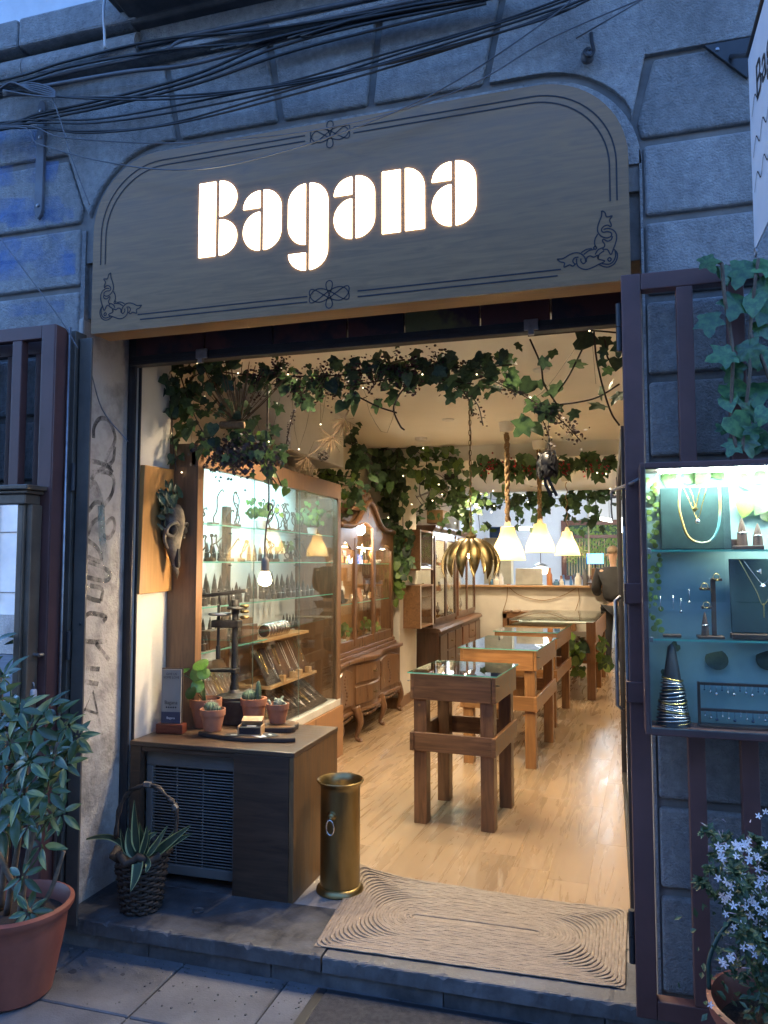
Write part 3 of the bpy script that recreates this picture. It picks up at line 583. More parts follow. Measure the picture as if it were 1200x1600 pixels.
# ================================================================== MATS
JM = thing('jute_doormat', 'braided jute doormat on the threshold with a curled corner', 'doormat', (-.57, .43, .119))
A_, B_, C_, D_ = Vector((-1.145, .075)), Vector((.022, .105)), Vector((.045, .745)), Vector((-1.20, .80))
def mq(s, t):
    p = (A_ * (1 - s) + B_ * s) * (1 - t) + (D_ * (1 - s) + C_ * s) * t
    k = max(0, 1 - (s * 3.2 + (1 - t) * 2.6)); return Vector((p.x, p.y, .1225 + .05 * k * k + .004 * math.sin(s * 9 + t * 5) * t))
# flat base plus one braid per ring
nb = MB(); N1, N2 = 24, 14
nb.add([mq(i / N1, j / N2) for j in range(N2 + 1) for i in range(N1 + 1)], [(j * (N1 + 1) + i, j * (N1 + 1) + i + 1, (j + 1) * (N1 + 1) + i + 1, (j + 1) * (N1 + 1) + i) for j in range(N2) for i in range(N1)])
part(JM, 'backing', nb, JUTE)
W_, H_ = 1.17, .68; nring = 30
for k in range(nring):
    d = .008 + k * .0124; pts = []
    if H_ / 2 - d < .012: break
    rc = min(.028 + d * .75, (H_ / 2 - d) * .97)
    for a_, b_ in rrect(d, W_ - d, d, H_ - d, (rc,) * 4, 8): pts.append((a_, b_))
    q_ = []
    for n in range(len(pts)):
        (ax, ay), (bx_, by_) = pts[n], pts[(n + 1) % len(pts)]; m = max(1, int(math.hypot(bx_ - ax, by_ - ay) / .035))
        for f in range(m): q_.append((ax + (bx_ - ax) * f / m, ay + (by_ - ay) * f / m))
    pts = []
    for ax, ay in q_: p = mq(ax / W_, ay / H_); p.z += .002 + random.uniform(-.001, .0015); p.x += random.uniform(-.0015, .0015); p.y += random.uniform(-.0015, .0015); pts.append(p)
    part(JM, 'braid', MB().tube(pts, .0084, 6, close=True, flat=.24), JUTE, smooth=True)
SM = thing('street_mat', 'dark rubber backed mat on the paving before the step', 'doormat', (-.5, -.3, 0))
part(SM, 'pile', MB().box(-1.06, .10, -.60, -.02, .002, .012), MATDK, bev=.004)
part(SM, 'border', MB().box(-1.10, -1.06, -.64, .008, .001, .009).box(.10, .14, -.64, .008, .001, .009).box(-1.06, .10, -.018, .008, .001, .009).box(-1.06, .10, -.64, -.60, .001, .009), CABLE, bev=.003)
single('floor_ring', 'small steel ring set in the stone step', 'floor ring', MB().lathe([(.016, 0), (.024, .001), (.026, .005), (.022, .007), (.016, .003)], (-1.74, .22, .119), 20), STEEL, smooth='auto')
# ================================================================== AIR CONDITIONER CABINET
AC = thing('wooden_cabinet', 'dark stained wooden cabinet boxing an air conditioner by the entrance', 'cabinet', (-1.8, .68, .117))
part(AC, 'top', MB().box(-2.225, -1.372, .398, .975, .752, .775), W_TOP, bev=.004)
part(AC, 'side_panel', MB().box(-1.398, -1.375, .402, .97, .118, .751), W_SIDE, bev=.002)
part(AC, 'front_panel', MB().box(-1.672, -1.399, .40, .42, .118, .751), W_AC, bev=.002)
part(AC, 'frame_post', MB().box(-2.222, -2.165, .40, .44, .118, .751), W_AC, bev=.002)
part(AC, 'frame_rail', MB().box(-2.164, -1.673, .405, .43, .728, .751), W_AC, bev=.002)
AU = thing('air_conditioner', 'grey air conditioner grille inside the dark wooden cabinet', 'air conditioner', (-1.92, .6, .15))
ACG = M('air conditioner grey', (.13, .125, .115), (.10, .096, .09), rough=.45)
part(AU, 'housing', MB().box(-2.16, -1.68, .475, .9, .16, .722), ACG, bev=.006)
part(AU, 'bezel', MB().box(-2.16, -1.68, .445, .474, .655, .722).box(-2.16, -1.68, .445, .474, .16, .205).box(-2.16, -2.125, .445, .474, .206, .654).box(-1.70, -1.68, .445, .474, .206, .654), ACG, bev=.004)
sl_ = mesh('grille_slat', MB().obox((0, 0, 0), (.424, .018, .0045), (R(-28), 0, 0)), ACG)
for k in range(32):
    o = link(bpy.data.objects.new('grille_slat', sl_), AU); o.location = Vector((-1.9125, .458, .213 + k * .0137)) - AU.location
part(AU, 'grille_rib', MB().box(-2.0, -1.996, .452, .46, .206, .654).box(-1.86, -1.856, .452, .46, .206, .654), ACG)
part(AU, 'backing', MB().box(-2.13, -1.70, .473, .4745, .2, .66), BLACKM)
# ------------------------------------------------------------------ things on the cabinet (top z = .775)
ZT = .776
QS = thing('sign_stand', 'slim card stand in a reddish wooden block with small print', 'sign', (-2.12, .60, ZT))
rq = R(8)
def tq(m): return m.tf(Matrix.Translation((-2.125, .60, ZT)) @ Matrix.Rotation(rq, 4, 'Z'))
part(QS, 'block', tq(MB().box(-.07, .07, -.028, .028, 0, .047)), WOOD('reddish block', (.20, .05, .025), (.09, .022, .012), 'x', rough=.35), bev=.003)
part(QS, 'card', tq(MB().box(-.051, .051, -.008, .002, .048, .315)), M('grey card', (.27, .25, .215), (.24, .22, .19), rough=.4))
part(QS, 'card_back', tq(MB().box(-.056, .056, .0025, .010, .048, .32)), W_AC, bev=.001)
part(QS, 'card_band', tq(MB().box(-.0505, .0505, -.0095, -.0085, .05, .105)), M('blue grey band', (.05, .055, .085), rough=.4))
def prn(txt, size, x, z, m, nm='lettering'): t = text_mesh(txt, size); t.tf(Matrix.Translation((x, -.0105, z)) @ Matrix.Rotation(R(90), 4, 'X')); part(QS, nm, tq(t), m)
prn('GIVE US', .016, 0, .287, BLACKCARD); prn('SOME LOVE', .016, 0, .270, BLACKCARD); prn('Bagana', .025, 0, .143, BLACKCARD); prn('Bagana', .016, 0, .07, PAPER)
m_ = MB()
for k in range(5): m_.lathe([(.0045, 0), (.001, .0005)], (-.024 + .012 * k, -.0085, .127), 8, axis=(0, -1, 0))
part(QS, 'stars', tq(m_), BLACKCARD)
# plants in small terracotta pots
def pot(name, label, x, y, z, r, h, soil=True):
    t = thing(name, label, 'potted plant', (x, y, z)); rb = r * .68
    part(t, 'pot', MB().lathe([(rb, 0), (r * .92, h * .70), (r * .92, h * .71), (r, h * .715), (r * 1.02, h), (r * .93, h), (r * .88, h * .8), (.001, h * .8)], (x, y, z), 36), TERRA, smooth='auto')
    part(t, 'soil', MB().lathe([(r * .89, 0), (r * .5, .004), (.001, .006)], (x, y, z + h * .86), 20), SOIL, smooth=True)
    return t
def disc_leaf(r, n=16, cup=.12):
    m = MB(); vs = [(0, 0, -.002)]
    for rr, zz in ((.55, .02), (1, 0)):
        for k in range(n): a = 2 * math.pi * k / n; vs.append((r * rr * math.cos(a), r * rr * math.sin(a) * (1.0 if math.sin(a) < 0 else .95), r * zz * 1.0 - r * cup * (rr ** 2) * abs(math.cos(a))))
    fs = [(0, 1 + k, 1 + (k + 1) % n) for k in range(n)] + [(1 + k, 1 + n + k, 1 + n + (k + 1) % n, 1 + (k + 1) % n) for k in range(n)]
    return m.add(vs, fs)
p1_ = pot('potted_pilea', 'round leaved green plant in terracotta pot beside the card stand', -2.035, .78, ZT, .082, .145)
pl_m = mesh('leaf', disc_leaf(1), LEAF_PILEA, True)
def place(o, p, nrm, spin=0, s=1):
    q = Vector(nrm).normalized().to_track_quat('Z', 'Y'); o.location = p; o.rotation_mode = 'QUATERNION'; o.rotation_quaternion = q @ Euler((0, 0, spin)).to_quaternion(); o.scale = (s, s, s)
for (u, v, s, nx, nz) in ((287, 1042, .058, -.3, .55), (309, 1049, .062, .1, .35), (313, 1038, .05, .2, .6), (303, 1067, .055, -.1, .25), (277, 1077, .048, -.4, .4), (287, 1069, .06, 0, .2), (309, 1072, .04, .3, .3), (300, 1030, .045, .1, .9), (318, 1052, .04, .6, .4), (272, 1050, .035, -.7, .4), (298, 1082, .04, .1, .2)):
    p = PY(u, v, .70 + random.uniform(-.04, .08)); o = link(bpy.data.objects.new('leaf', pl_m), p1_)
    place(o, p - p1_.location, (nx + random.uniform(-.3, .3), -.65, nz + random.uniform(-.1, .5)), random.uniform(0, 6), s * .88)
    m = MB().tube(spline([Vector((-2.035, .78, ZT + .12)), (p + Vector((-2.035, .78, ZT + .2))) / 2 + Vector((random.uniform(-.01, .01), 0, .0)), p + Vector((0, .004, 0))], 5), .0028, 5); part(p1_, 'stem', m, STEM_G, smooth=True)
def cactus_ball(t, c, r, h, ribs=11, spine=True):
    m = MB(); n = ribs * 4; prof = [(i / 9) for i in range(10)]; vs = []; fs = []
    for f in prof:
        a = math.pi * (.12 + .88 * f); rr = r * math.sin(a) if f < 1 else .0005; z = h * (1 - math.cos(a)) / 2
        for k in range(n): th = 2 * math.pi * k / n; q = rr * (1 + .13 * math.cos(ribs * th)); vs.append((c[0] + q * math.cos(th), c[1] + q * math.sin(th), c[2] + z))
    fs = [(i * n + k, i * n + (k + 1) % n, (i + 1) * n + (k + 1) % n, (i + 1) * n + k) for i in range(9) for k in range(n)]
    part(t, 'cactus_body', m.add(vs, fs), CACTUS, smooth=True)
    if spine:
        s = MB()
        for i in range(2, 10):
            for k in range(ribs):
                a = math.pi * (.12 + .88 * i / 9.2); th = 2 * math.pi * k / ribs; d = Vector((math.sin(a) * math.cos(th), math.sin(a) * math.sin(th), -math.cos(a))); b = Vector(c) + Vector((d.x * r * 1.13, d.y * r * 1.13, h * (1 - math.cos(a)) / 2))
                for q in range(3):
                    e = b + (d + Vector((random.uniform(-.7, .7), random.uniform(-.7, .7), random.uniform(-.5, .7)))) * r * .26; x, y = frame(e - b); s.add([b + x * .0008, b - x * .0008, e], [(0, 1, 2)])
        part(t, 'spines', s, SPINE, kind='stuff')
p2_ = pot('potted_cactus', 'small ribbed cactus in the frontmost small terracotta pot', -1.905, .62, ZT + .022, .062, .105)
cactus_ball(p2_, (-1.915, .62, ZT + .11), .033, .05)
cactus_ball(p2_, (-1.885, .615, ZT + .108), .022, .036)
p3_ = pot('potted_cactus', 'round and columnar cactus together in a terracotta pot', -1.80, .86, ZT + .02, .068, .125)
cactus_ball(p3_, (-1.822, .85, ZT + .122), .035, .065)
cactus_ball(p3_, (-1.775, .86, ZT + .122), .0145, .11, 8)
p4_ = pot('potted_cactus', 'knobbly white green succulent in the rightmost small terracotta pot', -1.655, .84, ZT + .03, .058, .098)
SUC = M('powdery succulent', (.34, .38, .30), (.16, .2, .14), rough=.7, scale=30)
m_ = MB()
for k in range(16):
    a = random.uniform(0, 6.28); d = random.uniform(.0, .042); p = Vector((-1.655 + d * math.cos(a), .84 + d * math.sin(a), ZT + .115)); pts = [p]
    for q in range(5): p = p + Vector((random.uniform(-.009, .009), random.uniform(-.009, .009), random.uniform(.003, .009))); pts.append(p)
    m_.tube(spline(pts, 3), .0065, 6)
part(p4_, 'succulent', m_, SUC, smooth=True)
# wood slices, card box, cards
def slice_(name, label, cx, cy, z, rx, ry, h, seed):
    random.seed(seed); ph = [random.uniform(0, 6.28) for _ in range(4)]; n = 40
    pl = [(cx + rx * (1 + .07 * math.sin(3 * a + ph[0]) + .05 * math.sin(5 * a + ph[1]) + .02 * math.sin(11 * a + ph[2])) * math.cos(a), cy + ry * (1 + .09 * math.sin(2 * a + ph[3]) + .06 * math.sin(5 * a + ph[1])) * math.sin(a)) for a in [2 * math.pi * k / n for k in range(n)]]
    t = thing(name, label, 'wood slice', (cx, cy, z)); part(t, 'bark', MB().prism(pl, z, z + h * .93, 'z'), STEM_DK, bev=.003)
    pl2 = [(cx + (a - cx) * .965, cy + (b - cy) * .95) for a, b in pl]; part(t, 'sawn_face', MB().prism(pl2, z + h * .93, z + h, 'z'), WOOD('slice face %d' % seed, (.20, .11, .05), (.07, .04, .02), 'x', rough=.4)); return t
slice_('wood_slice', 'long dark live-edge wood slab carrying the card box', -1.72, .60, ZT, .25, .068, .02, 3)
slice_('wood_slice', 'round dark wood slice under the rightmost pots', -1.68, .83, ZT, .145, .105, .026, 5)
random.seed(11)
CX = thing('card_box', 'small pine box of business cards on the wood slab', 'card box', (-1.70, .60, ZT + .021))
def tb(m): return m.tf(Matrix.Translation((-1.685, .60, ZT + .021)) @ Matrix.Rotation(R(14), 4, 'Z'))
part(CX, 'base', tb(MB().box(-.055, .055, -.04, .04, 0, .006)), W_LITE)
for a in ((-.058, -.052, -.04, .04, .0, .045), (.052, .058, -.04, .04, 0, .045), (-.052, .052, .036, .042, 0, .062)): part(CX, 'side', tb(MB().box(*a)), W_LITE, bev=.0015)
part(CX, 'lid_rail', tb(MB().obox((.0, .03, .066), (.10, .05, .006), (R(18), 0, 0))), W_LITE, bev=.0015)
m_ = MB()
for k in range(12): m_.box(-.05, .05, -.038, .034, .007 + k * .0026, .0088 + k * .0026)
part(CX, 'card_stack', tb(m_), BLACKCARD)
part(CX, 'card_print', tb(MB().box(-.02, .025, -.012, .004, .0390, .0395)), PAPER)
for i, (x, y, a, m, lb) in enumerate(((-1.755, .555, 10, BLACKCARD, 'black business card in front of the card box'), (-1.63, .575, -25, PAPER, 'white business card right of the card box'), (-1.585, .60, -40, BLACKCARD, 'black business card with white print on the slab end'))):
    t = thing('business_card', lb, 'card', (x, y, ZT + .0215 + .001 * i), R(a))
    part(t, 'card', MB().box(-.042, .042, -.026, .026, 0, .0008), m, local=True); part(t, 'print', MB().box(-.015, .015, -.006, .006, .001, .0013), PAPER if m is BLACKCARD else BLACKCARD, local=True)
# old cast iron press
PR = thing('fly_press', 'old cast iron jeweller press with crossbar among the pots', 'press', (-1.95, .93, ZT))
px, py = -1.95, .93
part(PR, 'base', MB().prism(rrect(px - .115, px + .115, py - .10, py + .10, (.03,) * 4, 5), ZT, ZT + .125, 'z'), CASTIRON, bev=.006)
part(PR, 'foot', MB().lathe([(.10, 0), (.10, .012), (.07, .022), (.035, .03), (.022, .05)], (px, py, ZT + .126), 24), CASTIRON, smooth='auto')
part(PR, 'column', MB().lathe([(.022, .0), (.026, .03), (.018, .06), (.022, .09), (.017, .11), (.017, .42), (.021, .43), (.021, .50)], (px, py, ZT + .15), 16), CASTIRON, smooth='auto')
part(PR, 'side_arm', MB().prism([(px - .15, ZT + .262), (px - .02, ZT + .262), (px + .02, ZT + .255), (px + .02, ZT + .285), (px - .14, ZT + .275)], py - .03, py + .03), CASTIRON, bev=.005)
part(PR, 'screw', MB().tube([(px - .10, py, ZT + .33), (px - .10, py, ZT + .62)], .008, 8).tube([(px - .10, py, ZT + .33), (px - .10, py, ZT + .40)], .013, 10), CASTIRON, smooth='auto')
part(PR, 'head', MB().box(px - .13, px + .03, py - .03, py + .03, ZT + .50, ZT + .54), CASTIRON, bev=.006)
part(PR, 'disc', MB().lathe([(.06, 0), (.065, .006), (.06, .014)], (px - .09, py, ZT + .565), 22), STEEL, smooth='auto')
part(PR, 'disc', MB().lathe([(.052, 0), (.056, .006), (.05, .014)], (px + .01, py, ZT + .60), 22), CASTIRON, smooth='auto')
for z in (.55, .58, .61): part(PR, 'knob', MB().lathe([(.02, 0), (.026, .008), (.02, .016)], (px + .055, py, ZT + z), 14), BRASS_DK, smooth='auto')
part(PR, 'crossbar', MB().obox((px - .06, py - .02, ZT + .685), (.27, .016, .02), (0, R(-7), R(4))), CASTIRON, bev=.004)
part(PR, 'crossbar_post', MB().tube([(px - .03, py, ZT + .6), (px - .03, py - .02, ZT + .69)], .008, 8).tube([(px - .09, py, ZT + .62), (px - .09, py - .02, ZT + .70)], .006, 8), CASTIRON, smooth='auto')
# ================================================================== BRASS UMBRELLA STAND
BS = thing('umbrella_stand', 'tall brass umbrella stand with ring handle beside the jute mat', 'umbrella stand', (-1.225, .60, .118))
bx, by, bz = -1.225, .60, .118
part(BS, 'body', MB().lathe([(.09, .03), (.092, .04), (.092, .46), (.094, .475), (.098, .482), (.107, .492), (.110, .499), (.106, .503), (.095, .49), (.087, .47), (.087, .05), (.001, .05)], (bx, by, bz), 48), BRASS, smooth='auto')
part(BS, 'base_ring', MB().lathe([(.106, 0), (.11, .006), (.108, .016), (.098, .026), (.092, .03)], (bx, by, bz), 48), BRASS, smooth='auto')
lh = Vector((bx - .008, by - .093, bz + .36))
o = part(BS, 'lion_boss', MB().ball(lh, .019, 14).lathe([(.024, 0), (.02, .006), (.012, .01)], lh + Vector((0, .004, 0)), 14, axis=(0, -1, 0)).ball(lh + Vector((0, -.014, -.006)), .009, 8), BRASS, smooth=True)
part(BS, 'ring', MB().tube([lh + Vector((.018 * math.sin(t * .35), -.02 - .003 * math.cos(t * .35), -.045 + .034 * math.cos(t * .35))) for t in range(18)], .0042, 8, close=True), SILVER, smooth=True)
# ================================================================== SNAKE PLANT IN A WICKER BASKET
BK = thing('basket_plant', 'striped snake plant in a dark wicker basket with hoop handle', 'potted plant', (-1.99, .17, .12))
kx, ky, kz = -1.99, .17, .121
for j in range(17):
    z = kz + .012 + j * .0135; f = j / 16; r = .078 + .03 * f; pts = []
    for k in range(36):
        a = 2 * math.pi * k / 36; q = r + .0065 * (1 if (k // 2 + j) % 2 else -1) + random.uniform(-.003, .003); pts.append((kx + q * math.cos(a), ky + q * math.sin(a), z + random.uniform(-.003, .003)))
    part(BK, 'wicker_strand', MB().tube(pts, .0072, 5, close=True), WICKER, smooth=True)
m_ = MB()
for k in range(18): a = 2 * math.pi * k / 18; m_.tube([(kx + .075 * math.cos(a), ky + .075 * math.sin(a), kz), (kx + .108 * math.cos(a), ky + .108 * math.sin(a), kz + .25)], .006, 5)
part(BK, 'wicker_uprights', m_, WICKER)
part(BK, 'rim', MB().tube([(kx + (.112 + .012 * math.sin(k * 2.7)) * math.cos(k * .2244), ky + (.112 + .012 * math.sin(k * 1.9)) * math.sin(k * .2244), kz + .245 + .014 * math.sin(k * 1.7)) for k in range(28)], .017, 6, close=True), WICKER, smooth=True)
part(BK, 'soil', MB().lathe([(.10, 0), (.001, .01)], (kx, ky, kz + .21), 18), SOIL)
hp = [PY(u, v, .17) for u, v in ((181, 1310), (184, 1275), (196, 1245), (215, 1231), (232, 1227), (250, 1234), (265, 1250), (275, 1262), (274, 1310))]
part(BK, 'handle', MB().tube(spline(hp, 5), [.009 + .003 * math.sin(i * 1.3) for i in range(41)], 7).tube([p + Vector((.004 * math.sin(i * .9), -.008 * math.cos(i * .9), .006)) for i, p in enumerate(spline(hp, 5))], .006, 6), WICKER, smooth=True)
part(BK, 'handle_binding', MB().obox(hp[4] + Vector((0, -.008, .006)), (.035, .02, .022), (0, 0, 0)).obox(hp[7] + Vector((0, -.008, .004)), (.025, .02, .02), (0, .8, 0)), M('pale raffia', (.14, .12, .10)), bev=.004)
def blade(pts, wd, up, n=5):
    """leaf with raised edges: returns body and margin meshes"""
    c = spline(pts, 5); L = len(c); b = MB(); e = MB(); vb = []; ve = []; 
    for i, p in enumerate(c):
        f = i / (L - 1); w_ = wd * (math.sin(min(1, f * 2.2 + .25) * math.pi / 2) * (1 - f ** 2.6)) + .0015; d = (c[min(i + 1, L - 1)] - c[max(i - 1, 0)]).normalized(); x = d.cross(up).normalized(); nn = x.cross(d)
        q = [p - x * w_ + nn * w_ * .25, p - x * w_ * .74 + nn * w_ * .1, p - nn * w_ * .05, p + x * w_ * .74 + nn * w_ * .1, p + x * w_ + nn * w_ * .25]
        vb += q[1:4]; ve += [q[0], q[1], q[3], q[4]]
    b.add(vb, [(i * 3 + k, i * 3 + k + 1, i * 3 + k + 4, i * 3 + k + 3) for i in range(L - 1) for k in range(2)])
    e.add(ve, [(i * 4 + k, i * 4 + k + 1, i * 4 + k + 5, i * 4 + k + 4) for i in range(L - 1) for k in (0, 2)]); return b, e
for (pts, wd) in (([(215, 1330), (212, 1300), (210, 1250)], .024), ([(205, 1335), (195, 1325), (188, 1295)], .014), ([(214, 1340), (205, 1320), (200, 1292)], .03), ([(222, 1340), (222, 1310), (218, 1285)], .016),
                  ([(226, 1342), (226, 1320), (236, 1296)], .026), ([(230, 1338), (245, 1318), (262, 1290)], .014), ([(232, 1338), (255, 1325), (272, 1298)], .018), ([(235, 1340), (265, 1315), (298, 1290)], .02), ([(238, 1342), (268, 1318), (300, 1302)], .017),
                  ([(208, 1340), (190, 1318), (172, 1308), (150, 1308), (132, 1312)], .013), ([(215, 1345), (222, 1338), (232, 1348), (228, 1364)], .02), ([(212, 1345), (216, 1348), (212, 1370), (204, 1393)], .026), ([(228, 1335), (232, 1310), (246, 1300)], .014), ([(220, 1338), (228, 1312), (230, 1290)], .015)):
    y0 = .14 + random.uniform(-.04, .04); P3 = [PY(u, v, y0 - (.05 + .02 * i if v > 1344 else 0)) for i, (u, v) in enumerate(pts)]
    b, e = blade(P3, wd, Vector((random.uniform(-.3, .3), -1, .25)))
    o = part(BK, 'leaf', b, LEAF_SNAKE, smooth=True); part(o, 'margin', e, LEAF_EDGE, smooth=True, local=False)
# ================================================================== BIG UMBRELLA PLANT, LEFT
SP = thing('potted_umbrella_plant', 'large umbrella plant in a big terracotta pot left of the step', 'potted plant', (-2.205, -.345, 0))
sx_, sy_ = -2.205, -.345
part(SP, 'pot', MB().lathe([(.13, 0), (.145, .012), (.186, .22), (.19, .25), (.193, .285), (.205, .30), (.216, .318), (.216, .33), (.20, .337), (.19, .32), (.18, .27), (.001, .27)], (sx_, sy_, 0), 56), TERRAPL, smooth='auto')
part(SP, 'soil', MB().lathe([(.186, 0), (.1, .006), (.001, .01)], (sx_, sy_, .275), 24), SOIL)
def leaflet(L, wd):
    m = MB(); vs = []; n = 7
    for i in range(n):
        f = i / (n - 1); w_ = wd * math.sin(math.pi * (f ** .8) * .96 + .06) * (1.0 if f < 1 else 0); z = -.18 * L * f * f; vs += [(L * (f * .86 + .14), -w_, z + w_ * .35), (L * (f * .86 + .14), 0, z), (L * (f * .86 + .14), w_, z + w_ * .35)]
    m.add(vs, [(i * 3 + k, i * 3 + 3 + k, i * 3 + 4 + k, i * 3 + k + 1) for i in range(n - 1) for k in range(2)]); return m
lf_a = mesh('leaflet', leaflet(1, .145), LEAF_SCH, True); lf_b = mesh('leaflet', leaflet(1, .145), LEAF_SCHY, True)
def whorl(root, p, nrm, n, L, meshes, stem_from=None):
    x, y = frame(nrm); nrm = Vector(nrm).normalized(); ph = random.uniform(0, 6)
    for k in range(n):
        a = ph + 2 * math.pi * k / n + random.uniform(-.12, .12); d = x * math.cos(a) + y * math.sin(a); d = (d + nrm * random.uniform(-.25, .2)).normalized()
        o = link(bpy.data.objects.new('leaflet', random.choice(meshes)), root); zz = (nrm - d * nrm.dot(d)).normalized(); yy = zz.cross(d); mm = Matrix((d, yy, zz)).transposed()
        s = L * random.uniform(.8, 1.12); o.matrix_local = Matrix.Translation(p - root.location) @ mm.to_4x4() @ Matrix.Diagonal((s, s, s, 1))
    if stem_from is not None: part(root, 'leaf_stalk', MB().tube(spline([stem_from, (stem_from + p) / 2 + Vector((random.uniform(-.02, .02), random.uniform(-.02, .02), .02)), p], 4), .0032, 5), STEM_G, smooth=True)
for s, (bx0, pts) in enumerate([(0, [(30, 1440), (45, 1330), (70, 1240), (90, 1160)]), (1, [(10, 1440), (28, 1320), (40, 1220), (40, 1120)]), (2, [(-10, 1440), (-30, 1300), (-45, 1150), (-30, 1000)]), (3, [(55, 1445), (20, 1380), (-20, 1300), (-60, 1250)]), (4, [(40, 1440), (75, 1400), (100, 1330)]), (5, [(0, 1440), (10, 1300), (5, 1150), (0, 1050)])]):
    P3 = [PY(u, v, -.36 + .03 * (s % 3) - .02) for u, v in pts]; P3[0].z = .285
    sp = spline(P3, 6); part(SP, 'stem', MB().tube(sp, [.0125 * (1 - .5 * i / len(sp)) for i in range(len(sp))], 8), STEM, smooth=True)
random.seed(21)
for (u, v, yy, n, vr) in [(105, 1135, -.33, 8, 1), (120, 1150, -.30, 7, 1), (75, 1105, -.34, 8, 0), (50, 1135, -.40, 8, 0), (30, 1110, -.40, 8, 0), (85, 1180, -.40, 8, 0), (15, 1160, -.44, 8, 0), (45, 1190, -.45, 8, 0), (100, 1195, -.36, 7, 0), (75, 1235, -.42, 9, 0), (35, 1240, -.46, 8, 0), (5, 1230, -.46, 8, 0), (25, 1270, -.46, 8, 0), (45, 1290, -.44, 8, 1), (80, 1275, -.38, 7, 1), (0, 1120, -.4, 8, 0), (5, 1060, -.36, 8, 0), (-5, 1090, -.42, 7, 0), (0, 1290, -.45, 7, 0), (65, 1320, -.36, 6, 1), (95, 1270, -.3, 6, 1), (35, 1370, -.42, 6, 0), (45, 1425, -.42, 8, 1), (65, 1160, -.36, 7, 0), (-20, 1200, -.4, 8, 0), (-30, 1050, -.36, 8, 0), (-40, 1120, -.36, 8, 0), (110, 1170, -.28, 6, 1), (20, 1200, -.38, 8, 0), (90, 1120, -.30, 7, 0), (-15, 1010, -.3, 7, 0)]:
    p = PY(u, v, yy); b = Vector((sx_ + (p.x - sx_) * .55, sy_ + (p.y - sy_) * .4, p.z - .10))
    whorl(SP, p, (random.uniform(-.4, .6), -.75 + random.uniform(-.2, .3), random.uniform(.35, .9)), n, random.uniform(.095, .125) * (.8 if vr else 1), [lf_b, lf_b, lf_a] if vr else [lf_a, lf_a, lf_a, lf_a, lf_b], b)
# ================================================================== JASMINE, RIGHT
JP = thing('potted_jasmine', 'white flowering jasmine in a terracotta pot before the right gate', 'potted plant', (.44, -.42, 0))
jx, jy = .455, -.42
part(JP, 'pot', MB().lathe([(.14, 0), (.155, .01), (.198, .36), (.212, .37), (.218, .405), (.205, .41), (.192, .37), (.185, .33), (.001, .33)], (jx, jy, .0), 48), TERRAPL, smooth='auto')
part(JP, 'soil', MB().lathe([(.19, 0), (.001, .01)], (jx, jy, .335), 20), SOIL)
part(JP, 'support_hoop', MB().tube(spline([PY(1108, 1545, -.47), PY(1108, 1500, -.47), PY(1125, 1460, -.46), PY(1150, 1430, -.44), PY(1190, 1390, -.42), PY(1240, 1360, -.4)], 6), .006, 8), M('green hoop', (.02, .05, .04), rough=.4), smooth=True)
random.seed(31); m_ = MB(); tips = []
for k in range(34):
    a = random.uniform(0, 6.28); h = random.uniform(.2, .52); r = random.uniform(.05, .24); p0 = Vector((jx + .05 * math.cos(a), jy + .05 * math.sin(a), .34)); p2 = Vector((jx + r * math.cos(a) - .02, jy + r * math.sin(a), .36 + h)); mid = (p0 + p2) / 2 + Vector((random.uniform(-.05, .05), random.uniform(-.05, .05), .06))
    sp = spline([p0, mid, p2, p2 + Vector((random.uniform(-.06, .03), random.uniform(-.06, .03), random.uniform(-.05, .05)))], 5); m_.tube(sp, .002, 4); tips += sp[4:]
part(JP, 'stems', m_, STEM_G, kind='stuff')
m_ = MB()
def add_leaf(m, p, d, nrm, L, wd):
    d = Vector(d).normalized(); x = d.cross(nrm).normalized(); n = x.cross(d)
    m.add([p, p + d * L * .45 + x * wd + n * wd * .3, p + d * L, p + d * L * .45 - x * wd + n * wd * .3, p + d * L * .5], [(0, 1, 4), (1, 2, 4), (2, 3, 4), (3, 0, 4)])
for k in range(4600):
    p = random.choice(tips) if k < 3000 else Vector((jx + random.gauss(0, .085), jy + random.gauss(-.02, .08), random.uniform(.40, .68))) + Vector((random.gauss(0, .028), random.gauss(0, .028), random.gauss(0, .04)))
    if p.z < .36: p.z = .36 + random.random() * .15
    add_leaf(m_, p, (random.gauss(0, 1), random.gauss(0, 1) - .3, random.gauss(0, .7)), Vector((random.gauss(0, .4), -.6, 1)), random.uniform(.015, .032), random.uniform(.004, .009))
part(JP, 'leaves', m_, LEAF_JAS, kind='stuff')
fl = MB()
for k in range(5):
    a = 2 * math.pi * k / 5; d = Vector((math.cos(a), math.sin(a), .12)); x = Vector((-math.sin(a), math.cos(a), 0)); fl.add([Vector((0, 0, 0)), d * .5 + x * .24, d * 1.0 + x * .1, d * 1.02 - x * .1, d * .5 - x * .24], [(0, 1, 2, 3, 4)])
flm = mesh('flower', fl.tube([(0, 0, -1.4), (0, 0, 0)], [.06, .1], 5), PETAL); 
bdm = mesh('bud', MB().lathe([(.05, 0), (.06, .6), (.11, 1.1), (.02, 1.6)], (0, 0, 0), 6), BUD, True)
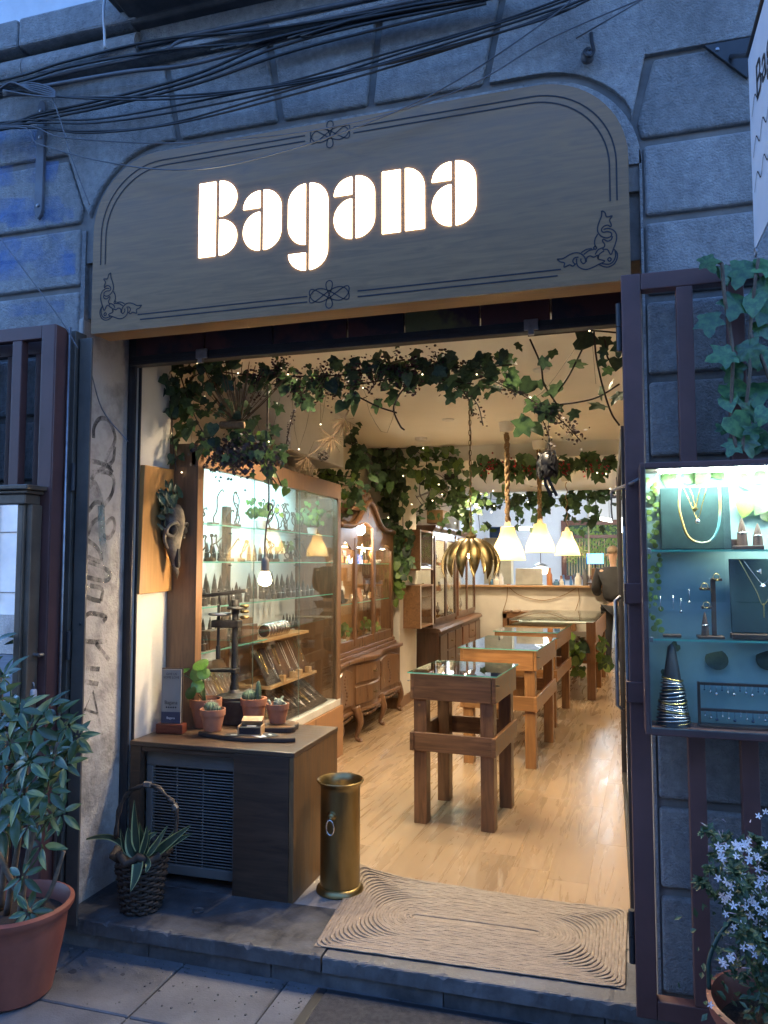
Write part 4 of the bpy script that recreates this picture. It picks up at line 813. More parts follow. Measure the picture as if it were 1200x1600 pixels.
for (u, v) in ((1122, 1322), (1125, 1335), (1155, 1322), (1163, 1318), (1170, 1330), (1185, 1340), (1122, 1372), (1135, 1378), (1148, 1372), (1158, 1376), (1160, 1368), (1128, 1400), (1140, 1398), (1132, 1408), (1146, 1415), (1185, 1382), (1190, 1375), (1165, 1418), (1178, 1412), (1188, 1425), (1183, 1440), (1192, 1445), (1178, 1480), (1190, 1485), (1180, 1492), (1172, 1478), (1195, 1500), (1185, 1275), (1196, 1268), (1196, 1320), (1180, 1395), (1195, 1405), (1150, 1362), (1143, 1385), (1192, 1350), (1170, 1345), (1198, 1460), (1110, 1570), (1165, 1390), (1240, 1400), (1230, 1350), (1220, 1440), (1210, 1300), (1225, 1500), (1215, 1380)) + tuple((random.uniform(1118, 1230), random.uniform(1300, 1510)) for _ in range(45)):
    o = link(bpy.data.objects.new('flower', flm), JP); p = PY(u, v, -.55 + random.uniform(-.06, .1)); s = random.uniform(.009, .0125)
    place(o, p - JP.location, (random.uniform(-.8, .5), -1, random.uniform(-.1, .9)), random.uniform(0, 6), s)
for k in range(70):
    u, v = random.uniform(1105, 1260), random.uniform(1275, 1520); p = PY(u, v, -.5 + random.uniform(-.08, .12)); o = link(bpy.data.objects.new('bud', bdm), JP); s = random.uniform(.010, .016)
    place(o, p - JP.location, (random.uniform(-1, .3), random.uniform(-.6, .2), random.uniform(-.1, .9)), 0, s)
# ================================================================== DISPLAY TABLES
def table(label, cx, cy, wd, dp, mx, mz, h=.865, rz=-5, tray=True):
    t = thing('display_table', label, 'table', (cx, cy, .113), R(rz)); a, b = wd / 2, dp / 2; L = .078
    for sx in (-1, 1):
        for sy in (-1, 1):
            x = sx * (a - .055); y = sy * (b - .055); part(t, 'leg', MB().box(x - L / 2, x + L / 2, y - L / 2, y + L / 2, 0, h - .02), mz, local=True, bev=.003)
    for z0, z1, e in ((h - .15, h - .003, .0), (.42, .525, .012)):
        for s in (-1, 1):
            part(t, 'apron_board' if z0 > .5 else 'lower_rail', MB().box(-a + .024 - e, a - .024 + e, s * (b - .012) - .012 + .001 * s, s * (b - .012) + .012, z0, z1), mx, local=True, bev=.0025)
            part(t, 'apron_board' if z0 > .5 else 'lower_rail', MB().box(s * (a - .011) - .0115, s * (a - .011) + .0115, -b - e + .002, b + e - .002, z0, z1), mx, local=True, bev=.0025)
    part(t, 'tray', MB().box(-a + .03, a - .03, -b + .03, b - .03, h - .09, h - .08), VELV_BK if tray else PAPER, local=True)
    g = part(t, 'glass_top', MB().box(-a - .012, a + .012, -b - .012, b + .012, h, h + .008), GLASS_T, local=True)
    ed = MB(); A, B = a + .0125, b + .0125
    for q in ((-A, A, -B - .001, -B), (-A, A, B, B + .001), (-A - .001, -A, -B, B), (A, A + .001, -B, B)): ed.box(*q, h + .0005, h + .0075)
    part(g, 'glass_edge', ed, GLASS_E, local=True)
    for s in (-1, 1): part(t, 'latch', MB().tube([(s * a * .98, -b + .03, h - .05), (s * (a + .014), -b + .03, h - .05), (s * (a + .02), -b + .015, h - .047)], .004, 6), STEEL, local=True, smooth=True)
    return t
table('nearest glass topped display table in dark stained pine', -.865, 1.845, .51, .57, W_T1, W_T1Z)
table('second glass topped display table in amber pine behind the nearest', -.79, 3.47, .58, 1.0, W_T2, W_T2Z, rz=-4)
table('third glass topped display table in amber pine between second and the large one', -.74, 5.02, .58, 1.1, W_T2, W_T2Z, rz=-4)
# large glass case table at the back
BT = thing('display_table', 'large amber pine table with glass case before the half wall', 'table', (-.6, 7.0, .113), R(-3)); a, b, h = .47, .95, .865
for x in (-a + .045, a - .045):
    for y in (-b + .045, 0, b - .045): part(BT, 'leg', MB().box(x - .045, x + .045, y - .045, y + .045, 0, h - .01), W_T2Z, local=True, bev=.003)
part(BT, 'side_board', MB().box(a - .012, a + .012, -b, b, h - .23, h), W_T2, local=True, bev=.003); part(BT, 'side_board', MB().box(-a - .012, -a + .012, -b, b, h - .23, h), W_T2, local=True, bev=.003)
part(BT, 'shelf', MB().box(-a + .02, a - .02, -b, b, h - .30, h - .27), W_T2, local=True, bev=.002); part(BT, 'low_shelf', MB().box(-a, a, -b, b, .40, .435), W_T2, local=True, bev=.002)
part(BT, 'glass_front', MB().box(-a + .09, a - .09, -b, -b + .006, h - .26, h - .01), GLASSM, local=True)
g = part(BT, 'glass_top', MB().box(-a - .012, a + .012, -b - .012, b + .012, h, h + .008), GLASS_T, local=True)
part(BT, 'lining', MB().box(-a + .02, a - .02, -b + .1, b - .02, h - .035, h - .025), PAPER, local=True)  # pale lining set high, stands in for the wall reflected in the glass
# slatted bench by the half wall
BE = thing('slatted_bench', 'brown slatted low table against the cream half wall', 'bench', (-1.0, 8.58, .113))
for x in (-1.49, -.52):
    for y in (8.43, 8.72): part(BE, 'leg', MB().box(x - .03, x + .03, y - .03, y + .03, .113, .90), W_T1Z, bev=.003)
part(BE, 'rail', MB().box(-1.52, -.49, 8.40, 8.43, .83, .91), W_T1, bev=.002); part(BE, 'rail', MB().box(-1.52, -.49, 8.72, 8.75, .83, .91), W_T1, bev=.002)
for k in range(8): part(BE, 'slat', MB().box(-1.52 + k * .132, -1.52 + k * .132 + .105, 8.39, 8.76, .911, .93), W_T1, bev=.002)
# ================================================================== WALL CABINET, LEFT
XC = -2.09
WC = thing('wall_display_cabinet', 'long walnut wall cabinet with sliding glass and cool lit shelves', 'display cabinet', (-2.27, 1.85, .113))
part(WC, 'end_panel', MB().box(-2.46, XC, .737, .775, .5, 2.26), W_CAB, bev=.003); part(WC, 'end_panel', MB().box(-2.46, XC, 2.935, 2.97, .5, 2.26), W_CAB, bev=.003)
part(WC, 'stile', MB().box(XC - .002, XC + .012, .737, .80, .5, 2.14), W_CAB, bev=.002); part(WC, 'stile', MB().box(XC - .002, XC + .012, 2.90, 2.97, .5, 2.14), W_CAB, bev=.002)
part(WC, 'header', MB().box(XC - .03, XC + .012, .737, 2.97, 2.14, 2.26), W_HEAD, bev=.003)
part(WC, 'top', MB().box(-2.46, XC - .031, .776, 2.934, 2.235, 2.26), W_CAB); 
part(WC, 'back_panel', MB().box(-2.475, -2.461, .737, 2.97, .5, 2.26), M('cabinet back', (.70, .72, .70), (.64, .66, .64), rough=.8), )
part(WC, 'base', MB().box(-2.46, XC + .03, .76, 2.99, .113, .50), WOOD('base panel', (.40, .20, .085), (.28, .14, .06), 'z', rough=.45))
part(WC, 'base_panel_joint', MB().box(XC + .0301, XC + .0315, 2.40, 2.404, .12, .50).box(XC + .0301, XC + .0315, 1.80, 1.804, .12, .50), STEM_DK)
part(WC, 'sill', MB().box(-2.46, XC + .015, .738, 2.969, .501, .555), M('cream sill', (.6, .56, .48)), bev=.004)
for z, y1 in ((1.84, 2.93), (1.63, 2.93), (1.38, 2.93), (1.135, 1.72)): 
    s = part(WC, 'shelf', MB().box(-2.44, -2.13, .78, y1, z - .004, z + .004), GLASSD); part(s, 'shelf_edge', MB().box(-2.1305, -2.129, .78, y1, z - .004, z + .004), GLASS_E)
part(WC, 'shelf_riser', MB().box(-2.455, -2.42, 1.70, 1.76, .56, 2.0), W_DK)
part(WC, 'shelf', MB().box(-2.44, -2.2, 1.80, 2.60, 1.10, 1.12), W_LITE, bev=.002); part(WC, 'shelf', MB().box(-2.44, -2.14, 1.80, 2.62, .80, .82), W_LITE, bev=.002)
for z in (1.83, 1.62, 1.37): 
    for y in (.80, 1.73, 2.9): part(WC, 'shelf_bracket', MB().box(-2.455, -2.40, y - .008, y + .008, z - .014, z - .005), BLACKM)
for y0, y1, x in ((.80, 1.46, XC - .012), (1.43, 2.18, XC - .020), (2.15, 2.90, XC - .012)): part(WC, 'glass_door', MB().box(x - .003, x + .003, y0, y1, .556, 2.139), GLASS_CAB)
for y in (1.445, 2.165): part(WC, 'glass_door_edge', MB().box(XC - .008, XC - .006, y - .002, y + .002, .556, 2.139), M('door edge', (.10, .16, .14), rough=.2))
part(WC, 'led_strip', MB().box(-2.20, -2.17, .80, 1.70, 2.205, 2.22), LED); part(WC, 'led_strip', MB().box(-2.20, -2.17, 1.80, 2.70, 2.205, 2.22), LED)
part(WC, 'led_profile', MB().box(-2.21, -2.16, .79, 2.92, 2.2205, 2.234), STEEL)
# ================================================================== ANTIQUE VITRINE
VX, VY0, VY1 = -2.12, 2.995, 4.90; VC = 3.97
VT = thing('antique_vitrine', 'carved walnut vitrine with arched glass doors and bowed legs', 'display cabinet', (-2.3, VC, .113))
def bow(f): return .055 * math.sin(math.pi * f) ** 2
def lowfront(z0, z1, dx=0, n=28):
    pts = []
    for i in range(n + 1):
        f = i / n; y = VY0 + (VY1 - VY0) * f
        x = VX + dx + (.05 * math.exp(-((f - .45) / .17) ** 2)) + .03 * math.cos((f - .45) * 12) * .6; pts.append((x, y))
    return MB().prism(pts + [(-2.49, VY1), (-2.49, VY0)], z0, z1, 'z')
part(VT, 'base_body', lowfront(.37, .77, -.01), W_ANT, smooth='auto'); part(VT, 'base_top', lowfront(.771, .805, .025), W_ANT, bev=.008); part(VT, 'base_moulding', lowfront(.34, .369, .015), W_ANT, bev=.008)
def frontx(y): f = (y - VY0) / (VY1 - VY0); return VX - .01 + .05 * math.exp(-((f - .45) / .17) ** 2) + .018 * math.cos((f - .45) * 12)
def fpanel(y0, y1, z0, z1, nm, th=.012, arch=0):
    n = 10; m = MB(); vs = []
    for i in range(n + 1):
        y = y0 + (y1 - y0) * i / n; x = frontx(y); zt = z1 + arch * math.sin(math.pi * i / n); vs += [(x, y, z0), (x + th, y, z0 + .01), (x + th, y, zt - .01), (x, y, zt)]
    m.add(vs, [(i * 4 + k, i * 4 + 4 + k, i * 4 + 5 + k, i * 4 + k + 1) for i in range(n) for k in range(3)] + [(0, 1, 2, 3), tuple(n * 4 + k for k in (3, 2, 1, 0))]); return part(VT, nm, m, W_ANT, smooth='auto')
d = fpanel(3.06, 3.42, .41, .70, 'door_panel', arch=.035); d2 = fpanel(4.24, 4.82, .41, .70, 'door_panel', arch=.035)
for z0, z1 in ((.40, .565), (.585, .75)):
    dr = fpanel(3.48, 4.16, z0, z1, 'drawer'); part(dr, 'drawer_pull', MB().tube([(frontx(3.82) + .012, 3.80 - .02, (z0 + z1) / 2), (frontx(3.82) + .03, 3.82, (z0 + z1) / 2 - .012), (frontx(3.82) + .012, 3.84 + .02, (z0 + z1) / 2)], .005, 6), BRASS_DK, smooth=True)
m_ = MB()
for y in (3.24, 4.53):
    for k in range(9):
        a = k * .7; m_.ball((frontx(y) + .012, y + .05 * math.sin(a) * (1 - k / 12), .46 + k * .028), .014 - .0006 * k, 6)
part(VT, 'door_carving', m_, W_ANT, smooth=True, kind='stuff')
for y, x in ((3.03, VX - .01), (3.44, VX + .02), (4.14, VX + .02), (4.87, VX - .01), (3.03, -2.46), (4.86, -2.46)):
    c = [(x - .01, y, .40), (x + .02, y, .33), (x + .035, y, .27), (x + .01, y, .19), (x, y, .145), (x + .03, y, .122), (x + .045, y, .125)]
    part(VT, 'leg', MB().tube(spline(c, 5), [.045 - .028 * min(1, i / 18) + (.008 if i > 24 else 0) for i in range(31)], 10), W_ANT, smooth=True)
m_ = MB()
for k in range(40): y = VY0 + .05 + k * .045; m_.ball((frontx(y) + .01, y, .335 - .028 * abs(math.sin(k * .33))), .016, 6)
part(VT, 'apron_carving', m_, W_ANT, smooth=True, kind='stuff')
UX = -2.16; U0, U1 = 3.13, 4.80
def archz(y): f = (y - U0) / (U1 - U0); return 1.93 + .235 * math.exp(-((f - .5) / .22) ** 2) + .03 * math.cos((f - .5) * 14) * (1 - abs(f - .5))
ys = [U0 + (U1 - U0) * i / 40 for i in range(41)]
part(VT, 'side_panel', MB().box(-2.48, UX, U0, U0 + .03, .806, 1.93), W_ANT); part(VT, 'side_panel', MB().box(-2.48, UX, U1 - .03, U1, .806, 1.93), W_ANT)
part(VT, 'back_panel', MB().box(-2.497, -2.481, U0, U1, .806, 2.1), WOOD('vitrine back', (.45, .24, .10), (.33, .17, .07), 'z', rough=.5))
part(VT, 'stepped_base', MB().box(-2.49, UX + .03, U0 - .03, U1 + .03, .806, .84).box(-2.48, UX + .015, U0 - .015, U1 + .015, .841, .875), W_ANT, bev=.006)
part(VT, 'front_frame', MB().box(UX - .022, UX + .004, U0, U0 + .07, .876, 1.9).box(UX - .022, UX + .004, U1 - .07, U1, .876, 1.9).box(UX - .02, UX + .002, U0 + .07, U1 - .07, .876, .96), W_ANT, bev=.003)
panes = ((U0 + .07, 3.55), (3.62, 4.10), (4.17, U1 - .07))
def headlow(y):
    for a, b in panes:
        if a <= y <= b: f = (y - a) / (b - a); return archz((a + b) / 2) - .21 + .05 * math.sin(math.pi * f) + .025 * math.sin(math.pi * 2 * f * 1.0) * (1 if a < 3.5 else -1 if a > 4.1 else 0)
    return 1.74
ysf = [U0 + (U1 - U0) * i / 90 for i in range(91)]
part(VT, 'arched_header', MB().prism([(y, headlow(y)) for y in ysf] + [(y, archz(y)) for y in ysf[::-1]], UX - .02, UX + .003, 'x'), W_ANT)
part(VT, 'arched_cornice', MB().tube([(UX + .01, y, archz(y)) for y in ys], .028, 8), W_ANT, smooth=True)
part(VT, 'roof', MB().prism([(y, archz(y) - .02) for y in ys] + [(y, archz(y)) for y in ys[::-1]], -2.48, UX - .021, 'x'), W_ANT)
for y in (3.585, 4.135): part(VT, 'door_stile', MB().box(UX - .018, UX + .008, y - .035, y + .035, .9, 1.85), W_ANT, bev=.005)
for a, b in panes: part(VT, 'glass_pane', MB().box(UX - .012, UX - .009, a, b, .96, 2.05), GLASSM)
for y in (3.56, 4.11): part(VT, 'lock_plate', MB().obox((UX + .01, y, 1.35), (.004, .018, .10)), BRASS_DK, bev=.001)
for z in (1.62, 1.27): s = part(VT, 'shelf', MB().box(-2.475, UX - .03, U0 + .03, U1 - .03, z - .004, z + .004), GLASSD); part(s, 'shelf_edge', MB().box(UX - .03, UX - .0285, U0 + .03, U1 - .03, z - .004, z + .004), GLASS_E)
part(VT, 'lamp_strip', MB().box(UX - .05, UX - .035, U0 + .2, U1 - .2, 1.765, 1.772), LEDW); part(VT, 'lower_floor', MB().box(-2.475, UX - .03, U0 + .03, U1 - .03, .877, .885), W_ANT)  # strip added behind the header to light the vitrine evenly
m_ = MB()
for k in range(70):
    f = random.uniform(-1, 1); z = 2.17 + random.uniform(0, .17) * (1 - abs(f)) ** 1.3; m_.ball((UX - .02 + random.uniform(-.01, .015), VC + f * .36, z - .02 * abs(f)), random.uniform(.012, .024), 6)
cr_ = part(VT, 'crest_carving', m_, W_ANT, smooth=True, kind='stuff'); part(VT, 'crest', MB().prism([(VC - .42, 2.10), (VC + .42, 2.10), (VC + .3, 2.18), (VC + .2, 2.20), (VC + .13, 2.29), (VC + .06, 2.31), (VC, 2.345), (VC - .06, 2.31), (VC - .13, 2.29), (VC - .2, 2.20), (VC - .3, 2.18)], UX - .04, UX - .02, 'x'), W_ANT, bev=.008)
b_ = part(VT, 'bulb', MB().ball((-2.30, 3.80, 1.92), .035, 14), BULB, smooth=True); part(VT, 'bulb_holder', MB().lathe([(.016, 0), (.018, .05), (.008, .07)], (-2.30, 3.80, 1.955), 12), WHITE)
o = point('vitrine light', (-2.30, 3.80, 1.92), 1.0, WARM, .035); o.parent = VT; o.location = Vector((-2.32, 3.80, 1.80)) - VT.location
# ================================================================== TWO WALL BOXES ON THE COLUMN
for z0, z1, lb in ((1.55, 1.99, 'upper oak display box on the column beside the vitrine'), (.93, 1.39, 'lower oak display box on the column beside the vitrine')):
    t = thing('wall_box', lb, 'display box', (-2.05, 5.43, z0))
    for nm, q in (('side', (-2.139, -1.95, 5.13, 5.15, z0, z1)), ('side', (-2.139, -1.95, 5.71, 5.73, z0, z1)), ('top', (-2.139, -1.95, 5.151, 5.709, z1 - .02, z1)), ('bottom', (-2.139, -1.95, 5.151, 5.709, z0, z0 + .02))): part(t, nm, MB().box(*q), W_BOX, bev=.002)
    part(t, 'lining', MB().box(-2.138, -2.13, 5.15, 5.71, z0 + .02, z1 - .02), PAPER); part(t, 'glass', MB().box(-1.958, -1.954, 5.15, 5.71, z0 + .02, z1 - .02), GLASSM)
    part(t, 'edge_trim', MB().box(-1.9495, -1.945, 5.13, 5.15, z0, z1).box(-1.9495, -1.945, 5.71, 5.73, z0, z1), WHITE)
# ================================================================== DARK OAK CABINETS
def oak(label, y0, y1, m, xf=-1.90):
    t = thing('oak_cabinet', label, 'display cabinet', (-2.1, (y0 + y1) / 2, .113)); xb = -2.295; W = y1 - y0
    part(t, 'base_body', MB().box(xb, xf, y0, y1, .113, .83), m, bev=.003)
    part(t, 'base_top', MB().prism([(xb, .831), (xf + .035, .831), (xf + .04, .85), (xf + .02, .875), (xf - .03, .885), (xb, .885)], y0 - .03, y1 + .03, 'y') , m, bev=.004)
    w3 = W / 3
    for k in (0, 2): part(t, 'door_panel', MB().box(xf, xf + .016, y0 + k * w3 + .04, y0 + (k + 1) * w3 - .03, .18, .79), m, bev=.01)
    for q in range(3):
        d = part(t, 'drawer', MB().box(xf, xf + .018, y0 + w3 + .01, y0 + 2 * w3 - .01, .18 + q * .21, .18 + q * .21 + .19), m, bev=.008)
        part(d, 'drawer_pull', MB().tube([(xf + .018, y0 + 1.5 * w3 - .04, .27 + q * .21), (xf + .035, y0 + 1.5 * w3, .262 + q * .21), (xf + .018, y0 + 1.5 * w3 + .04, .27 + q * .21)], .006, 6), BRASS_DK, smooth=True)
    xu = xf - .07
    part(t, 'upper_back', MB().box(xb, xb + .012, y0 + .04, y1 - .04, .886, 2.0), M('cabinet lining', (.62, .56, .44), rough=.6))
    for a in (y0 + .03, y1 - .06): part(t, 'upper_side', MB().box(xu - .025, xu, a, a + .03, .886, 2.0).box(xb, xb + .03, a, a + .03, .886, 2.0), m, bev=.003); part(t, 'side_glass', MB().box(xb + .03, xu - .025, a + .013, a + .016, .93, 1.96), GLASSM)
    part(t, 'upper_rail', MB().box(xb + .013, xu, y0 + .061, y1 - .061, .886, .93), m); part(t, 'upper_rail', MB().box(xb + .013, xu, y0 + .061, y1 - .061, 1.95, 2.0), m)
    part(t, 'cornice', MB().prism([(xb, 2.001), (xu + .01, 2.001), (xu + .04, 2.04), (xu + .045, 2.07), (xb, 2.07)], y0, y1, 'y'), m, bev=.006)
    ym = (y0 + y1) / 2
    for a, b in ((y0 + .061, ym - .002), (ym + .002, y1 - .061)):
        d = part(t, 'glass_door', MB().box(xu + .001, xu + .02, a, a + .045, .931, 1.949).box(xu + .001, xu + .02, b - .045, b, .931, 1.949).box(xu + .002, xu + .019, a + .045, b - .045, .931, .98).box(xu + .002, xu + .019, a + .045, b - .045, 1.90, 1.949), m, bev=.003); part(d, 'glass_pane', MB().box(xu + .008, xu + .011, a + .045, b - .045, .98, 1.90), GLASSM)
    part(t, 'lock_plate', MB().obox((xu + .022, ym, 1.45), (.004, .03, .11)), BRASS_DK)
    for z in (1.6, 1.27): part(t, 'shelf', MB().box(xb + .013, xu - .03, y0 + .065, y1 - .065, z - .004, z + .004), GLASSD)
    l = part(t, 'lamp_strip', MB().box(xu - .06, xu - .04, y0 + .15, y1 - .15, 1.935, 1.945), LEDW)
    return t
oak('dark oak glazed cabinet with drawers behind the wall boxes', 5.79, 7.16, W_DK); oak('reddish glazed cabinet farthest along the left wall', 7.20, 8.66, WOOD('red oak', (.17, .075, .035), (.08, .035, .018), 'z', rough=.36, coat=.15))
# ================================================================== LAMPS
def bell(label, x, y, zb, zc, rope=True):
    t = thing('pendant_lamp', label, 'pendant lamp', (x, y, zb)); h = .285
    prof = [(.152, 0), (.147, .02), (.138, .06), (.122, .11), (.10, .16), (.079, .20), (.066, .24), (.06, h)]
    part(t, 'shade', MB().lathe(prof + [(.057, h), (.063, .24), (.076, .20), (.097, .16), (.119, .11), (.135, .06), (.144, .02), (.149, 0)], (x, y, zb), 40), SHADE, smooth='auto').data.polygons
    part(t, 'shade_cap', MB().lathe([(.059, 0), (.03, .008), (.02, .05), (.008, .06)], (x, y, zb + h + .001), 20), SHADE, smooth='auto')
    part(t, 'bulb', MB().ball((x, y, zb + .085), .045, 14), BULB, smooth=True)
    L = zc - zb - h; n = 30
    if rope: part(t, 'rope', MB().tube([(x + .012 * math.sin(k * 1.1), y + .012 * math.cos(k * 1.3), zb + h + .04 + (L - .1) * k / n) for k in range(n + 1)], [.016 + .006 * math.sin(k * 2.3) for k in range(n + 1)], 8).tube([(x - .014 * math.sin(k * 1.1), y - .012 * math.cos(k * 1.3), zb + h + .04 + (L - .1) * k / n) for k in range(n + 1)], .012, 6), ROPE, smooth=True)
    else: part(t, 'cord', MB().tube([(x + .012 * math.sin(k * .9), y, zb + h + .04 + (L - .1) * k / n) for k in range(n + 1)], .006, 6), ROPE, smooth=True)
    part(t, 'ceiling_rose', MB().lathe([(.02, 0), (.055, .005), (.065, .05), (.07, .09)], (x, y, zc - .092), 24), CEIL, smooth='auto')
    o = point('pendant light', (0, 0, 0), 36, WARM, .045); o.parent = t; o.location = (0, 0, .07)
    return t
bell('nearest white bell pendant lamp hung on thick rope', -.84, 3.77, 1.65, 2.85); bell('middle white bell pendant lamp hung on rope', -.66, 4.85, 1.73, 2.85); bell('farthest and smallest looking white bell pendant lamp on thin cord', -.49, 6.6, 1.72, 2.70, False)
FL = thing('flower_pendant', 'brass pendant lamp shaped like a drooping flower on a chain', 'pendant lamp', (-.97, 2.68, 1.55)); fx, fy, fz = -.97, 2.68, 1.83
for k in range(13):
    a = 2 * math.pi * k / 13 + .2; d = Vector((math.cos(a), math.sin(a), 0)); c = []; rr_k = 1 + .06 * math.sin(k * 2.4)
    for i in range(9):
        f = i / 8; ang = f * 1.95; c.append(Vector((fx, fy, fz - .02)) + d * (.205 * rr_k * math.sin(ang) ** .9 * (1 if f < .8 else 1 - (f - .8) * .45) + .01) + Vector((0, 0, -.205 * (1 - math.cos(ang)) * rr_k)))
    m = MB(); vs = []; s_ = d.cross(Vector((0, 0, 1)))
    for i, p in enumerate(c):
        f = i / 8; w_ = .046 * math.sin(math.pi * min(1, f * .93 + .06)) ** .8; n_out = (p - Vector((fx, fy, fz - .2))).normalized(); vs += [p - s_ * w_ - n_out * w_ * .3, p, p + s_ * w_ - n_out * w_ * .3]
    m.add(vs, [(i * 3 + q, i * 3 + q + 1, i * 3 + q + 4, i * 3 + q + 3) for i in range(8) for q in range(2)]); o = part(FL, 'petal', m, BRASS_DK, smooth=True); sd = o.modifiers.new('thick', 'SOLIDIFY'); sd.thickness = .002
part(FL, 'hub', MB().lathe([(.035, 0), (.04, .02), (.02, .04), (.006, .06)], (fx, fy, fz - .03), 16), BRASS_DK, smooth='auto')
part(FL, 'bulb', MB().ball((fx, fy, fz - .14), .03, 12), BULB, smooth=True)
for k in range(26):
    z = fz + .04 + k * .0375; m = MB(); R1 = []
    for i in range(10): t_a = 2 * math.pi * i / 10; q = (.009 * math.cos(t_a), .024 * math.sin(t_a)); R1.append((fx + q[0], fy, z + q[1]) if k % 2 else (fx, fy + q[0], z + q[1]))
    part(FL, 'chain_link', m.tube(R1, .0028, 5, close=True), BRASS_DK, smooth=True)
part(FL, 'cord', MB().tube([(fx + .006 * math.sin(k), fy + .006, fz + .02 + k * .05) for k in range(20)], .003, 5), CABLE, smooth=True)
o = point('flower light', (0, 0, 0), 11, WARM, .03); o.parent = FL; o.location = Vector((fx, fy, fz - .15)) - FL.location
BBp = PY(414, 905, .8); EB = thing('bare_bulb', 'bare glowing bulb on a dangling cord before the wall cabinet', 'light bulb', (BBp.x, BBp.y, BBp.z - .04)); bx, by, bz = BBp
part(EB, 'bulb', MB().ball((bx, by, bz - .008), .034, 16, .8), BULB, smooth=True); part(EB, 'bulb_neck', MB().lathe([(.033, 0), (.022, .03), (.015, .04)], (bx, by, bz + .005), 16), SHADE, smooth='auto')
part(EB, 'socket', MB().lathe([(.020, 0), (.021, .006), (.0205, .05), (.018, .065), (.008, .075), (.006, .10)], (bx, by, bz + .04), 18), M('grey lamp socket', (.28, .24, .19), rough=.6), smooth='auto')
cp = [PY(u, v, .8) for u, v in ((414, 872), (414, 850), (417, 820), (421, 802), (426, 794), (424, 787), (419, 790), (420, 797), (420, 760), (418, 700), (418, 620), (417, 585))]
part(EB, 'cord', MB().tube(spline(cp, 6), .0048, 7), M('fabric cord', (.16, .12, .09), rough=.7), smooth=True)
o = point('bulb light', (0, 0, 0), 6, WARM, .035); o.parent = EB; o.location = (0, -.0, .03)
# ceiling fittings
for (u, v, z, lb, nm) in ((658, 684, 2.85, 'white smoke detector on the cream ceiling', 'smoke_detector'),):
    d = _ray(u, v); p = CAM + d * ((z - CAM.z) / d.z); single(nm, lb, 'detector', MB().lathe([(.05, -.03), (.06, -.02), (.062, 0)], p, 24), WHITE, smooth='auto')
for (u, v, lb) in ((846, 577, 'lit round ceiling spot above the ivy garland'), (690, 560, 'round ceiling spot hidden behind the ivy garland'), (700, 655, 'round ceiling spot left of the chain'), (500, 545, 'round ceiling spot just inside the shutter, left'), (850, 515, 'round ceiling spot just inside the shutter, right'), (Vector((-1.3, 6.1, 2.698)), 900, 'added fill spot in the lower rear ceiling by the oak cabinets'), (Vector((-1.0, 7.9, 2.698)), 900, 'added fill spot in the rear ceiling above the large table'), (Vector((.3, 6.9, 2.698)), 900, 'added fill spot in the rear ceiling near the right wall')):  # the rear ceiling spots are added, unseen, to brighten the back
    if isinstance(u, Vector): p = u
    else: d = _ray(u, v); p = CAM + d * ((2.848 - CAM.z) / d.z)
    t = thing('ceiling_spot', lb, 'ceiling lamp', p); part(t, 'ring', MB().lathe([(.055, 0), (.05, -.012), (.04, -.012)], p, 24), WHITE, smooth='auto'); part(t, 'lens', MB().lathe([(.04, -.010), (.001, -.011)], p, 20), BULBW)
    o = point('spot light', (0, 0, 0), 10 if v < 550 else 16 if v == 900 else 12, (1, .80, .55), .05); o.data.type = 'SPOT'; o.data.spot_size = R(140); o.data.spot_blend = .6; o.parent = t; o.location = (0, 0, -.03)
single('ceiling_vent', 'small grey vent box on the cream ceiling at the right', 'vent', MB().obox(PY(905, 648, 4.2), (.16, .1, .05)), CEIL, bev=.006)
# ================================================================== BACK OF THE SHOP: COUNTER AND WORKSHOP
single('shop_counter', 'light wooden counter board on the half wall', 'counter', MB().box(-2.3, -.30, 8.72, 9.0, 1.272, 1.30), W_LITE, bev=.004)
single('shop_counter', 'darker raised counter end at the right of the half wall', 'counter', MB().box(-.295, .06, 8.68, 9.0, 1.272, 1.315), W_T1, bev=.004)
single('rope_swag', 'thin rope hung in a swag across the half wall', 'rope', MB().tube(spline([PY(793, 915, 8.78), PY(812, 930, 8.78), PY(848, 938, 8.78), (PY(880, 930, 8.78)), PY(903, 917, 8.78)], 6), .006, 6).tube(spline([PY(903, 917, 8.78), PY(905, 935, 8.78), PY(899, 955, 8.76)], 5), .006, 6).tube(spline([PY(793, 915, 8.78), PY(792, 935, 8.78), PY(786, 955, 8.76)], 5), .006, 6), ROPE, smooth=True)
WG = thing('partition_window', 'glazed partition above the half wall to the workshop', 'window', (-1.1, 8.9, 1.3))
part(WG, 'pane', MB().box(-2.29, -.3, 8.93, 8.936, 1.31, 2.69), GLASS('partition glass', (.93, .96, 1), .06)); part(WG, 'frame', MB().box(-2.29, -2.25, 8.91, 8.95, 1.305, 2.69).box(-.31, -.29, 8.91, 8.95, 1.316, 2.69), WHITE)
WW = thing('workshop_window', 'red brown framed workshop window with greenery outside', 'window', (-.3, 11.6, 1.2)); q = [PY(878, 905, 11.58), PY(975, 812, 11.58)]
x0, x1, z0, z1 = q[0].x, .6, q[0].z, q[1].z
FRW = WOOD('window frame red', (.16, .055, .035), (.10, .035, .022), 'z')
part(WW, 'frame', MB().box(x0, x0 + .09, 11.54, 11.6, z0, z1).box(x1 - .09, x1, 11.54, 11.6, z0, z1).box(x0 + .09, x1 - .09, 11.54, 11.6, z1 - .09, z1).box(x0 + .09, x1 - .09, 11.54, 11.6, z0, z0 + .07).box(x0 + .09, x1 - .09, 11.545, 11.595, z1 - .33, z1 - .27), FRW, bev=.004)
part(WW, 'pane', MB().box(x0 + .09, x1 - .09, 11.595, 11.598, z0 + .07, z1 - .09), EMIT('daylit foliage pane', (.10, .16, .11), .12))  # pane glows itself in place of daylight on foliage outside
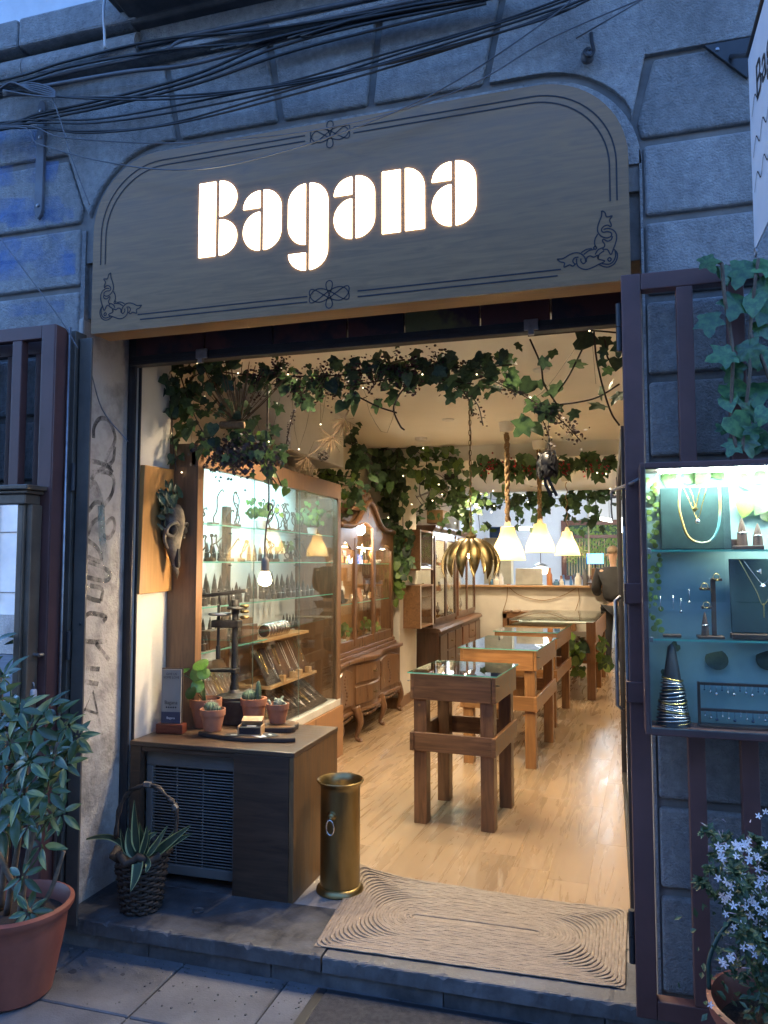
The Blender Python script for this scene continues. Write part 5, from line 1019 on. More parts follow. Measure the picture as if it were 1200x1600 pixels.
m_ = MB()
for k in range(26): xx = x0 + .12 + k * (x1 - x0 - .24) / 25; m_.box(xx, xx + .022, 11.575, 11.59, z0 + .07, z1 - .34)
part(WW, 'cane_screen', m_, M('cane', (.42, .30, .14), (.25, .2, .08), var=.2), kind='stuff')
m_ = MB()
for k in range(420): add_leaf(m_, Vector((random.uniform(x0 + .1, x1 - .1), 11.56, random.uniform(z1 - .75, z1 - .1))), (random.gauss(0, 1), 0, random.gauss(-.4, 1)), Vector((0, -1, .2)), random.uniform(.05, .1), random.uniform(.015, .03))
part(WW, 'climbing_leaves', m_, LEAF_L, kind='stuff')
for u, v, w_, lb in ((823, 826, .32, 'lit white strip lamp in the workshop'), (942, 811, .3, 'lit white strip lamp near the workshop window')):
    p = PY(u, v, 10.0); t = thing('strip_lamp', lb, 'lamp', p); part(t, 'tube', MB().obox(p, (w_, .06, .05), (0, R(12) if u > 900 else 0, 0)), BULBW, bev=.01); part(t, 'hanger', MB().tube([p + Vector((-.1, 0, .02)), Vector((p.x - .1, p.y, 2.86))], .004, 5).tube([p + Vector((.1, 0, .02)), Vector((p.x + .1, p.y, 2.86))], .004, 5), CABLE)
    o = point('strip light', (0, 0, 0), 3.6, (.86, .93, 1), .1); o.parent = t; o.location = (0, 0, -.12)
wb = single('workbench', 'cluttered workbench behind the half wall', 'workbench', MB().box(-2.2, .4, 9.6, 10.2, 1.16, 1.2).box(-2.15, -2.08, 9.65, 9.72, .11, 1.16).box(.3, .37, 9.65, 9.72, .11, 1.16).box(-2.15, -2.08, 10.1, 10.17, .11, 1.16).box(.3, .37, 10.1, 10.17, .11, 1.16), W_LITE, bev=.003)
LP = thing('laptop', 'open silver laptop seen from behind on the counter', 'laptop', (-1.3, 8.9, 1.301)); q = PY(827, 900, 8.9)
part(LP, 'lid', MB().obox((q.x, 8.86, 1.43), (.40, .008, .25), (R(-10), 0, 0)), M('laptop silver', (.45, .43, .38), rough=.35, metal=.7), bev=.006); part(LP, 'keyboard', MB().box(q.x - .2, q.x + .2, 8.87, 9.09, 1.302, 1.314), STEEL, bev=.004)
GLp = PY(845, 891, 9.2); GL = thing('globe_lamp', 'glowing white globe lamp on the counter', 'lamp', (GLp.x, GLp.y, 1.3)); part(GL, 'globe', MB().lathe([(.03, -.06), (.09, -.05), (.112, -.01), (.11, .035), (.05, .05), (.04, .06)], GLp, 24), EMIT('globe glow', (1, .9, .68), 3.0), smooth=True); part(GL, 'cap', MB().lathe([(.12, 0), (.10, .02), (.03, .05)], GLp + Vector((0, 0, .061)), 20), STEEL, smooth='auto'); part(GL, 'hanger', MB().tube([GLp + Vector((0, 0, .1)), Vector((GLp.x, GLp.y, 2.8))], .006, 6), CABLE)
q = PY(930, 873, 9.4); MN = thing('screen', 'small blue lit screen in the workshop', 'screen', q); part(MN, 'panel', MB().obox(q, (.26, .02, .17)), BLACKM, bev=.004); part(MN, 'display', MB().obox(q + Vector((0, -.012, 0)), (.245, .002, .155)), EMIT('blue screen', (.08, .28, .75), 1.4)); part(MN, 'stand', MB().box(q.x - .05, q.x + .05, q.y - .05, q.y + .05, 1.201, 1.215).box(q.x - .015, q.x + .015, q.y + .011, q.y + .03, 1.2151, q.z), BLACKM)
# clutter on the counter and bench: jars, bottles, clamps
random.seed(41); cl_m = [M('clutter %d' % i, c, rough=.5) for i, c in enumerate([(.55, .55, .56), (.12, .12, .13), (.5, .2, .08), (.7, .68, .62), (.1, .25, .45), (.35, .3, .2)])]
for k in range(30):
    u = random.choice([random.uniform(850, 905), random.uniform(765, 795), random.uniform(855, 935)]); y = random.choice([8.9, 9.75, 9.9]); p = PY(u, 900, y); z = 1.301 if y < 9 else 1.201; hgt = random.uniform(.08, .26); r = random.uniform(.02, .05)
    lb = ['glass jar', 'dark bottle', 'amber jar', 'white pot', 'blue tin', 'tan canister'][k % 6] + (' standing on the half wall counter' if y < 9 else ' standing on the workbench behind the counter')
    single(['jar', 'bottle', 'jar', 'pot', 'tin', 'canister'][k % 6], lb, ['jar', 'bottle', 'jar', 'pot', 'tin', 'canister'][k % 6], MB().lathe([(r, 0), (r * 1.05, hgt * .6), (r * .6, hgt * .75), (r * .55, hgt * .95), (r * .6, hgt)], (p.x, y + random.uniform(-.05, .05), z), 12), cl_m[k % 6], 'clutter behind the counter', smooth='auto')
q = PY(930, 893, 9.0); VS = thing('bench_clamp', 'brown wooden bench stand on the counter end', 'clamp', (q.x, 8.85, 1.316)); part(VS, 'post', MB().box(q.x - .05, q.x + .05, 8.80, 8.88, 1.345, 1.56), W_CAB, bev=.004); part(VS, 'foot', MB().box(q.x - .12, q.x + .12, 8.75, 8.93, 1.316, 1.344), W_DK, bev=.004)
q = PY(780, 832, 9.2); BKX = thing('storage_box', 'blue storage box with a leaf print on the shelf', 'box', q); part(BKX, 'body', MB().obox(q, (.28, .2, .17)), M('blue plastic', (.04, .13, .42), rough=.4), bev=.01); part(BKX, 'leaf_print', MB().lathe([(.06, 0), (.001, .002)], q + Vector((-.08, -.101, .03)), 14, axis=(0, -1, 0), sy=.5), LEAF_L)
single('wall_shelf_unit', 'cream shelf unit below the blue box', 'shelf', MB().box(q.x - .22, q.x + .2, 9.05, 9.35, 1.31, q.z - .09), M('cream board', (.62, .56, .42)), bev=.004)
# fan-like clear disc on the column and small devices
q = PY(677, 770, 5.69); FN = thing('wall_fan', 'round wall fan above the oak cabinets', 'fan', (q.x, 5.9, q.z)); q = PY(677, 765, 6.0)
part(FN, 'rim', MB().tube([(q.x + .17 * math.cos(t * .2618), 6.0, q.z + .19 * math.sin(t * .2618)) for t in range(24)], .008, 6, close=True), M('fan grey', (.35, .33, .29)), smooth=True)
for k in range(9): part(FN, 'wire', MB().tube([(q.x, 5.985, q.z), (q.x + .17 * math.cos(k * .698), 6.0, q.z + .19 * math.sin(k * .698))], .0025, 5), STEEL)
for k in range(3): part(FN, 'blade', MB().obox((q.x + .075 * math.cos(k * 2.09), 6.03, q.z + .08 * math.sin(k * 2.09)), (.15, .006, .08), (.4, -k * 2.09, 0)), M('fan blade', (.4, .38, .34)))
part(FN, 'motor', MB().lathe([(.04, 0), (.045, .04), (.03, .1)], (q.x, 5.99, q.z), 16, axis=(0, 1, 0)), WHITE, smooth='auto'); part(FN, 'bracket', MB().tube([(q.x, 6.08, q.z), (-2.29, 6.1, q.z - .1)], .014, 8), WHITE)
single('wooden_crate', 'small brown crate on top of the dark oak cabinet', 'crate', MB().obox(PY(683, 808, 6.3) , (.2, .25, .16)), W_LITE, bev=.003)
single('wifi_router', 'small black device mounted below the rear ceiling', 'router', MB().obox(PY(705, 745, 6.0), (.16, .06, .07)), BLACKM, bev=.008)
single('carved_tray', 'dark carved wooden tray leaning on top of the wall cabinet', 'tray', MB().prism(rrect(1.62, 2.10, 2.262, 2.42, (.03, .03, .01, .01), 5), -2.2, -2.16, 'x'), MOUND, bev=.006)
# rope tie holding the right gate
single('gate_tie', 'grey cord tying the right gate to the glass door', 'cord', MB().tube(spline([PY(1000, 748, -.12), PY(985, 756, -.09), PY(970, 762, .1), PY(958, 766, .6)], 6), .007, 6).tube([PY(958, 766, .6) + Vector((.01 * math.cos(t * .7), .012 * math.sin(t * .7), .012 * math.sin(t * .7) - .003 * t)) for t in range(14)], .005, 6).tube(spline([PY(957, 768, .6), PY(955, 790, .6), PY(957, 815, .62)], 5), .004, 6), CABLE_G, smooth=True)
# ================================================================== PERSON BEHIND THE COUNTER FLAP
def skin(name, joints, edges, root, mat, parent, sub=2):
    me = bpy.data.meshes.new(name); me.from_pydata([j[0] for j in joints], edges, []); o = link(bpy.data.objects.new(name, me), parent)
    s = o.modifiers.new('skin', 'SKIN'); s.use_smooth_shade = True; sv = me.skin_vertices[0].data
    for i, j in enumerate(joints): sv[i].radius = j[1] if isinstance(j[1], tuple) else (j[1], j[1])
    for i in range(len(joints)): sv[i].use_root = (i == root)
    u = o.modifiers.new('sub', 'SUBSURF'); u.levels = sub; u.render_levels = sub; me.materials.append(mat); return o
PE = thing('person', 'person in dark jacket and trousers seen from behind beside the counter', 'person', (.04, 8.42, .113), R(4))
SKIN = M('skin tone', (.50, .30, .20), (.45, .27, .18), rough=.5); CLO = M('dark jacket', (.03, .03, .032), (.018, .018, .02), rough=.8, bump=.5, bscale=25); TRO = M('dark trousers', (.022, .023, .026), rough=.85)
J = [((0, 0, .95), (.15, .10)), ((0, 0, 1.15), (.14, .10)), ((0, 0, 1.38), (.16, .105)), ((0, 0, 1.47), (.07, .06)), ((0, .02, 1.54), .05), ((0, .03, 1.62), (.072, .085)), ((0, .025, 1.70), (.062, .075)),
     ((-.19, 0, 1.40), .062), ((-.24, .06, 1.15), .05), ((-.20, .26, 1.08), .038), ((-.17, .36, 1.10), .028), ((.19, 0, 1.40), .062), ((.24, .06, 1.15), .05), ((.20, .26, 1.08), .038), ((.17, .36, 1.10), .028),
     ((-.09, 0, .86), .09), ((-.10, .01, .48), .062), ((-.10, -.01, .10), .042), ((-.11, .14, .03), .035), ((.09, 0, .86), .09), ((.10, .01, .48), .062), ((.10, -.01, .10), .042), ((.11, .14, .03), .035)]
E_ = [(0, 1), (1, 2), (2, 3), (3, 4), (4, 5), (5, 6), (2, 7), (7, 8), (8, 9), (9, 10), (2, 11), (11, 12), (12, 13), (13, 14), (0, 15), (15, 16), (16, 17), (17, 18), (0, 19), (19, 20), (20, 21), (21, 22)]
skin('body', [(p, (r if i in (4, 5, 6, 10, 14) else tuple(q * (.5 if i in (0, 1, 2, 3, 15, 19) else .74) for q in (r if isinstance(r, tuple) else (r, r))))) for i, (p, r) in enumerate(J)], E_, 0, SKIN, PE)
def grow(idx, k): return [(J[i][0], tuple(q + k for q in (J[i][1] if isinstance(J[i][1], tuple) else (J[i][1],) * 2))) for i in idx]
skin('jacket', grow([0, 1, 2, 3, 7, 8, 9, 11, 12, 13], .022), [(0, 1), (1, 2), (2, 3), (2, 4), (4, 5), (5, 6), (2, 7), (7, 8), (8, 9)], 0, CLO, PE)
skin('trousers', grow([0, 15, 16, 17, 19, 20, 21], .012), [(0, 1), (1, 2), (2, 3), (0, 4), (4, 5), (5, 6)], 0, TRO, PE)
for s in (-1, 1):
    part(PE, 'shoe', MB().tube([(s * .10, -.05, .045), (s * .105, .05, .045), (s * .115, .17, .03)], [.05, .05, .035], 10, flat=.8), BLACKM, local=True, smooth=True); part(PE, 'ear', MB().ball((s * .078, .03, 1.63), .02, 8), SKIN, local=True, smooth=True)
    for q in range(5): part(PE, 'finger', MB().tube([(s * (.17 - .012 * q + .02), .36, 1.10), (s * (.165 - .014 * q + .02), .405, 1.095 - .004 * q), (s * (.16 - .014 * q + .02), .43, 1.075)], .009, 6), SKIN, local=True, smooth=True)
part(PE, 'hair', MB().lathe([(.001, .092), (.04, .086), (.066, .06), (.079, .02), (.08, -.01)][::-1], (0, .022, 1.675), 18, sy=1.12), M('short grey hair', (.34, .25, .17), (.25, .18, .12), rough=.8, bump=.6, bscale=120), local=True, smooth=True)
# ================================================================== GRAFFITI AND PAINT ON THE STONE
def SPRAY(name, col, lo, hi, sc_=9):
    m, nt, b = _base(name); b.inputs['Base Color'].default_value = c4(col); b.inputs['Roughness'].default_value = .7; co = _coords(nt); nz = _n(nt, 'ShaderNodeTexNoise', Scale=sc_, Detail=6, Roughness=.7); nt.links.new(co, nz.inputs['Vector'])
    mr = _n(nt, 'ShaderNodeMapRange'); mr.inputs[1].default_value = lo; mr.inputs[2].default_value = hi; nt.links.new(nz.outputs[0], mr.inputs[0]); t = _n(nt, 'ShaderNodeBsdfTransparent'); mx = _n(nt, 'ShaderNodeMixShader')
    nt.links.new(mr.outputs[0], mx.inputs[0]); nt.links.new(t.outputs[0], mx.inputs[1]); nt.links.new(b.outputs[0], mx.inputs[2]); nt.links.new(mx.outputs[0], nt.nodes['Material Output'].inputs[0]); return m
MARK = SPRAY('marker paint', (.05, .046, .045), .36, .68, 10); BLUEP = SPRAY('blue spray paint', (.06, .20, .52), .42, .95, 5); TEALP = SPRAY('teal spray paint', (.12, .24, .26), .40, .8, 6)
def z4(a, b): return (a * .375, 480 + b * .375)
JX = -2.2805
m_ = MB()
for s in ("390,545 392,500 415,465 450,470 472,510 478,560 440,640 470,690", "375,640 420,650 465,672", "385,690 430,670 470,640 478,580", "380,720 400,690 450,690 475,720 465,780 430,830", "372,750 395,730 420,790 428,830", "368,850 395,815 420,820 418,870 385,900 365,950", "440,900 470,880 478,920 455,960 430,950", "365,970 410,1010 420,1060 365,1040", "368,1060 420,1080 460,1110 440,1140 360,1125", "362,1150 340,1190 380,1215 420,1225", "375,1160 425,1175 420,1225", "352,1290 380,1275 440,1290 430,1310", "350,1390 400,1395 445,1390", "400,1400 430,1440 455,1470", "355,1505 415,1508", "352,1560 410,1570"):
    pts = [PX(*z4(*map(float, q.split(','))), JX) for q in s.split()]; m_.ribbon(spline(pts, 5), .022, Vector((1, 0, 0)))
for s in ("345,1420 375,1350 405,1400 430,1470", "355,1395 395,1392"): pass
A1 = [(128, 1120), (145, 1080), (160, 1148)]; m_.ribbon([PX(u, v, JX) for u, v in A1], .014, Vector((1, 0, 0))); m_.ribbon([PX(u, v, JX) for u, v in ((131, 1108), (152, 1115))], .012, Vector((1, 0, 0)))
part(FAC, 'graffiti', m_, MARK, label='dark scrawled graffiti on the pale jamb')
part(FAC, 'paint_patch', MB().ribbon(spline([PX(u, v, JX + .0006) for u, v in ((158, 790), (160, 840), (166, 880), (168, 910))], 5), .05, Vector((1, 0, 0))), TEALP, label='teal paint smear on the jamb')
def yy(p, y): return PY(p[0], p[1], y)
for k, (s, wd) in enumerate((("-20,215 20,225 60,230", .16), ("-20,280 40,270 90,268", .10), ("-20,330 50,328 100,325", .12), ("10,345 60,340 115,335", .07), ("-20,395 50,388 115,380", .13), ("-20,425 60,420 118,412", .10), ("-20,490 50,482 100,478", .06))):
    part(FAC, 'blue_paint', MB().ribbon([yy(tuple(map(float, q.split(','))), .0485) for q in s.split()], wd), BLUEP, label='blue sprayed paint on the left stone blocks')
# ================================================================== LIT DISPLAY CASE ON THE RIGHT GATE
DX0, DX1, DZ0, DZ1, DYF, DYB = .098, .80, 1.078, 1.948, -.225, -.088
DC = thing('display_case', 'lit glass jewellery case hung on the right gate', 'display case', (.45, -.15, DZ0))
part(DC, 'frame', MB().box(DX0, DX0 + .016, DYF, DYB, DZ0, DZ1).box(DX1 - .016, DX1, DYF, DYB, DZ0, DZ1).box(DX0 + .016, DX1 - .016, DYF, DYB, DZ1 - .022, DZ1).box(DX0 + .016, DX1 - .016, DYF, DYB, DZ0, DZ0 + .022), IRON, bev=.003)
part(DC, 'back_panel', MB().box(DX0 + .016, DX1 - .016, DYB - .006, DYB, DZ0 + .022, DZ1 - .022), M('teal back panel', (.30, .45, .43), (.24, .38, .37), rough=.6))
part(DC, 'glass_front', MB().box(DX0 + .004, DX1 - .004, DYF - .005, DYF - .001, DZ0 + .01, DZ1 - .015), GLASS('case glass', (.95, .98, .97), .06))
part(DC, 'edge_trim', MB().box(DX0 + .0165, DX0 + .0185, DYF - .001, DYF + .004, DZ0 + .022, DZ1 - .022).box(DX0 + .02, DX1 - .02, DYF - .001, DYF + .004, DZ0 + .022, DZ0 + .025), STEEL)
part(DC, 'led_strip', MB().box(DX0 + .06, DX1 - .02, DYF + .02, DYF + .06, DZ1 - .030, DZ1 - .023), EMIT('case led strip', (.86, 1, .92), 24, True))
for z in (1.662, 1.378): s = part(DC, 'shelf', MB().box(DX0 + .018, DX1 - .018, DYF + .012, DYB - .008, z - .003, z + .003), GLASSD); part(s, 'shelf_edge', MB().box(DX0 + .018, DX1 - .018, DYF + .0105, DYF + .0115, z - .003, z + .003), GLASS_E); part(s, 'shelf_clip', MB().box(DX0 + .0165, DX0 + .03, DYF + .008, DYF + .022, z - .008, z + .008), STEEL, bev=.002)
yb = -.135
def vboard(label, u0, u1, v0, v1, m=VELVET, tilt=.02, y=-.125, zb=None):
    a, b = PY(u0, v1, y), PY(u1, v0, y); t = thing('necklace_board', label, 'display board', ((a.x + b.x) / 2, y, a.z)); z0 = zb if zb else a.z
    part(t, 'board', MB().prism([(y - tilt, z0), (y - tilt + .012, z0), (y + .012, b.z), (y, b.z)], a.x, b.x, 'x'), m, bev=.003); return t
def chain(t, pts, y, r, m, nm='necklace', n=6):
    return part(t, nm, MB().tube(spline([PY(u, v, y) for u, v in pts], n), r, 6), m, smooth=True)
NB = vboard('teal velvet board with beaded and gold necklaces in the lit case', 1033, 1139, 760, 858, zb=1.667)
chain(NB, [(1063, 758), (1061, 790), (1066, 815), (1075, 838), (1092, 848), (1110, 845), (1121, 828), (1125, 800), (1124, 760)], -.155, .0042, M('turquoise and ochre beads', (.45, .30, .08), (.12, .36, .38), rough=.4, scale=7, lo=.45, hi=.55))
chain(NB, [(1066, 758), (1078, 785), (1090, 810), (1098, 785), (1105, 758)], -.152, .0016, GOLD); chain(NB, [(1076, 760), (1082, 775), (1087, 792), (1091, 775), (1095, 760)], -.152, .0016, GOLD)
part(NB, 'pendant', MB().ball(PY(1090, 815, -.155), .009, 10), SILVER, smooth=True); part(NB, 'pendant', MB().lathe([(.011, 0), (.008, .003), (.001, .004)], PY(1086, 795, -.153), 4, axis=(0, -1, 0)), GOLD)
def ringcone(label, p, h, r, m=MOUND, ring=True, group=None, cat='ring stand'):
    t = thing('ring_cone', label, cat, p, 0, group); part(t, 'cone', MB().lathe([(r, 0), (r * .86, h * .4), (r * .5, h * .75), (.0015, h)], (0, 0, 0), 12), m, local=True, smooth='auto')
    if ring: k = .45; part(t, 'ring', MB().tube([(r * .86 * math.cos(a * .5236), r * .86 * math.sin(a * .5236), h * k) for a in range(12)], .0022, 5, close=True).ball((0, -r * .9, h * k), .0045, 6), SILVER, local=True, smooth=True)
    return t
RB = thing('ring_tray', 'wooden tray with two ring cones on the upper case shelf', 'ring stand', (.41, -.15, 1.666)); q = PY(1168, 855, -.15); part(RB, 'tray', MB().box(q.x - .045, q.x + .045, -.175, -.125, 1.666, 1.678).box(q.x - .05, q.x + .0, -.135, -.125, 1.678, 1.70), MOUND, bev=.002)
ringcone('taller reddish ring cone on the wooden tray in the case', (q.x - .015, -.15, 1.679), .09, .017); ringcone('shorter reddish ring cone on the wooden tray in the case', (q.x + .03, -.155, 1.679), .07, .016)
RTq = PY(1118, 997, -.15); RT_ = thing('ring_tree', 'dark wooden post with stepped arms holding rings in the case', 'ring stand', (RTq.x - .01, -.15, 1.382)); x = RTq.x - .01
part(RT_, 'foot', MB().box(x - .045, x + .035, -.18, -.12, 1.382, 1.390), MOUND, bev=.002); part(RT_, 'post', MB().box(x - .0, x + .014, -.157, -.143, 1.3905, 1.57), MOUND, bev=.001)
for k, (dx, z) in enumerate(((.02, 1.565), (-.016, 1.535), (-.012, 1.475))): part(RT_, 'arm', MB().box(x + dx - .018, x + dx + .014, -.16, -.14, z, z + .009), MOUND, bev=.001); part(RT_, 'ring', MB().tube([(x + dx - .004 + .010 * math.cos(a * .5236), -.165, z + .013 + .010 * math.sin(a * .5236)) for a in range(12)], .0014, 5, close=True), GOLD, smooth=True)
ringcone('slim dark ring cone at the foot of the ring tree', (x - .022, -.165, 1.391), .075, .012)
ES = PY(1050, 997, -.15); EH = thing('earring_stand', 'small dark block with drop earrings on the middle case shelf', 'earring stand', (ES.x, -.15, 1.382)); part(EH, 'block', MB().box(ES.x - .028, ES.x + .028, -.17, -.13, 1.382, 1.391), MOUND, bev=.002)
for u, v in ((1032, 945), (1052, 945), (1064, 950), (1077, 935)):
    p = PY(u, v, -.14); part(EH, 'earring', MB().tube([p + Vector((0, 0, .03)), p + Vector((0, 0, -.012))], .0013, 5).ball(p + Vector((0, 0, -.012)), .005 if u > 1055 else .002, 8), SILVER, smooth=True)
NB2 = vboard('dark teal velvet bust board with silver pendants on the middle case shelf', 1142, 1262, 873, 985, zb=1.40); 
chain(NB2, [(1155, 875), (1180, 920), (1194, 945), (1215, 905), (1230, 875)], -.153, .0016, GOLD); chain(NB2, [(1162, 876), (1180, 900), (1192, 912), (1205, 900), (1220, 876)], -.153, .0015, SILVER); part(NB2, 'pendant', MB().lathe([(.009, 0), (.001, .004)], PY(1192, 916, -.154), 12, axis=(0, -1, 0), sy=.6), SILVER); part(NB2, 'pendant', MB().box(*[c for a in zip(PY(1194, 965, -.156) - Vector((.002, .001, .0)), PY(1194, 965, -.156) + Vector((.002, .001, .045))) for c in a]), GOLD); part(NB2, 'pendant', MB().lathe([(.010, 0), (.001, .003)], PY(1187, 893, -.154), 3, axis=(0, -1, 0)), SILVER)
single('board_foot', 'dark wooden foot under the velvet bust board', 'stand', MB().box(PY(1142, 990, -.14).x, .6, -.18, -.12, 1.382, 1.399), MOUND, bev=.002)
BCq = PY(1052, 1128, -.15); BC = thing('bangle_cone', 'dark cone stacked with many silver bangles in the case', 'bangle stand', (BCq.x, -.15, DZ0 + .023)); part(BC, 'cone', MB().lathe([(.052, 0), (.045, .03), (.03, .13), (.012, .25), (.002, .26)], (BCq.x, -.155, DZ0 + .023), 16), BLACKM, smooth='auto')
for k in range(17):
    z = DZ0 + .03 + k * .0088; r = .053 - .0013 * k; part(BC, 'bangle', MB().tube([(BCq.x + r * math.cos(a * .314), -.155 + r * .9 * math.sin(a * .314), z + .006 * math.cos(a * .314 + k * .6)) for a in range(20)], .0021 + .0006 * (k % 3), 5, close=True), SILVER if k % 4 else GOLD, smooth=True)
ER = thing('earring_rack', 'two-tier dark earring rack on the floor of the case', 'earring rack', (.42, -.15, DZ0 + .023)); a, b = PY(1091, 1130, -.14), PY(1091, 1068, -.14)
part(ER, 'frame', MB().box(a.x, a.x + .008, -.15, -.13, DZ0 + .023, b.z + .006).box(a.x + .008, .72, -.148, -.132, b.z - .003, b.z + .005).box(a.x + .008, .72, -.148, -.132, PY(1091, 1108, -.14).z - .004, PY(1091, 1108, -.14).z + .004).box(a.x, .72, -.17, -.12, DZ0 + .0225, DZ0 + .03), MOUND, bev=.001)
for j, vz in enumerate((1068, 1108)):
    z = PY(1091, vz, -.14).z
    for k in range(17): x = a.x + .02 + k * .0175; part(ER, 'earring', MB().tube([(x, -.152, z - .001), (x, -.152, z - .012 - .006 * ((k * 7) % 3))], .001, 4).ball((x, -.152, z - .016 - .006 * ((k * 7) % 3)), .003 + .0012 * (k % 3), 6), SILVER if (k + j) % 3 else M('dark stone bead', (.03, .06, .10), rough=.2), smooth=True)
# ================================================================== LEAF SHAPES
def ivy_leaf(cup=.18):
    n = 24; vs = [(.05, 0, .02)]; fs = []
    def rad(a):
        d = abs((a + 180) % 360 - 180)
        return max(.16 if d > 172 else .38, max(1.0 * max(0, 1 - (d / 44) ** 1.2) ** .6, .84 * max(0, 1 - (abs(d - 60) / 30) ** 1.5) ** .7, .64 * max(0, 1 - (abs(d - 122) / 34) ** 1.6) ** .7, .44))
    for ring in (.5, 1.0):
        for k in range(n):
            a = 360 * k / n; r = rad(a) * ring; x, y = r * math.cos(R(a)), r * math.sin(R(a)); vs.append((x, y, .16 * abs(y) - cup * (x * x if x > 0 else .3 * x * x) - .10 * abs(y) ** 2 * 1.6 + .02 * math.sin(k * 2.2)))
    fs = [(0, 1 + k, 1 + (k + 1) % n) for k in range(n)] + [(1 + k, 1 + n + k, 1 + n + (k + 1) % n, 1 + (k + 1) % n) for k in range(n)]
    return MB().add(vs, fs)
def heart_leaf(cup=.2, w_=.62):
    vs = [(-.35, 0, 0), (0, 0, .0), (.4, 0, -.02), (1, 0, -cup)]; top = [(-.50, .28), (-.25, .55), (.15, .55), (.6, .33)]
    vs += [(a, b * w_ / .55, .10 - cup * max(0, a)) for a, b in top] + [(a, -b * w_ / .55, .10 - cup * max(0, a)) for a, b in top]
    return MB().add(vs, [(0, 1, 5, 4), (1, 2, 6, 5), (2, 7, 6), (2, 3, 7), (0, 8, 9, 1), (1, 9, 10, 2), (2, 10, 11), (2, 11, 3)])
IV_D = mesh('leaf', ivy_leaf(), LEAF_D, True); IV_G = mesh('leaf', ivy_leaf(), LEAF_G, True); HT_G = mesh('leaf', heart_leaf(), LEAF_G, True); HT_L = mesh('leaf', heart_leaf(), LEAF_L, True); HT_D = mesh('leaf', heart_leaf(), LEAF_D, True); IV_S = mesh('leaf', ivy_leaf(.1), LEAF_IVY, True); HT_S = mesh('leaf', heart_leaf(), LEAF_IVY, True); HT_E = mesh('leaf', heart_leaf(.1, .7), EUCA, True); LN_G = mesh('leaf', heart_leaf(.1, .22), LEAF_G, True)
def put(root, p, s, ms, nrm=None, nm='leaf', droop=1.0):
    o = link(bpy.data.objects.new(nm, random.choice(ms)), root); nrm = Vector(nrm if nrm else (random.gauss(0, .5), -1 + random.gauss(0, .4), random.gauss(.25, .4))).normalized()
    d = Vector((random.gauss(0, .7), random.gauss(0, .3), -droop + random.gauss(0, .5))); d = (d - nrm * d.dot(nrm)).normalized(); y = nrm.cross(d)
    o.matrix_local = Matrix.Translation(Vector(p) - root.location) @ Matrix((d, y, nrm)).transposed().to_4x4() @ Matrix.Diagonal((s, s, s, 1)); return o
def garland(label, paths, n, ms, s0, s1, spread, mstem=STEM_DK, name='ivy_garland', sr=.004, cat='garland', group=None):
    sps = [spline([PY(*q) for q in p], 8) for p in paths]; c = sps[0][0]; t = thing(name, label, cat, (c.x, c.y, c.z), 0, group)
    for sp in sps: part(t, 'vine', MB().tube(sp, sr, 5), mstem, smooth=True)
    allp = [p for sp in sps for p in sp]
    for k in range(n):
        p = random.choice(allp) + Vector([random.gauss(0, a) for a in (spread if isinstance(spread, tuple) else (spread,) * 3)]); put(t, p, random.uniform(s0, s1), ms)
    return t
random.seed(51)
# ------------------------------------------------------------------ ivy on the right gate
IV = thing('ivy_vine', 'silk ivy vine with large leaves hanging from the right gate top', 'vine', PY(1130, 700, -.16)); 
for pts in ([(1128, 412), (1133, 470), (1140, 510), (1145, 560), (1143, 640), (1150, 700)], [(1185, 405), (1180, 440), (1172, 520), (1172, 580), (1165, 640), (1160, 705)], [(1128, 412), (1110, 405), (1095, 408)], [(1172, 520), (1190, 560), (1205, 600)]): part(IV, 'stem', MB().tube(spline([PY(u, v, -.15 - .02 * (i % 2)) for i, (u, v) in enumerate(pts)], 6), .006, 6), STEM, smooth=True)
for (u, v, s, nx) in ((1105, 408, .055, .1), (1160, 420, .085, -.1), (1150, 472, .085, .3), (1108, 500, .07, -.2), (1135, 555, .075, .3), (1150, 575, .06, -.2), (1145, 610, .08, .2), (1192, 450, .07, -.1), (1185, 512, .055, .3), (1170, 545, .075, -.4), (1195, 560, .08, .1), (1190, 610, .08, -.2), (1150, 660, .07, .0), (1130, 672, .035, .2), (1195, 645, .05, 0), (1165, 690, .06, .3), (1190, 690, .06, -.2), (1138, 625, .05, -.5), (1200, 480, .08, .2), (1130, 425, .05, .4), (1205, 420, .08, 0), (1180, 470, .06, -.5), (1175, 640, .06, .3), (1147, 695, .05, 0), (1175, 670, .05, 0)):
    put(IV, PY(u, v, -.17 + random.uniform(-.03, .05)), s * 1.0, [IV_S, IV_S, HT_S], (nx, -1, random.uniform(.1, .7)))
LILY = mesh('leaf', disc_leaf(.9), LEAF_D, True)
# foliage inside the case
CF = thing('case_foliage', 'artificial leaves lining the back of the lit case', 'foliage', (.4, -.10, 1.2))
for (u, v, s) in ((1045, 745, .05), (1075, 745, .05), (1098, 742, .05), (1160, 750, .05), (1190, 745, .05), (1165, 788, .06), (1195, 785, .065), (1015, 775, .04), (1120, 740, .04), (1055, 1010, .035), (1120, 1030, .05), (1055, 1065, .03), (1200, 1030, .05), (1195, 805, .04), (1040, 1050, .03)): put(CF, PY(u, v, -.103 - random.uniform(0, .012)), s * .8, [HT_L, HT_G, HT_G] if v < 1000 else [LILY] if s > .045 else [HT_D], (random.uniform(-.5, .5), -1, random.uniform(-.1, .6)))
pe = mesh('pearl_leaf', disc_leaf(1, 10), LEAF_L, True)
for k in range(46): o = link(bpy.data.objects.new('pearl_leaf', pe), CF); place(o, PY(1008 + random.uniform(0, 22) + 4 * (k / 46), 750 + k * 5.2 + random.uniform(-3, 3), -.115) - CF.location, (random.uniform(-.4, .4), -1, .2), 0, random.uniform(.007, .011))
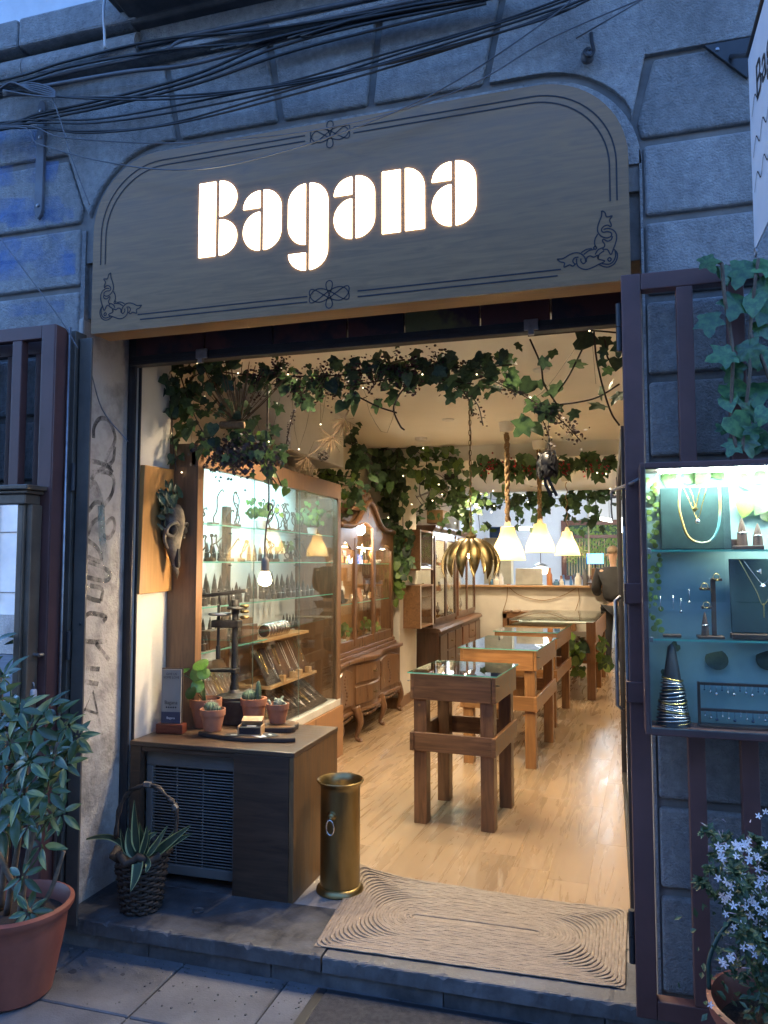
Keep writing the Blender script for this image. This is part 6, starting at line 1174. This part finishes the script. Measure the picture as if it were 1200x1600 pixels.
# ------------------------------------------------------------------ front garland under the shutter
random.seed(61)
YG = .78
garland('thick dark ivy garland hanging along the top of the opening', [[(300, 575, YG), (380, 585, YG), (470, 588, YG), (560, 584, YG), (650, 572, YG), (730, 575, YG), (800, 570, YG)], [(420, 600, YG + .1), (520, 605, YG), (640, 590, YG), (740, 600, YG)]], 280, [IV_D, IV_D, HT_D, IV_G], .022, .064, (.05, .06, .04))
garland('dense dark foliage clump in the upper left of the opening', [[(248, 565, YG), (262, 610, YG), (258, 660, YG), (262, 700, YG)], [(280, 580, YG), (300, 640, YG), (330, 690, YG), (390, 715, YG)], [(330, 600, YG), (370, 660, YG), (410, 700, YG), (430, 725, YG)], [(262, 640, YG), (310, 640, YG)]], 270, [IV_D, HT_D, HT_D, IV_G], .022, .058, (.045, .08, .05))
garland('thin trailing ivy at the left edge of the opening', [[(262, 590, .7), (268, 640, .7), (270, 690, .7), (275, 735, .7)], [(300, 590, .7), (340, 570, .7), (400, 555, .7)]], 26, [HT_G, HT_D], .03, .045, (.02, .02, .02), sr=.003)
GR = thing('ivy_garland', 'loose ivy with big lobed leaves at the upper right of the opening', 'garland', PY(850, 600, .8))
for pts in ([(825, 525), (880, 520), (925, 517), (965, 520)], [(928, 518), (932, 560), (942, 605), (955, 645), (968, 665)], [(968, 600), (935, 620), (905, 628), (875, 632)], [(945, 530), (950, 560), (962, 565)], [(910, 545), (890, 585), (872, 612)], [(828, 530), (845, 570), (850, 600), (870, 632)], [(590, 560), (640, 585), (622, 620), (615, 640), (625, 665), (632, 672)], [(620, 645), (590, 635), (560, 620)]): part(GR, 'vine', MB().tube(spline([PY(u, v, .8) for u, v in pts], 6), .0045, 5), STEM_DK, smooth=True)
for (u, v, s) in ((802, 592, .075), (826, 600, .07), (848, 565, .05), (870, 606, .08), (900, 567, .07), (910, 530, .085), (945, 532, .06), (943, 548, .04), (952, 578, .045), (940, 565, .04), (965, 565, .06), (940, 610, .05), (937, 634, .07), (967, 618, .06), (850, 640, .085), (820, 662, .085), (836, 668, .06), (870, 636, .055), (898, 645, .05), (835, 630, .07), (790, 560, .07), (760, 560, .07), (865, 552, .05), (845, 600, .05), (860, 650, .05), (702, 600, .075), (645, 600, .07), (610, 625, .06), (590, 630, .06), (555, 635, .055), (615, 613, .05), (480, 625, .07), (435, 635, .06), (430, 670, .05), (955, 600, .04), (968, 540, .06)):
    put(GR, PY(u, v, .8 + random.uniform(-.08, .08)), s * 1.0, [IV_D, IV_D, HT_D, IV_G])
def sprig(label, pts, n, s0, s1, y=.8, m=EUCA, spread=.015, name='eucalyptus_sprig'):
    sp = spline([PY(u, v, y) for u, v in pts], 10); t = thing(name, label, 'dried sprig', sp[-1]); part(t, 'stem', MB().tube(sp, .0028, 5), STEM_DK, smooth=True); lm = MB()
    for k in range(n):
        p = sp[int(k / n * (len(sp) - 1))] + Vector((random.gauss(0, spread), random.gauss(0, spread), random.gauss(0, spread))); r = random.uniform(s0, s1); x, yv = frame((random.gauss(0, 1), random.gauss(0, 1), random.gauss(0, 1)))
        lm.add([p + x * r * math.cos(a * 1.0472) + yv * r * .75 * math.sin(a * 1.0472) for a in range(6)], [(0, 1, 2, 3, 4, 5)])
    part(t, 'small_leaves', lm, m, kind='stuff'); return t
sprig('dried eucalyptus spray slanting down at the right of the garland', [(690, 560), (760, 590), (830, 625), (880, 660), (908, 690)], 260, .006, .012, .82, spread=.022)
sprig('dried eucalyptus spray arching beside the lamp chain', [(680, 580), (720, 610), (745, 630), (755, 665)], 90, .005, .009, .85, spread=.014); sprig('short dried spray curling by the lamp chain', [(700, 600), (730, 620), (738, 650)], 40, .005, .009, .8, spread=.01)
sprig('dried spray above the black feathered ornament', [(845, 650), (857, 680), (860, 712)], 50, .005, .009, .9, spread=.012)
for i, (u, v) in enumerate(((500, 590), (470, 605), (410, 595), (560, 585), (620, 575), (530, 600), (440, 580), (680, 570), (590, 590), (650, 590))): sprig('cluster of dried berries tucked in the garland ' + ('above the wall cabinet', 'above the bare bulb', 'near the left clump', 'left of the lamp chain', 'beside the dangling twig', 'over the white wall box', 'above the carved tray', 'right of the lamp chain', 'at the middle of the opening', 'just left of the chain top')[i], [(u, v - 18), (u + random.uniform(-10, 10), v), (u + random.uniform(-20, 20), v + 25)], 110, .005, .010, .76, M('dried berries', (.07, .025, .03), (.04, .018, .02), var=.3), .03, 'berry_cluster')
sprig('lavender stalk hanging beside the bulb cord', [(460, 640), (452, 670), (445, 705)], 60, .004, .007, .9, M('lavender', (.12, .10, .13), (.08, .07, .09)), .008, 'lavender_stalk')
DB = thing('dried_bouquet', 'dried flower bouquet hung upside down in the left clump', 'dried bouquet', PY(370, 715, .72)); m_ = MB()
for k in range(40): a = PY(372 + random.uniform(-4, 4), 665, .72); b = PY(300 + 150 * random.random(), 560 + random.uniform(0, 60), .72 + random.uniform(-.05, .05)); m_.tube([a, (a + b) / 2 + Vector((0, 0, -.01)), b], .0022, 4)
part(DB, 'stems', m_, DRIED, kind='stuff'); m_ = MB()
for k in range(900):
    p = PY(random.gauss(372, 28), random.gauss(712, 14), .72 + random.gauss(0, .05)); r = random.uniform(.006, .014); x, yv = frame((random.gauss(0, 1), random.gauss(-1, 1), random.gauss(0, 1))); m_.add([p + x * r, p + yv * r, p - x * r, p - yv * r], [(0, 1, 2, 3)])
part(DB, 'flower_heads', m_, DRYFLOWER, kind='stuff'); part(DB, 'binding', MB().tube([PY(345 + i * 9, 664, .70) for i in range(5)], .02, 8), ROPE, smooth=True)
PB = thing('pine_branch', 'dried pine branch with cones hanging by the white duct box', 'dried branch', PY(500, 700, 1.6)); m_ = MB(); pts = spline([PY(545, 640, 1.7), PY(530, 670, 1.7), PY(505, 695, 1.7), PY(480, 715, 1.7)], 8); part(PB, 'branch', MB().tube(pts, .006, 6), STEM, smooth=True)
for c in (pts[4], pts[12], pts[-1]):
    for k in range(50): d = Vector((random.gauss(-.4, .6), random.gauss(0, .5), random.gauss(-.6, .5))).normalized() * random.uniform(.07, .13); m_.tube([c, c + d], .0012, 3)
part(PB, 'needles', m_, DRIED, kind='stuff'); c = PY(505, 712, 1.65); m_ = MB()
for k in range(40): a = k * 2.4; r = .03 * math.sin(math.pi * (k + 3) / 46); m_.obox(c + Vector((r * math.cos(a), r * math.sin(a), -.001 * k * 1.6 + .03)), (.014, .014, .004), (random.uniform(-.5, .5), random.uniform(-.5, .5), a))
part(PB, 'pine_cone', m_, STEM_DK)
# black feathered ornament hanging
FO = thing('feather_ornament', 'black feathered hanging ornament beneath the ivy at the right', 'ornament', PY(855, 760, 1.3)); c = PY(855, 728, 1.3)
part(FO, 'string', MB().tube([c + Vector((0, 0, .06)), PY(857, 690, 1.3), PY(857, 640, 1.3)], .002, 4), CABLE)
part(FO, 'core', MB().lathe([(.002, .075), (.035, .06), (.055, .02), (.05, -.03), (.02, -.06), (.002, -.07)], c, 14), FEATHER, smooth=True)
for k in range(90):
    z = random.uniform(-.05, .07); a = random.uniform(0, 6.28); r = .052 * math.cos(z * 13) ** .5; p = c + Vector((r * math.cos(a), r * math.sin(a), z)); o = put(FO, p, random.uniform(.03, .045), [mesh('feather', heart_leaf(.2, .25), FEATHER, True)] if k == 0 else [FO_m], (math.cos(a), math.sin(a), .35), 'feather', 1.5)
    if k == 0: FO_m = o.data
for u in (862, 870): part(FO, 'tail_feather', MB().ribbon(spline([c + Vector((0, -.02, -.05)), PY(u - 10, 755, 1.28), PY(u, 775, 1.28)], 5), .016), FEATHER)
# ------------------------------------------------------------------ garlands deeper in the shop
random.seed(71)
garland('ivy hanging down the column between vitrine and oak cabinets', [[(590, 705, 4.9), (605, 770, 4.9), (612, 840, 4.9), (622, 900, 4.9)], [(620, 705, 4.9), (628, 770, 4.9), (630, 850, 4.9), (628, 905, 4.9)], [(600, 702, 4.9), (640, 700, 4.9)]], 270, [HT_G, IV_G, HT_G, HT_D], .05, .08, (.06, .03, .06))
garland('bright pothos leaves at the foot of the column ivy', [[(625, 880, 4.86), (628, 905, 4.86), (618, 930, 4.86)]], 14, [HT_L], .06, .085, (.03, .02, .04), name='pothos_vine', cat='vine')
garland('loose ivy left of the column above the vitrine', [[(545, 640, 3.4), (550, 690, 3.4), (558, 740, 3.4), (560, 780, 3.4)], [(545, 690, 3.4), (580, 730, 3.4), (600, 750, 3.4)], [(500, 745, 3.3), (525, 755, 3.3), (550, 760, 3.3)]], 80, [IV_D, IV_G, HT_G], .05, .08, (.04, .05, .05))
garland('pale small leaved plant on top of the wall cabinet end', [[(510, 735, 3.1), (525, 760, 3.1), (530, 800, 3.1)], [(500, 740, 3.1), (550, 745, 3.1)]], 60, [HT_L, HT_G], .025, .045, (.04, .04, .04), name='trailing_plant', cat='plant')
garland('ivy with yellow green leaves beneath the rear ceiling edge', [[(650, 705, 4.95), (680, 720, 4.95), (710, 715, 4.95), (725, 740, 4.95)], [(665, 700, 4.95), (668, 740, 4.95), (675, 770, 4.95)], [(660, 735, 5.3), (700, 770, 5.6), (740, 780, 5.6)]], 95, [HT_G, HT_L, HT_G, IV_G], .05, .085, (.08, .05, .07))
garland('grey green ivy trailing over the dark oak cabinet', [[(650, 800, 5.9), (700, 790, 6.2), (740, 790, 6.4)], [(690, 740, 6.2), (720, 780, 6.2), (735, 830, 6.2)], [(640, 760, 5.6), (660, 790, 5.8)]], 130, [HT_G, IV_G], .05, .08, (.10, .06, .10))
garland('ivy row along the top of the workshop partition', [[(740, 775, 8.7), (790, 782, 8.7), (840, 778, 8.7), (900, 780, 8.7), (955, 772, 8.7)], [(745, 780, 8.7), (750, 830, 8.7)], [(800, 782, 8.7), (808, 812, 8.7)], [(845, 780, 8.7), (842, 810, 8.7)], [(890, 780, 8.7), (895, 800, 8.7)], [(930, 780, 8.7), (932, 815, 8.7)]], 150, [IV_G, HT_G, IV_D], .07, .115, (.09, .05, .10))
BG = garland('evergreen garland with red berries along the ceiling beam', [[(752, 726, 4.9), (790, 735, 4.9), (830, 728, 4.9), (870, 730, 4.9), (910, 722, 4.9), (958, 730, 4.9)]], 200, [LN_G, LN_G, HT_G, IV_G], .06, .11, (.05, .04, .045), name='berry_garland')
m_ = MB()
for k in range(90): p = PY(random.choice([765, 770, 800, 825, 885, 920, 945]) + random.gauss(0, 7), 730 + random.gauss(0, 7), 4.83); m_.ball(p, .011, 6)
part(BG, 'berries', m_, BERRY, smooth=True, kind='stuff')
garland('variegated pothos hanging from the large table shelf', [[(895, 1005, 6.0), (900, 1030, 6.0), (905, 1050, 6.0)], [(890, 1000, 6.1), (915, 1005, 6.1)]], 34, [HT_G, HT_L, HT_D], .06, .1, (.06, .06, .05), name='pothos_plant', cat='plant'); garland('pothos leaves hanging at the right side of the large table', [[(940, 1000, 6.3), (945, 1035, 6.3), (955, 1035, 6.3)]], 18, [HT_G, HT_L], .05, .085, (.04, .05, .05), name='pothos_plant', cat='plant')
garland('light green pothos leaves drooping over the wall cabinet header', [[(408, 690, .95), (415, 730, .95), (432, 755, .95)], [(430, 735, .95), (440, 760, .95)]], 16, [HT_L, HT_G], .025, .04, (.02, .02, .025), name='pothos_vine', cat='vine')
# ------------------------------------------------------------------ fairy lights
FA = thing('fairy_light_string', 'string of tiny warm fairy lights wound through the front garland', 'fairy lights', PY(600, 580, .75)); fl_m = mesh('light_bulb', MB().ball((0, 0, 0), .0036, 8), FAIRY, True)
FP = [(308, 567), (268, 647), (269, 677), (334, 588), (372, 583), (402, 663), (420, 690), (296, 727), (284, 738), (500, 571), (514, 600), (630, 594), (567, 606), (578, 645), (501, 663), (605, 676), (467, 702), (795, 602), (829, 621), (895, 550), (921, 517), (931, 600), (450, 585), (700, 575), (745, 585), (540, 600), (660, 585), (350, 640), (320, 620), (855, 605)]
part(FA, 'wire', MB().tube(spline([PY(u, v, .74) for u, v in sorted(FP)], 3), .0008, 4), CABLE, smooth=True)
for u, v in FP[::2]: o = link(bpy.data.objects.new('light_bulb', fl_m), FA); o.location = PY(u, v, .72) - FA.location
FB_ = thing('fairy_light_string', 'string of tiny warm fairy lights in the ivy at the back', 'fairy lights', PY(700, 760, 4.8)); FQ = [(random.uniform(590, 740), random.uniform(700, 900), 4.8) if k < 14 else (random.uniform(740, 955), random.uniform(715, 830), 4.8) for k in range(26)]; fm2 = mesh('light_bulb', MB().ball((0, 0, 0), .0065, 8), FAIRY, True)
for q in FQ: o = link(bpy.data.objects.new('light_bulb', fm2), FB_); o.location = PY(*q) - FB_.location
# ================================================================== SKULL PLAQUE
PQ = thing('plywood_plaque', 'square plywood plaque on the wall behind the skull', 'plaque', (-2.24, .66, 1.47)); part(PQ, 'board', MB().prism([(.445, 1.47), (.83, 1.48), (.85, 2.125), (.47, 2.115)], -2.249, -2.222, 'x'), W_PLQ, bev=.003)
SK = thing('animal_skull', 'weathered animal skull with leaves mounted on the plywood plaque', 'skull', (-2.17, .66, 1.6)); sx0, sy0 = -2.175, .655
def skx(prof, n=20):
    m = MB(); vs = []
    for z, cx, cy, rx, ry in prof:
        for k in range(n):
            a = 2 * math.pi * k / n; c_, s_ = math.cos(a), math.sin(a); vs.append((sx0 + cx + rx * (abs(c_) ** .85) * (1 if c_ > 0 else -1), sy0 + cy + ry * s_, z))
    L = len(prof); return m.add(vs, [(i * n + k, i * n + (k + 1) % n, (i + 1) * n + (k + 1) % n, (i + 1) * n + k) for i in range(L - 1) for k in range(n)] + [tuple(range(n - 1, -1, -1)), tuple((L - 1) * n + k for k in range(n))])
part(SK, 'cranium', skx([(1.572, .02, .02, .006, .008), (1.60, .015, .015, .016, .018), (1.65, .01, .01, .026, .026), (1.70, .005, 0, .036, .036), (1.745, 0, 0, .046, .05), (1.785, 0, 0, .052, .066), (1.82, .005, 0, .055, .072), (1.855, .005, 0, .056, .062), (1.895, 0, 0, .052, .058), (1.925, -.005, 0, .04, .046), (1.94, -.01, 0, .015, .018)]), BONE, smooth=True)
for s in (-1, 1):
    part(SK, 'eye_socket', MB().ball((sx0 + .034, sy0 + s * .048, 1.795), .024, 12), BONE_SHADE, smooth=True)
    part(SK, 'brow_ridge', MB().tube(spline([(sx0 + .05, sy0 + s * .025, 1.82), (sx0 + .052, sy0 + s * .055, 1.832), (sx0 + .03, sy0 + s * .082, 1.81), (sx0 + .02, sy0 + s * .08, 1.775), (sx0 + .036, sy0 + s * .05, 1.758)], 5), .009, 8), BONE, smooth=True)
    part(SK, 'cheek', MB().tube(spline([(sx0 + .01, sy0 + s * .078, 1.80), (sx0, sy0 + s * .07, 1.74), (sx0 + .0, sy0 + s * .045, 1.70)], 5), .009, 8), BONE, smooth=True)
part(SK, 'nose_cavity', MB().prism([(sy0 - .012, 1.70), (sy0 + .012, 1.70), (sy0 + .018, 1.64), (sy0 + .014, 1.60), (sy0 - .002, 1.60), (sy0 - .012, 1.64)], sx0 + .02, sx0 + .044, 'x'), BONE_SHADE, bev=.005)
part(SK, 'jaw_tip', MB().tube(spline([(sx0 + .01, sy0, 1.62), (sx0 + .025, sy0 + .012, 1.575), (sx0 + .02, sy0 + .02, 1.54)], 5), [.012] * 6 + [.008, .006, .004, .003, .002], 8), BONE, smooth=True)
random.seed(81)
for k in range(62): put(SK, (sx0 + random.uniform(-.03, .03), sy0 - .03 + random.gauss(0, .035) - (.02 if k % 2 else 0), 1.93 + random.uniform(-.05, .10) - (.1 * random.random() if k % 2 else 0)), random.uniform(.03, .055), [LN_D] if k else [mesh('sprig_leaf', heart_leaf(.15, .28), LEAF_D, True)], (.8, -.5, .3), 'sprig_leaf', -1.0) if k else globals().__setitem__('LN_D', mesh('sprig_leaf', heart_leaf(.15, .28), LEAF_D, True))
# ================================================================== CABINET CONTENTS
CONE = M('black ring cone', (.022, .02, .019), (.014, .013, .012), rough=.5); TWIG = M('dark twig metal', (.10, .065, .04), (.05, .032, .02), rough=.5, metal=.4)
def cone_row(y0, n, dy, z, x, h, r, label, grp, m=CONE):
    proto = None
    for k in range(n):
        if proto is None: proto = t = ringcone(label, (x, y0, z), h, r, m, True, grp)
        else: t = copy_tree(proto)
        t.location = (x + random.uniform(-.006, .006), y0 + k * dy + random.uniform(-.008, .008), z); t.scale = (1, 1, random.uniform(.9, 1.06)); t.rotation_euler = (0, 0, random.uniform(0, 1.2) + R(60))
for (y0, n, dy, x, h, r, wh) in ((.86, 9, .085, -2.33, .175, .021, 'rear row'), (.90, 8, .088, -2.25, .13, .019, 'middle row'), (.84, 9, .085, -2.18, .095, .018, 'front row'), (1.85, 9, .09, -2.33, .175, .021, 'rear row, far half'), (1.88, 9, .09, -2.25, .12, .019, 'middle row, far half'), (1.84, 10, .085, -2.18, .085, .018, 'front row, far half')):
    cone_row(y0, n, dy, 1.385, x, h, r, 'black ring cone on the third glass shelf of the cabinet, ' + wh, 'ring cones, third shelf ' + wh)
for (y0, n, dy, x, h, r, wh) in ((.84, 10, .08, -2.32, .165, .02, 'rear row'), (.88, 9, .085, -2.24, .10, .019, 'middle row'), (.84, 6, .06, -2.17, .085, .018, 'front row')):
    cone_row(y0, n, dy, 1.140, x, h, r, 'black ring cone on the lowest glass shelf of the cabinet, ' + wh, 'ring cones, lowest shelf ' + wh)
cone_row(2.48, 5, .06, 1.125, -2.35, .12, .016, 'small black ring cone at the far end of the pine shelf', 'ring cones on the pine shelf')
cone_row(.86, 10, .08, 1.640, -2.36, .11, .017, 'black ring cone at the back of the second glass shelf, near half', 'ring cones, second shelf near half'); cone_row(1.9, 10, .09, 1.640, -2.36, .11, .017, 'black ring cone at the back of the second glass shelf, far half', 'ring cones, second shelf far half')
for q, (y0, y1, z) in enumerate(((1.02, 1.22, 1.14), (1.40, 1.62, 1.14))): single('dark_box', ('dark brown box among the ring cones, nearer', 'dark brown box among the ring cones, farther')[q], 'box', MB().box(-2.22, -2.15, y0, y1, z + .001, z + .105), MOUND, bev=.003)
def twig(label, y, z, x, h, grp):
    t = thing('twig_stand', label, 'jewellery stand', (x, y, z), random.uniform(0, 3), grp); part(t, 'block', MB().box(-.03, .03, -.022, .022, 0, .02), STEM, local=True, bev=.003)
    for k in range(random.choice((1, 2, 2))):
        p = Vector((random.uniform(-.015, .015), 0, .02)); pts = [p]
        for i in range(6): p = p + Vector((random.gauss(0, .011), random.gauss(0, .011), h / 6)); pts.append(p)
        a = random.uniform(0, 6); pts += [p + Vector((.012 * math.cos(a), .012 * math.sin(a), .006)), p + Vector((.016 * math.cos(a), .016 * math.sin(a), -.008))]
        part(t, 'twig', MB().tube(spline(pts, 4), .0042, 6), TWIG, local=True, smooth=True)
for z, nm in ((1.845, 'top'), (1.635, 'second')):
    for k in range(7): twig('twisted twig jewellery stand on the %s glass shelf, near half' % nm, .87 + k * .115, z, -2.24 + random.uniform(-.05, .05), random.uniform(.07, .2 if z > 1.8 else .14), 'twig stands %s shelf near half' % nm)
    for k in range(8): twig('twisted twig jewellery stand on the %s glass shelf, far half' % nm, 1.92 + k * .105, z, -2.24 + random.uniform(-.05, .05), random.uniform(.1, .2 if z > 1.8 else .14), 'twig stands %s shelf far half' % nm)
random.seed(91)
def tuft(label, y, z, x, n, s, ms, sp=.05):
    t = thing('small_plant', label, 'plant', (x, y, z))
    part(t, 'pot', MB().lathe([(.03, 0), (.042, .06), (.038, .06), (.001, .05)], (x, y, z), 14), PAPER, smooth='auto')
    for k in range(n): put(t, (x + random.gauss(0, sp), y + random.gauss(0, sp), z + .09 + abs(random.gauss(0, sp))), s, ms, (.7, -.6, .4))
tuft('small green plant in a pale pot at the middle of the top shelf', 1.76, 1.845, -2.2, 40, .028, [HT_L, HT_G]); tuft('leafy green plant at the far end of the top shelf', 2.78, 1.845, -2.25, 70, .03, [HT_G, HT_L], .06); tuft('small round leaved plant on the second shelf, far half', 2.35, 1.635, -2.3, 16, .028, [HT_G], .035); tuft('broad leaf plant on the second shelf, near half', 1.10, 1.635, -2.36, 8, .05, [HT_G], .03)
def slant(label, y0, y1, z0, z1, x0, x1, m, nch, chm=SILVER):
    t = thing('necklace_board', label, 'display board', ((x0 + x1) / 2, (y0 + y1) / 2, z0)); part(t, 'board', MB().prism([(x0, z0), (x0 + .014, z0), (x1 + .014, z1), (x1, z1)], y0, y1, 'y'), m, bev=.002)
    for k in range(nch):
        y = y0 + (y1 - y0) * (k + .5) / nch; f0 = .12; L = random.uniform(.45, .8); w_ = .018; P = []
        for i in range(9): a = math.pi * i / 8; f = f0 + L * (math.sin(a) ** .8); P.append(Vector((x0 + .017 + (x1 - x0) * (1 - f), y - w_ * math.cos(a), z0 + (z1 - z0) * (1 - f) + .002)))
        part(t, 'chain', MB().tube(P, .0022, 5), chm if k % 3 else GOLD, smooth=True); part(t, 'pendant', MB().ball(P[4] + Vector((.003, 0, -.006)), .0065, 6), chm, smooth=True)
    return t
slant('slanted brown board of silver chains below the near shelves', .84, 1.60, .60, 1.02, -2.14, -2.40, MOUND, 9); slant('dark necklace board on the pine shelf, near end', 1.80, 2.02, .825, 1.08, -2.17, -2.30, VELV_BK, 2); slant('brown necklace board with looped chains on the pine shelf', 2.05, 2.58, .825, 1.09, -2.19, -2.32, MOUND, 4, PAPER); slant('grey slanted board of gold chains at the cabinet bottom', 1.78, 2.80, .565, .74, -2.13, -2.36, VELV_BK, 9)
for i, y in enumerate((2.02, 2.20, 2.31, 2.48)): t = thing('wood_cube', 'small wooden cube with a ring on the pine shelf, %s' % ('nearest', 'second nearest', 'third nearest', 'farthest')[i], 'ring stand', (-2.155, y, .821)); part(t, 'cube', MB().box(-2.175, -2.135, y - .02, y + .02, .821, .865), W_LITE, bev=.002); part(t, 'ring', MB().tube([(-2.155, y + .012 * math.cos(a * .5236), .877 + .012 * math.sin(a * .5236)) for a in range(12)], .0022, 5, close=True), SILVER, smooth=True)
BR = thing('bracelet_roll', 'row of silver cuffs on a roll on the pine shelf', 'bracelets', (-2.26, 2.1, 1.121)); part(BR, 'roll', MB().tube([(-2.26, 1.93, 1.165), (-2.26, 2.30, 1.165)], .035, 14), VELV_BK, smooth='auto')
for k in range(8): part(BR, 'cuff', MB().tube([(-2.26 + .043 * math.cos(a * .393), 1.95 + k * .045 + .004 * math.sin(a), 1.165 + .043 * math.sin(a * .393)) for a in range(16)], .011, 6, close=True, flat=1.2), SILVER, smooth=True)
single('leather_tag', 'small tan wooden sign standing on the pine shelf', 'sign', MB().box(-2.42, -2.40, 1.86, 2.06, 1.121, 1.25), W_T2, bev=.003)
for i, (y, z, h) in enumerate(((1.66, .56, .2), (1.72, .56, .16))): single('wooden_block_stand', ('taller wooden block stand at the cabinet middle', 'shorter wooden block stand at the cabinet middle')[i], 'stand', MB().box(-2.2, -2.15, y - .025, y + .025, z, z + h).ball((-2.175, y, z + h + .012), .012, 8), W_CAB, bev=.002)
# ================================================================== VITRINE AND OAK CABINET TRINKETS
random.seed(101); TC = [MOUND, SILVER, GOLD, W_LITE, VELV_BK, PAPER, TERRA, LEAF_G]
def trinket(y, z, x, i, where, grp):
    kind = i % 6; m = TC[(i * 5 + 3) % 7]; nmz, ct = (('ring_cone', 'ring stand'), ('small_bowl', 'bowl'), ('necklace_bust', 'bust'), ('small_box', 'box'), ('bracelet_stack', 'bracelets'), ('small_card', 'card'))[kind]
    lb = ('small ring cone', 'small bowl of trinkets', 'little necklace bust', 'small jewellery box', 'stack of bracelets', 'upright little display card')[kind] + ' ' + where; h = random.uniform(.06, .12)
    if kind == 0: mb = MB().lathe([(.022, 0), (.012, h * .6), (.001, h)], (x, y, z), 10)
    elif kind == 1:
        mb = MB().lathe([(.02, 0), (.045, .03), (.04, .03), (.001, .015)], (x, y, z), 14)
        for k in range(7): mb.ball((x + random.uniform(-.025, .025), y + random.uniform(-.025, .025), z + .03), .009, 6)
    elif kind == 2: mb = MB().lathe([(.03, 0), (.012, .02), (.012, .04), (.045, .08), (.04, .12), (.015, .15), (.013, .19)], (x, y, z), 14, sx=.6)
    elif kind == 3: mb = MB().box(x - .03, x + .03, y - .045, y + .045, z, z + .03).obox((x - .03, y, z + .06), (.01, .09, .06), (0, .3, 0))
    elif kind == 4:
        mb = MB()
        for k in range(5): mb.tube([(x + .032 * math.cos(a * .5236), y + .032 * math.sin(a * .5236), z + .008 + k * .012) for a in range(12)], .005, 5, close=True)
    else: mb = MB().obox((x, y, z + .06), (.008, .09, .12), (0, -.2, 0))
    single(nmz, lb, ct, mb, m, grp, smooth='auto')
i = 0
for z, wh in ((1.625, 'on the upper glass shelf of the vitrine'), (1.275, 'on the middle glass shelf of the vitrine'), (.886, 'on the floor of the vitrine')):
    for k in range(15): trinket(3.25 + k * .1 + random.uniform(-.02, .02), z, -2.30 + random.uniform(-.07, .07), i, wh, 'trinkets in the vitrine'); i += 1
for y0, cb in ((5.9, 'in the dark oak cabinet'), (7.3, 'in the reddish cabinet')):
    for z, wh in ((1.605, 'on the upper shelf'), (1.275, 'on the middle shelf'), (.931, 'at the bottom')):
        for k in range(8): trinket(y0 + k * .15 + random.uniform(-.03, .03), z, -2.12 + random.uniform(-.05, .05), i, wh + ' ' + cb, 'trinkets ' + cb); i += 1
tuft('leafy plant inside the vitrine, middle shelf', 3.40, 1.275, -2.35, 40, .035, [HT_G, HT_L], .05); tuft('leafy plant at the vitrine floor', 3.75, .886, -2.38, 40, .035, [HT_G, HT_L], .05); tuft('moss green plant at the right of the vitrine floor', 4.45, .886, -2.3, 40, .03, [HT_L], .05)
# jewellery under the table glass
for t, label in [(o, o['label']) for o in list(COL.objects) if o.name.startswith('display_table') and o.parent is None]:
    big = 'large amber' in label; m = Matrix.Translation(t.location) @ t.rotation_euler.to_matrix().to_4x4()
    a, b = (.36, .8) if big else ((.2, .22) if 'nearest glass' in label else (.22, .42)); zt = .865 - (.024 if big else .079)
    wh = 'large table' if big else 'nearest table' if 'nearest glass' in label else 'second table' if 'second' in label else 'third table'
    for k in range(10):
        p = m @ Vector((random.uniform(-a, a), random.uniform(-b, b), zt)); u = 'under the glass of the ' + wh
        if k % 2: single('ring_dish', 'small silver ring dish ' + u, 'dish', MB().lathe([(.02, 0), (.045, .012), (.04, .012), (.001, .006)], p, 16), SILVER, 'ring dishes ' + u, smooth='auto')
        else: single('necklace_pad', 'small pale pad with jewellery ' + u, 'pad', MB().obox(p + Vector((0, 0, .006)), (.10, .08, .012), (0, 0, R(-5))).tube([p + Vector((.03 * math.cos(a_ * .5236), .025 * math.sin(a_ * .5236), .014)) for a_ in range(12)], .003, 5, close=True), PAPER if k % 4 else VELV_BK, 'jewellery pads ' + u)
    if big:
        for k in range(16): p = m @ Vector((random.uniform(-.36, .36), random.uniform(-.92, -.6), .596)); single('silver_trinket', 'silver trinket behind the front glass of the large table', 'trinket', MB().lathe([(.03, 0), (.035, .03), (.012, .06), (.02, .08)], p, 10), SILVER if k % 2 else MOUND, 'trinkets in the large table', smooth='auto')
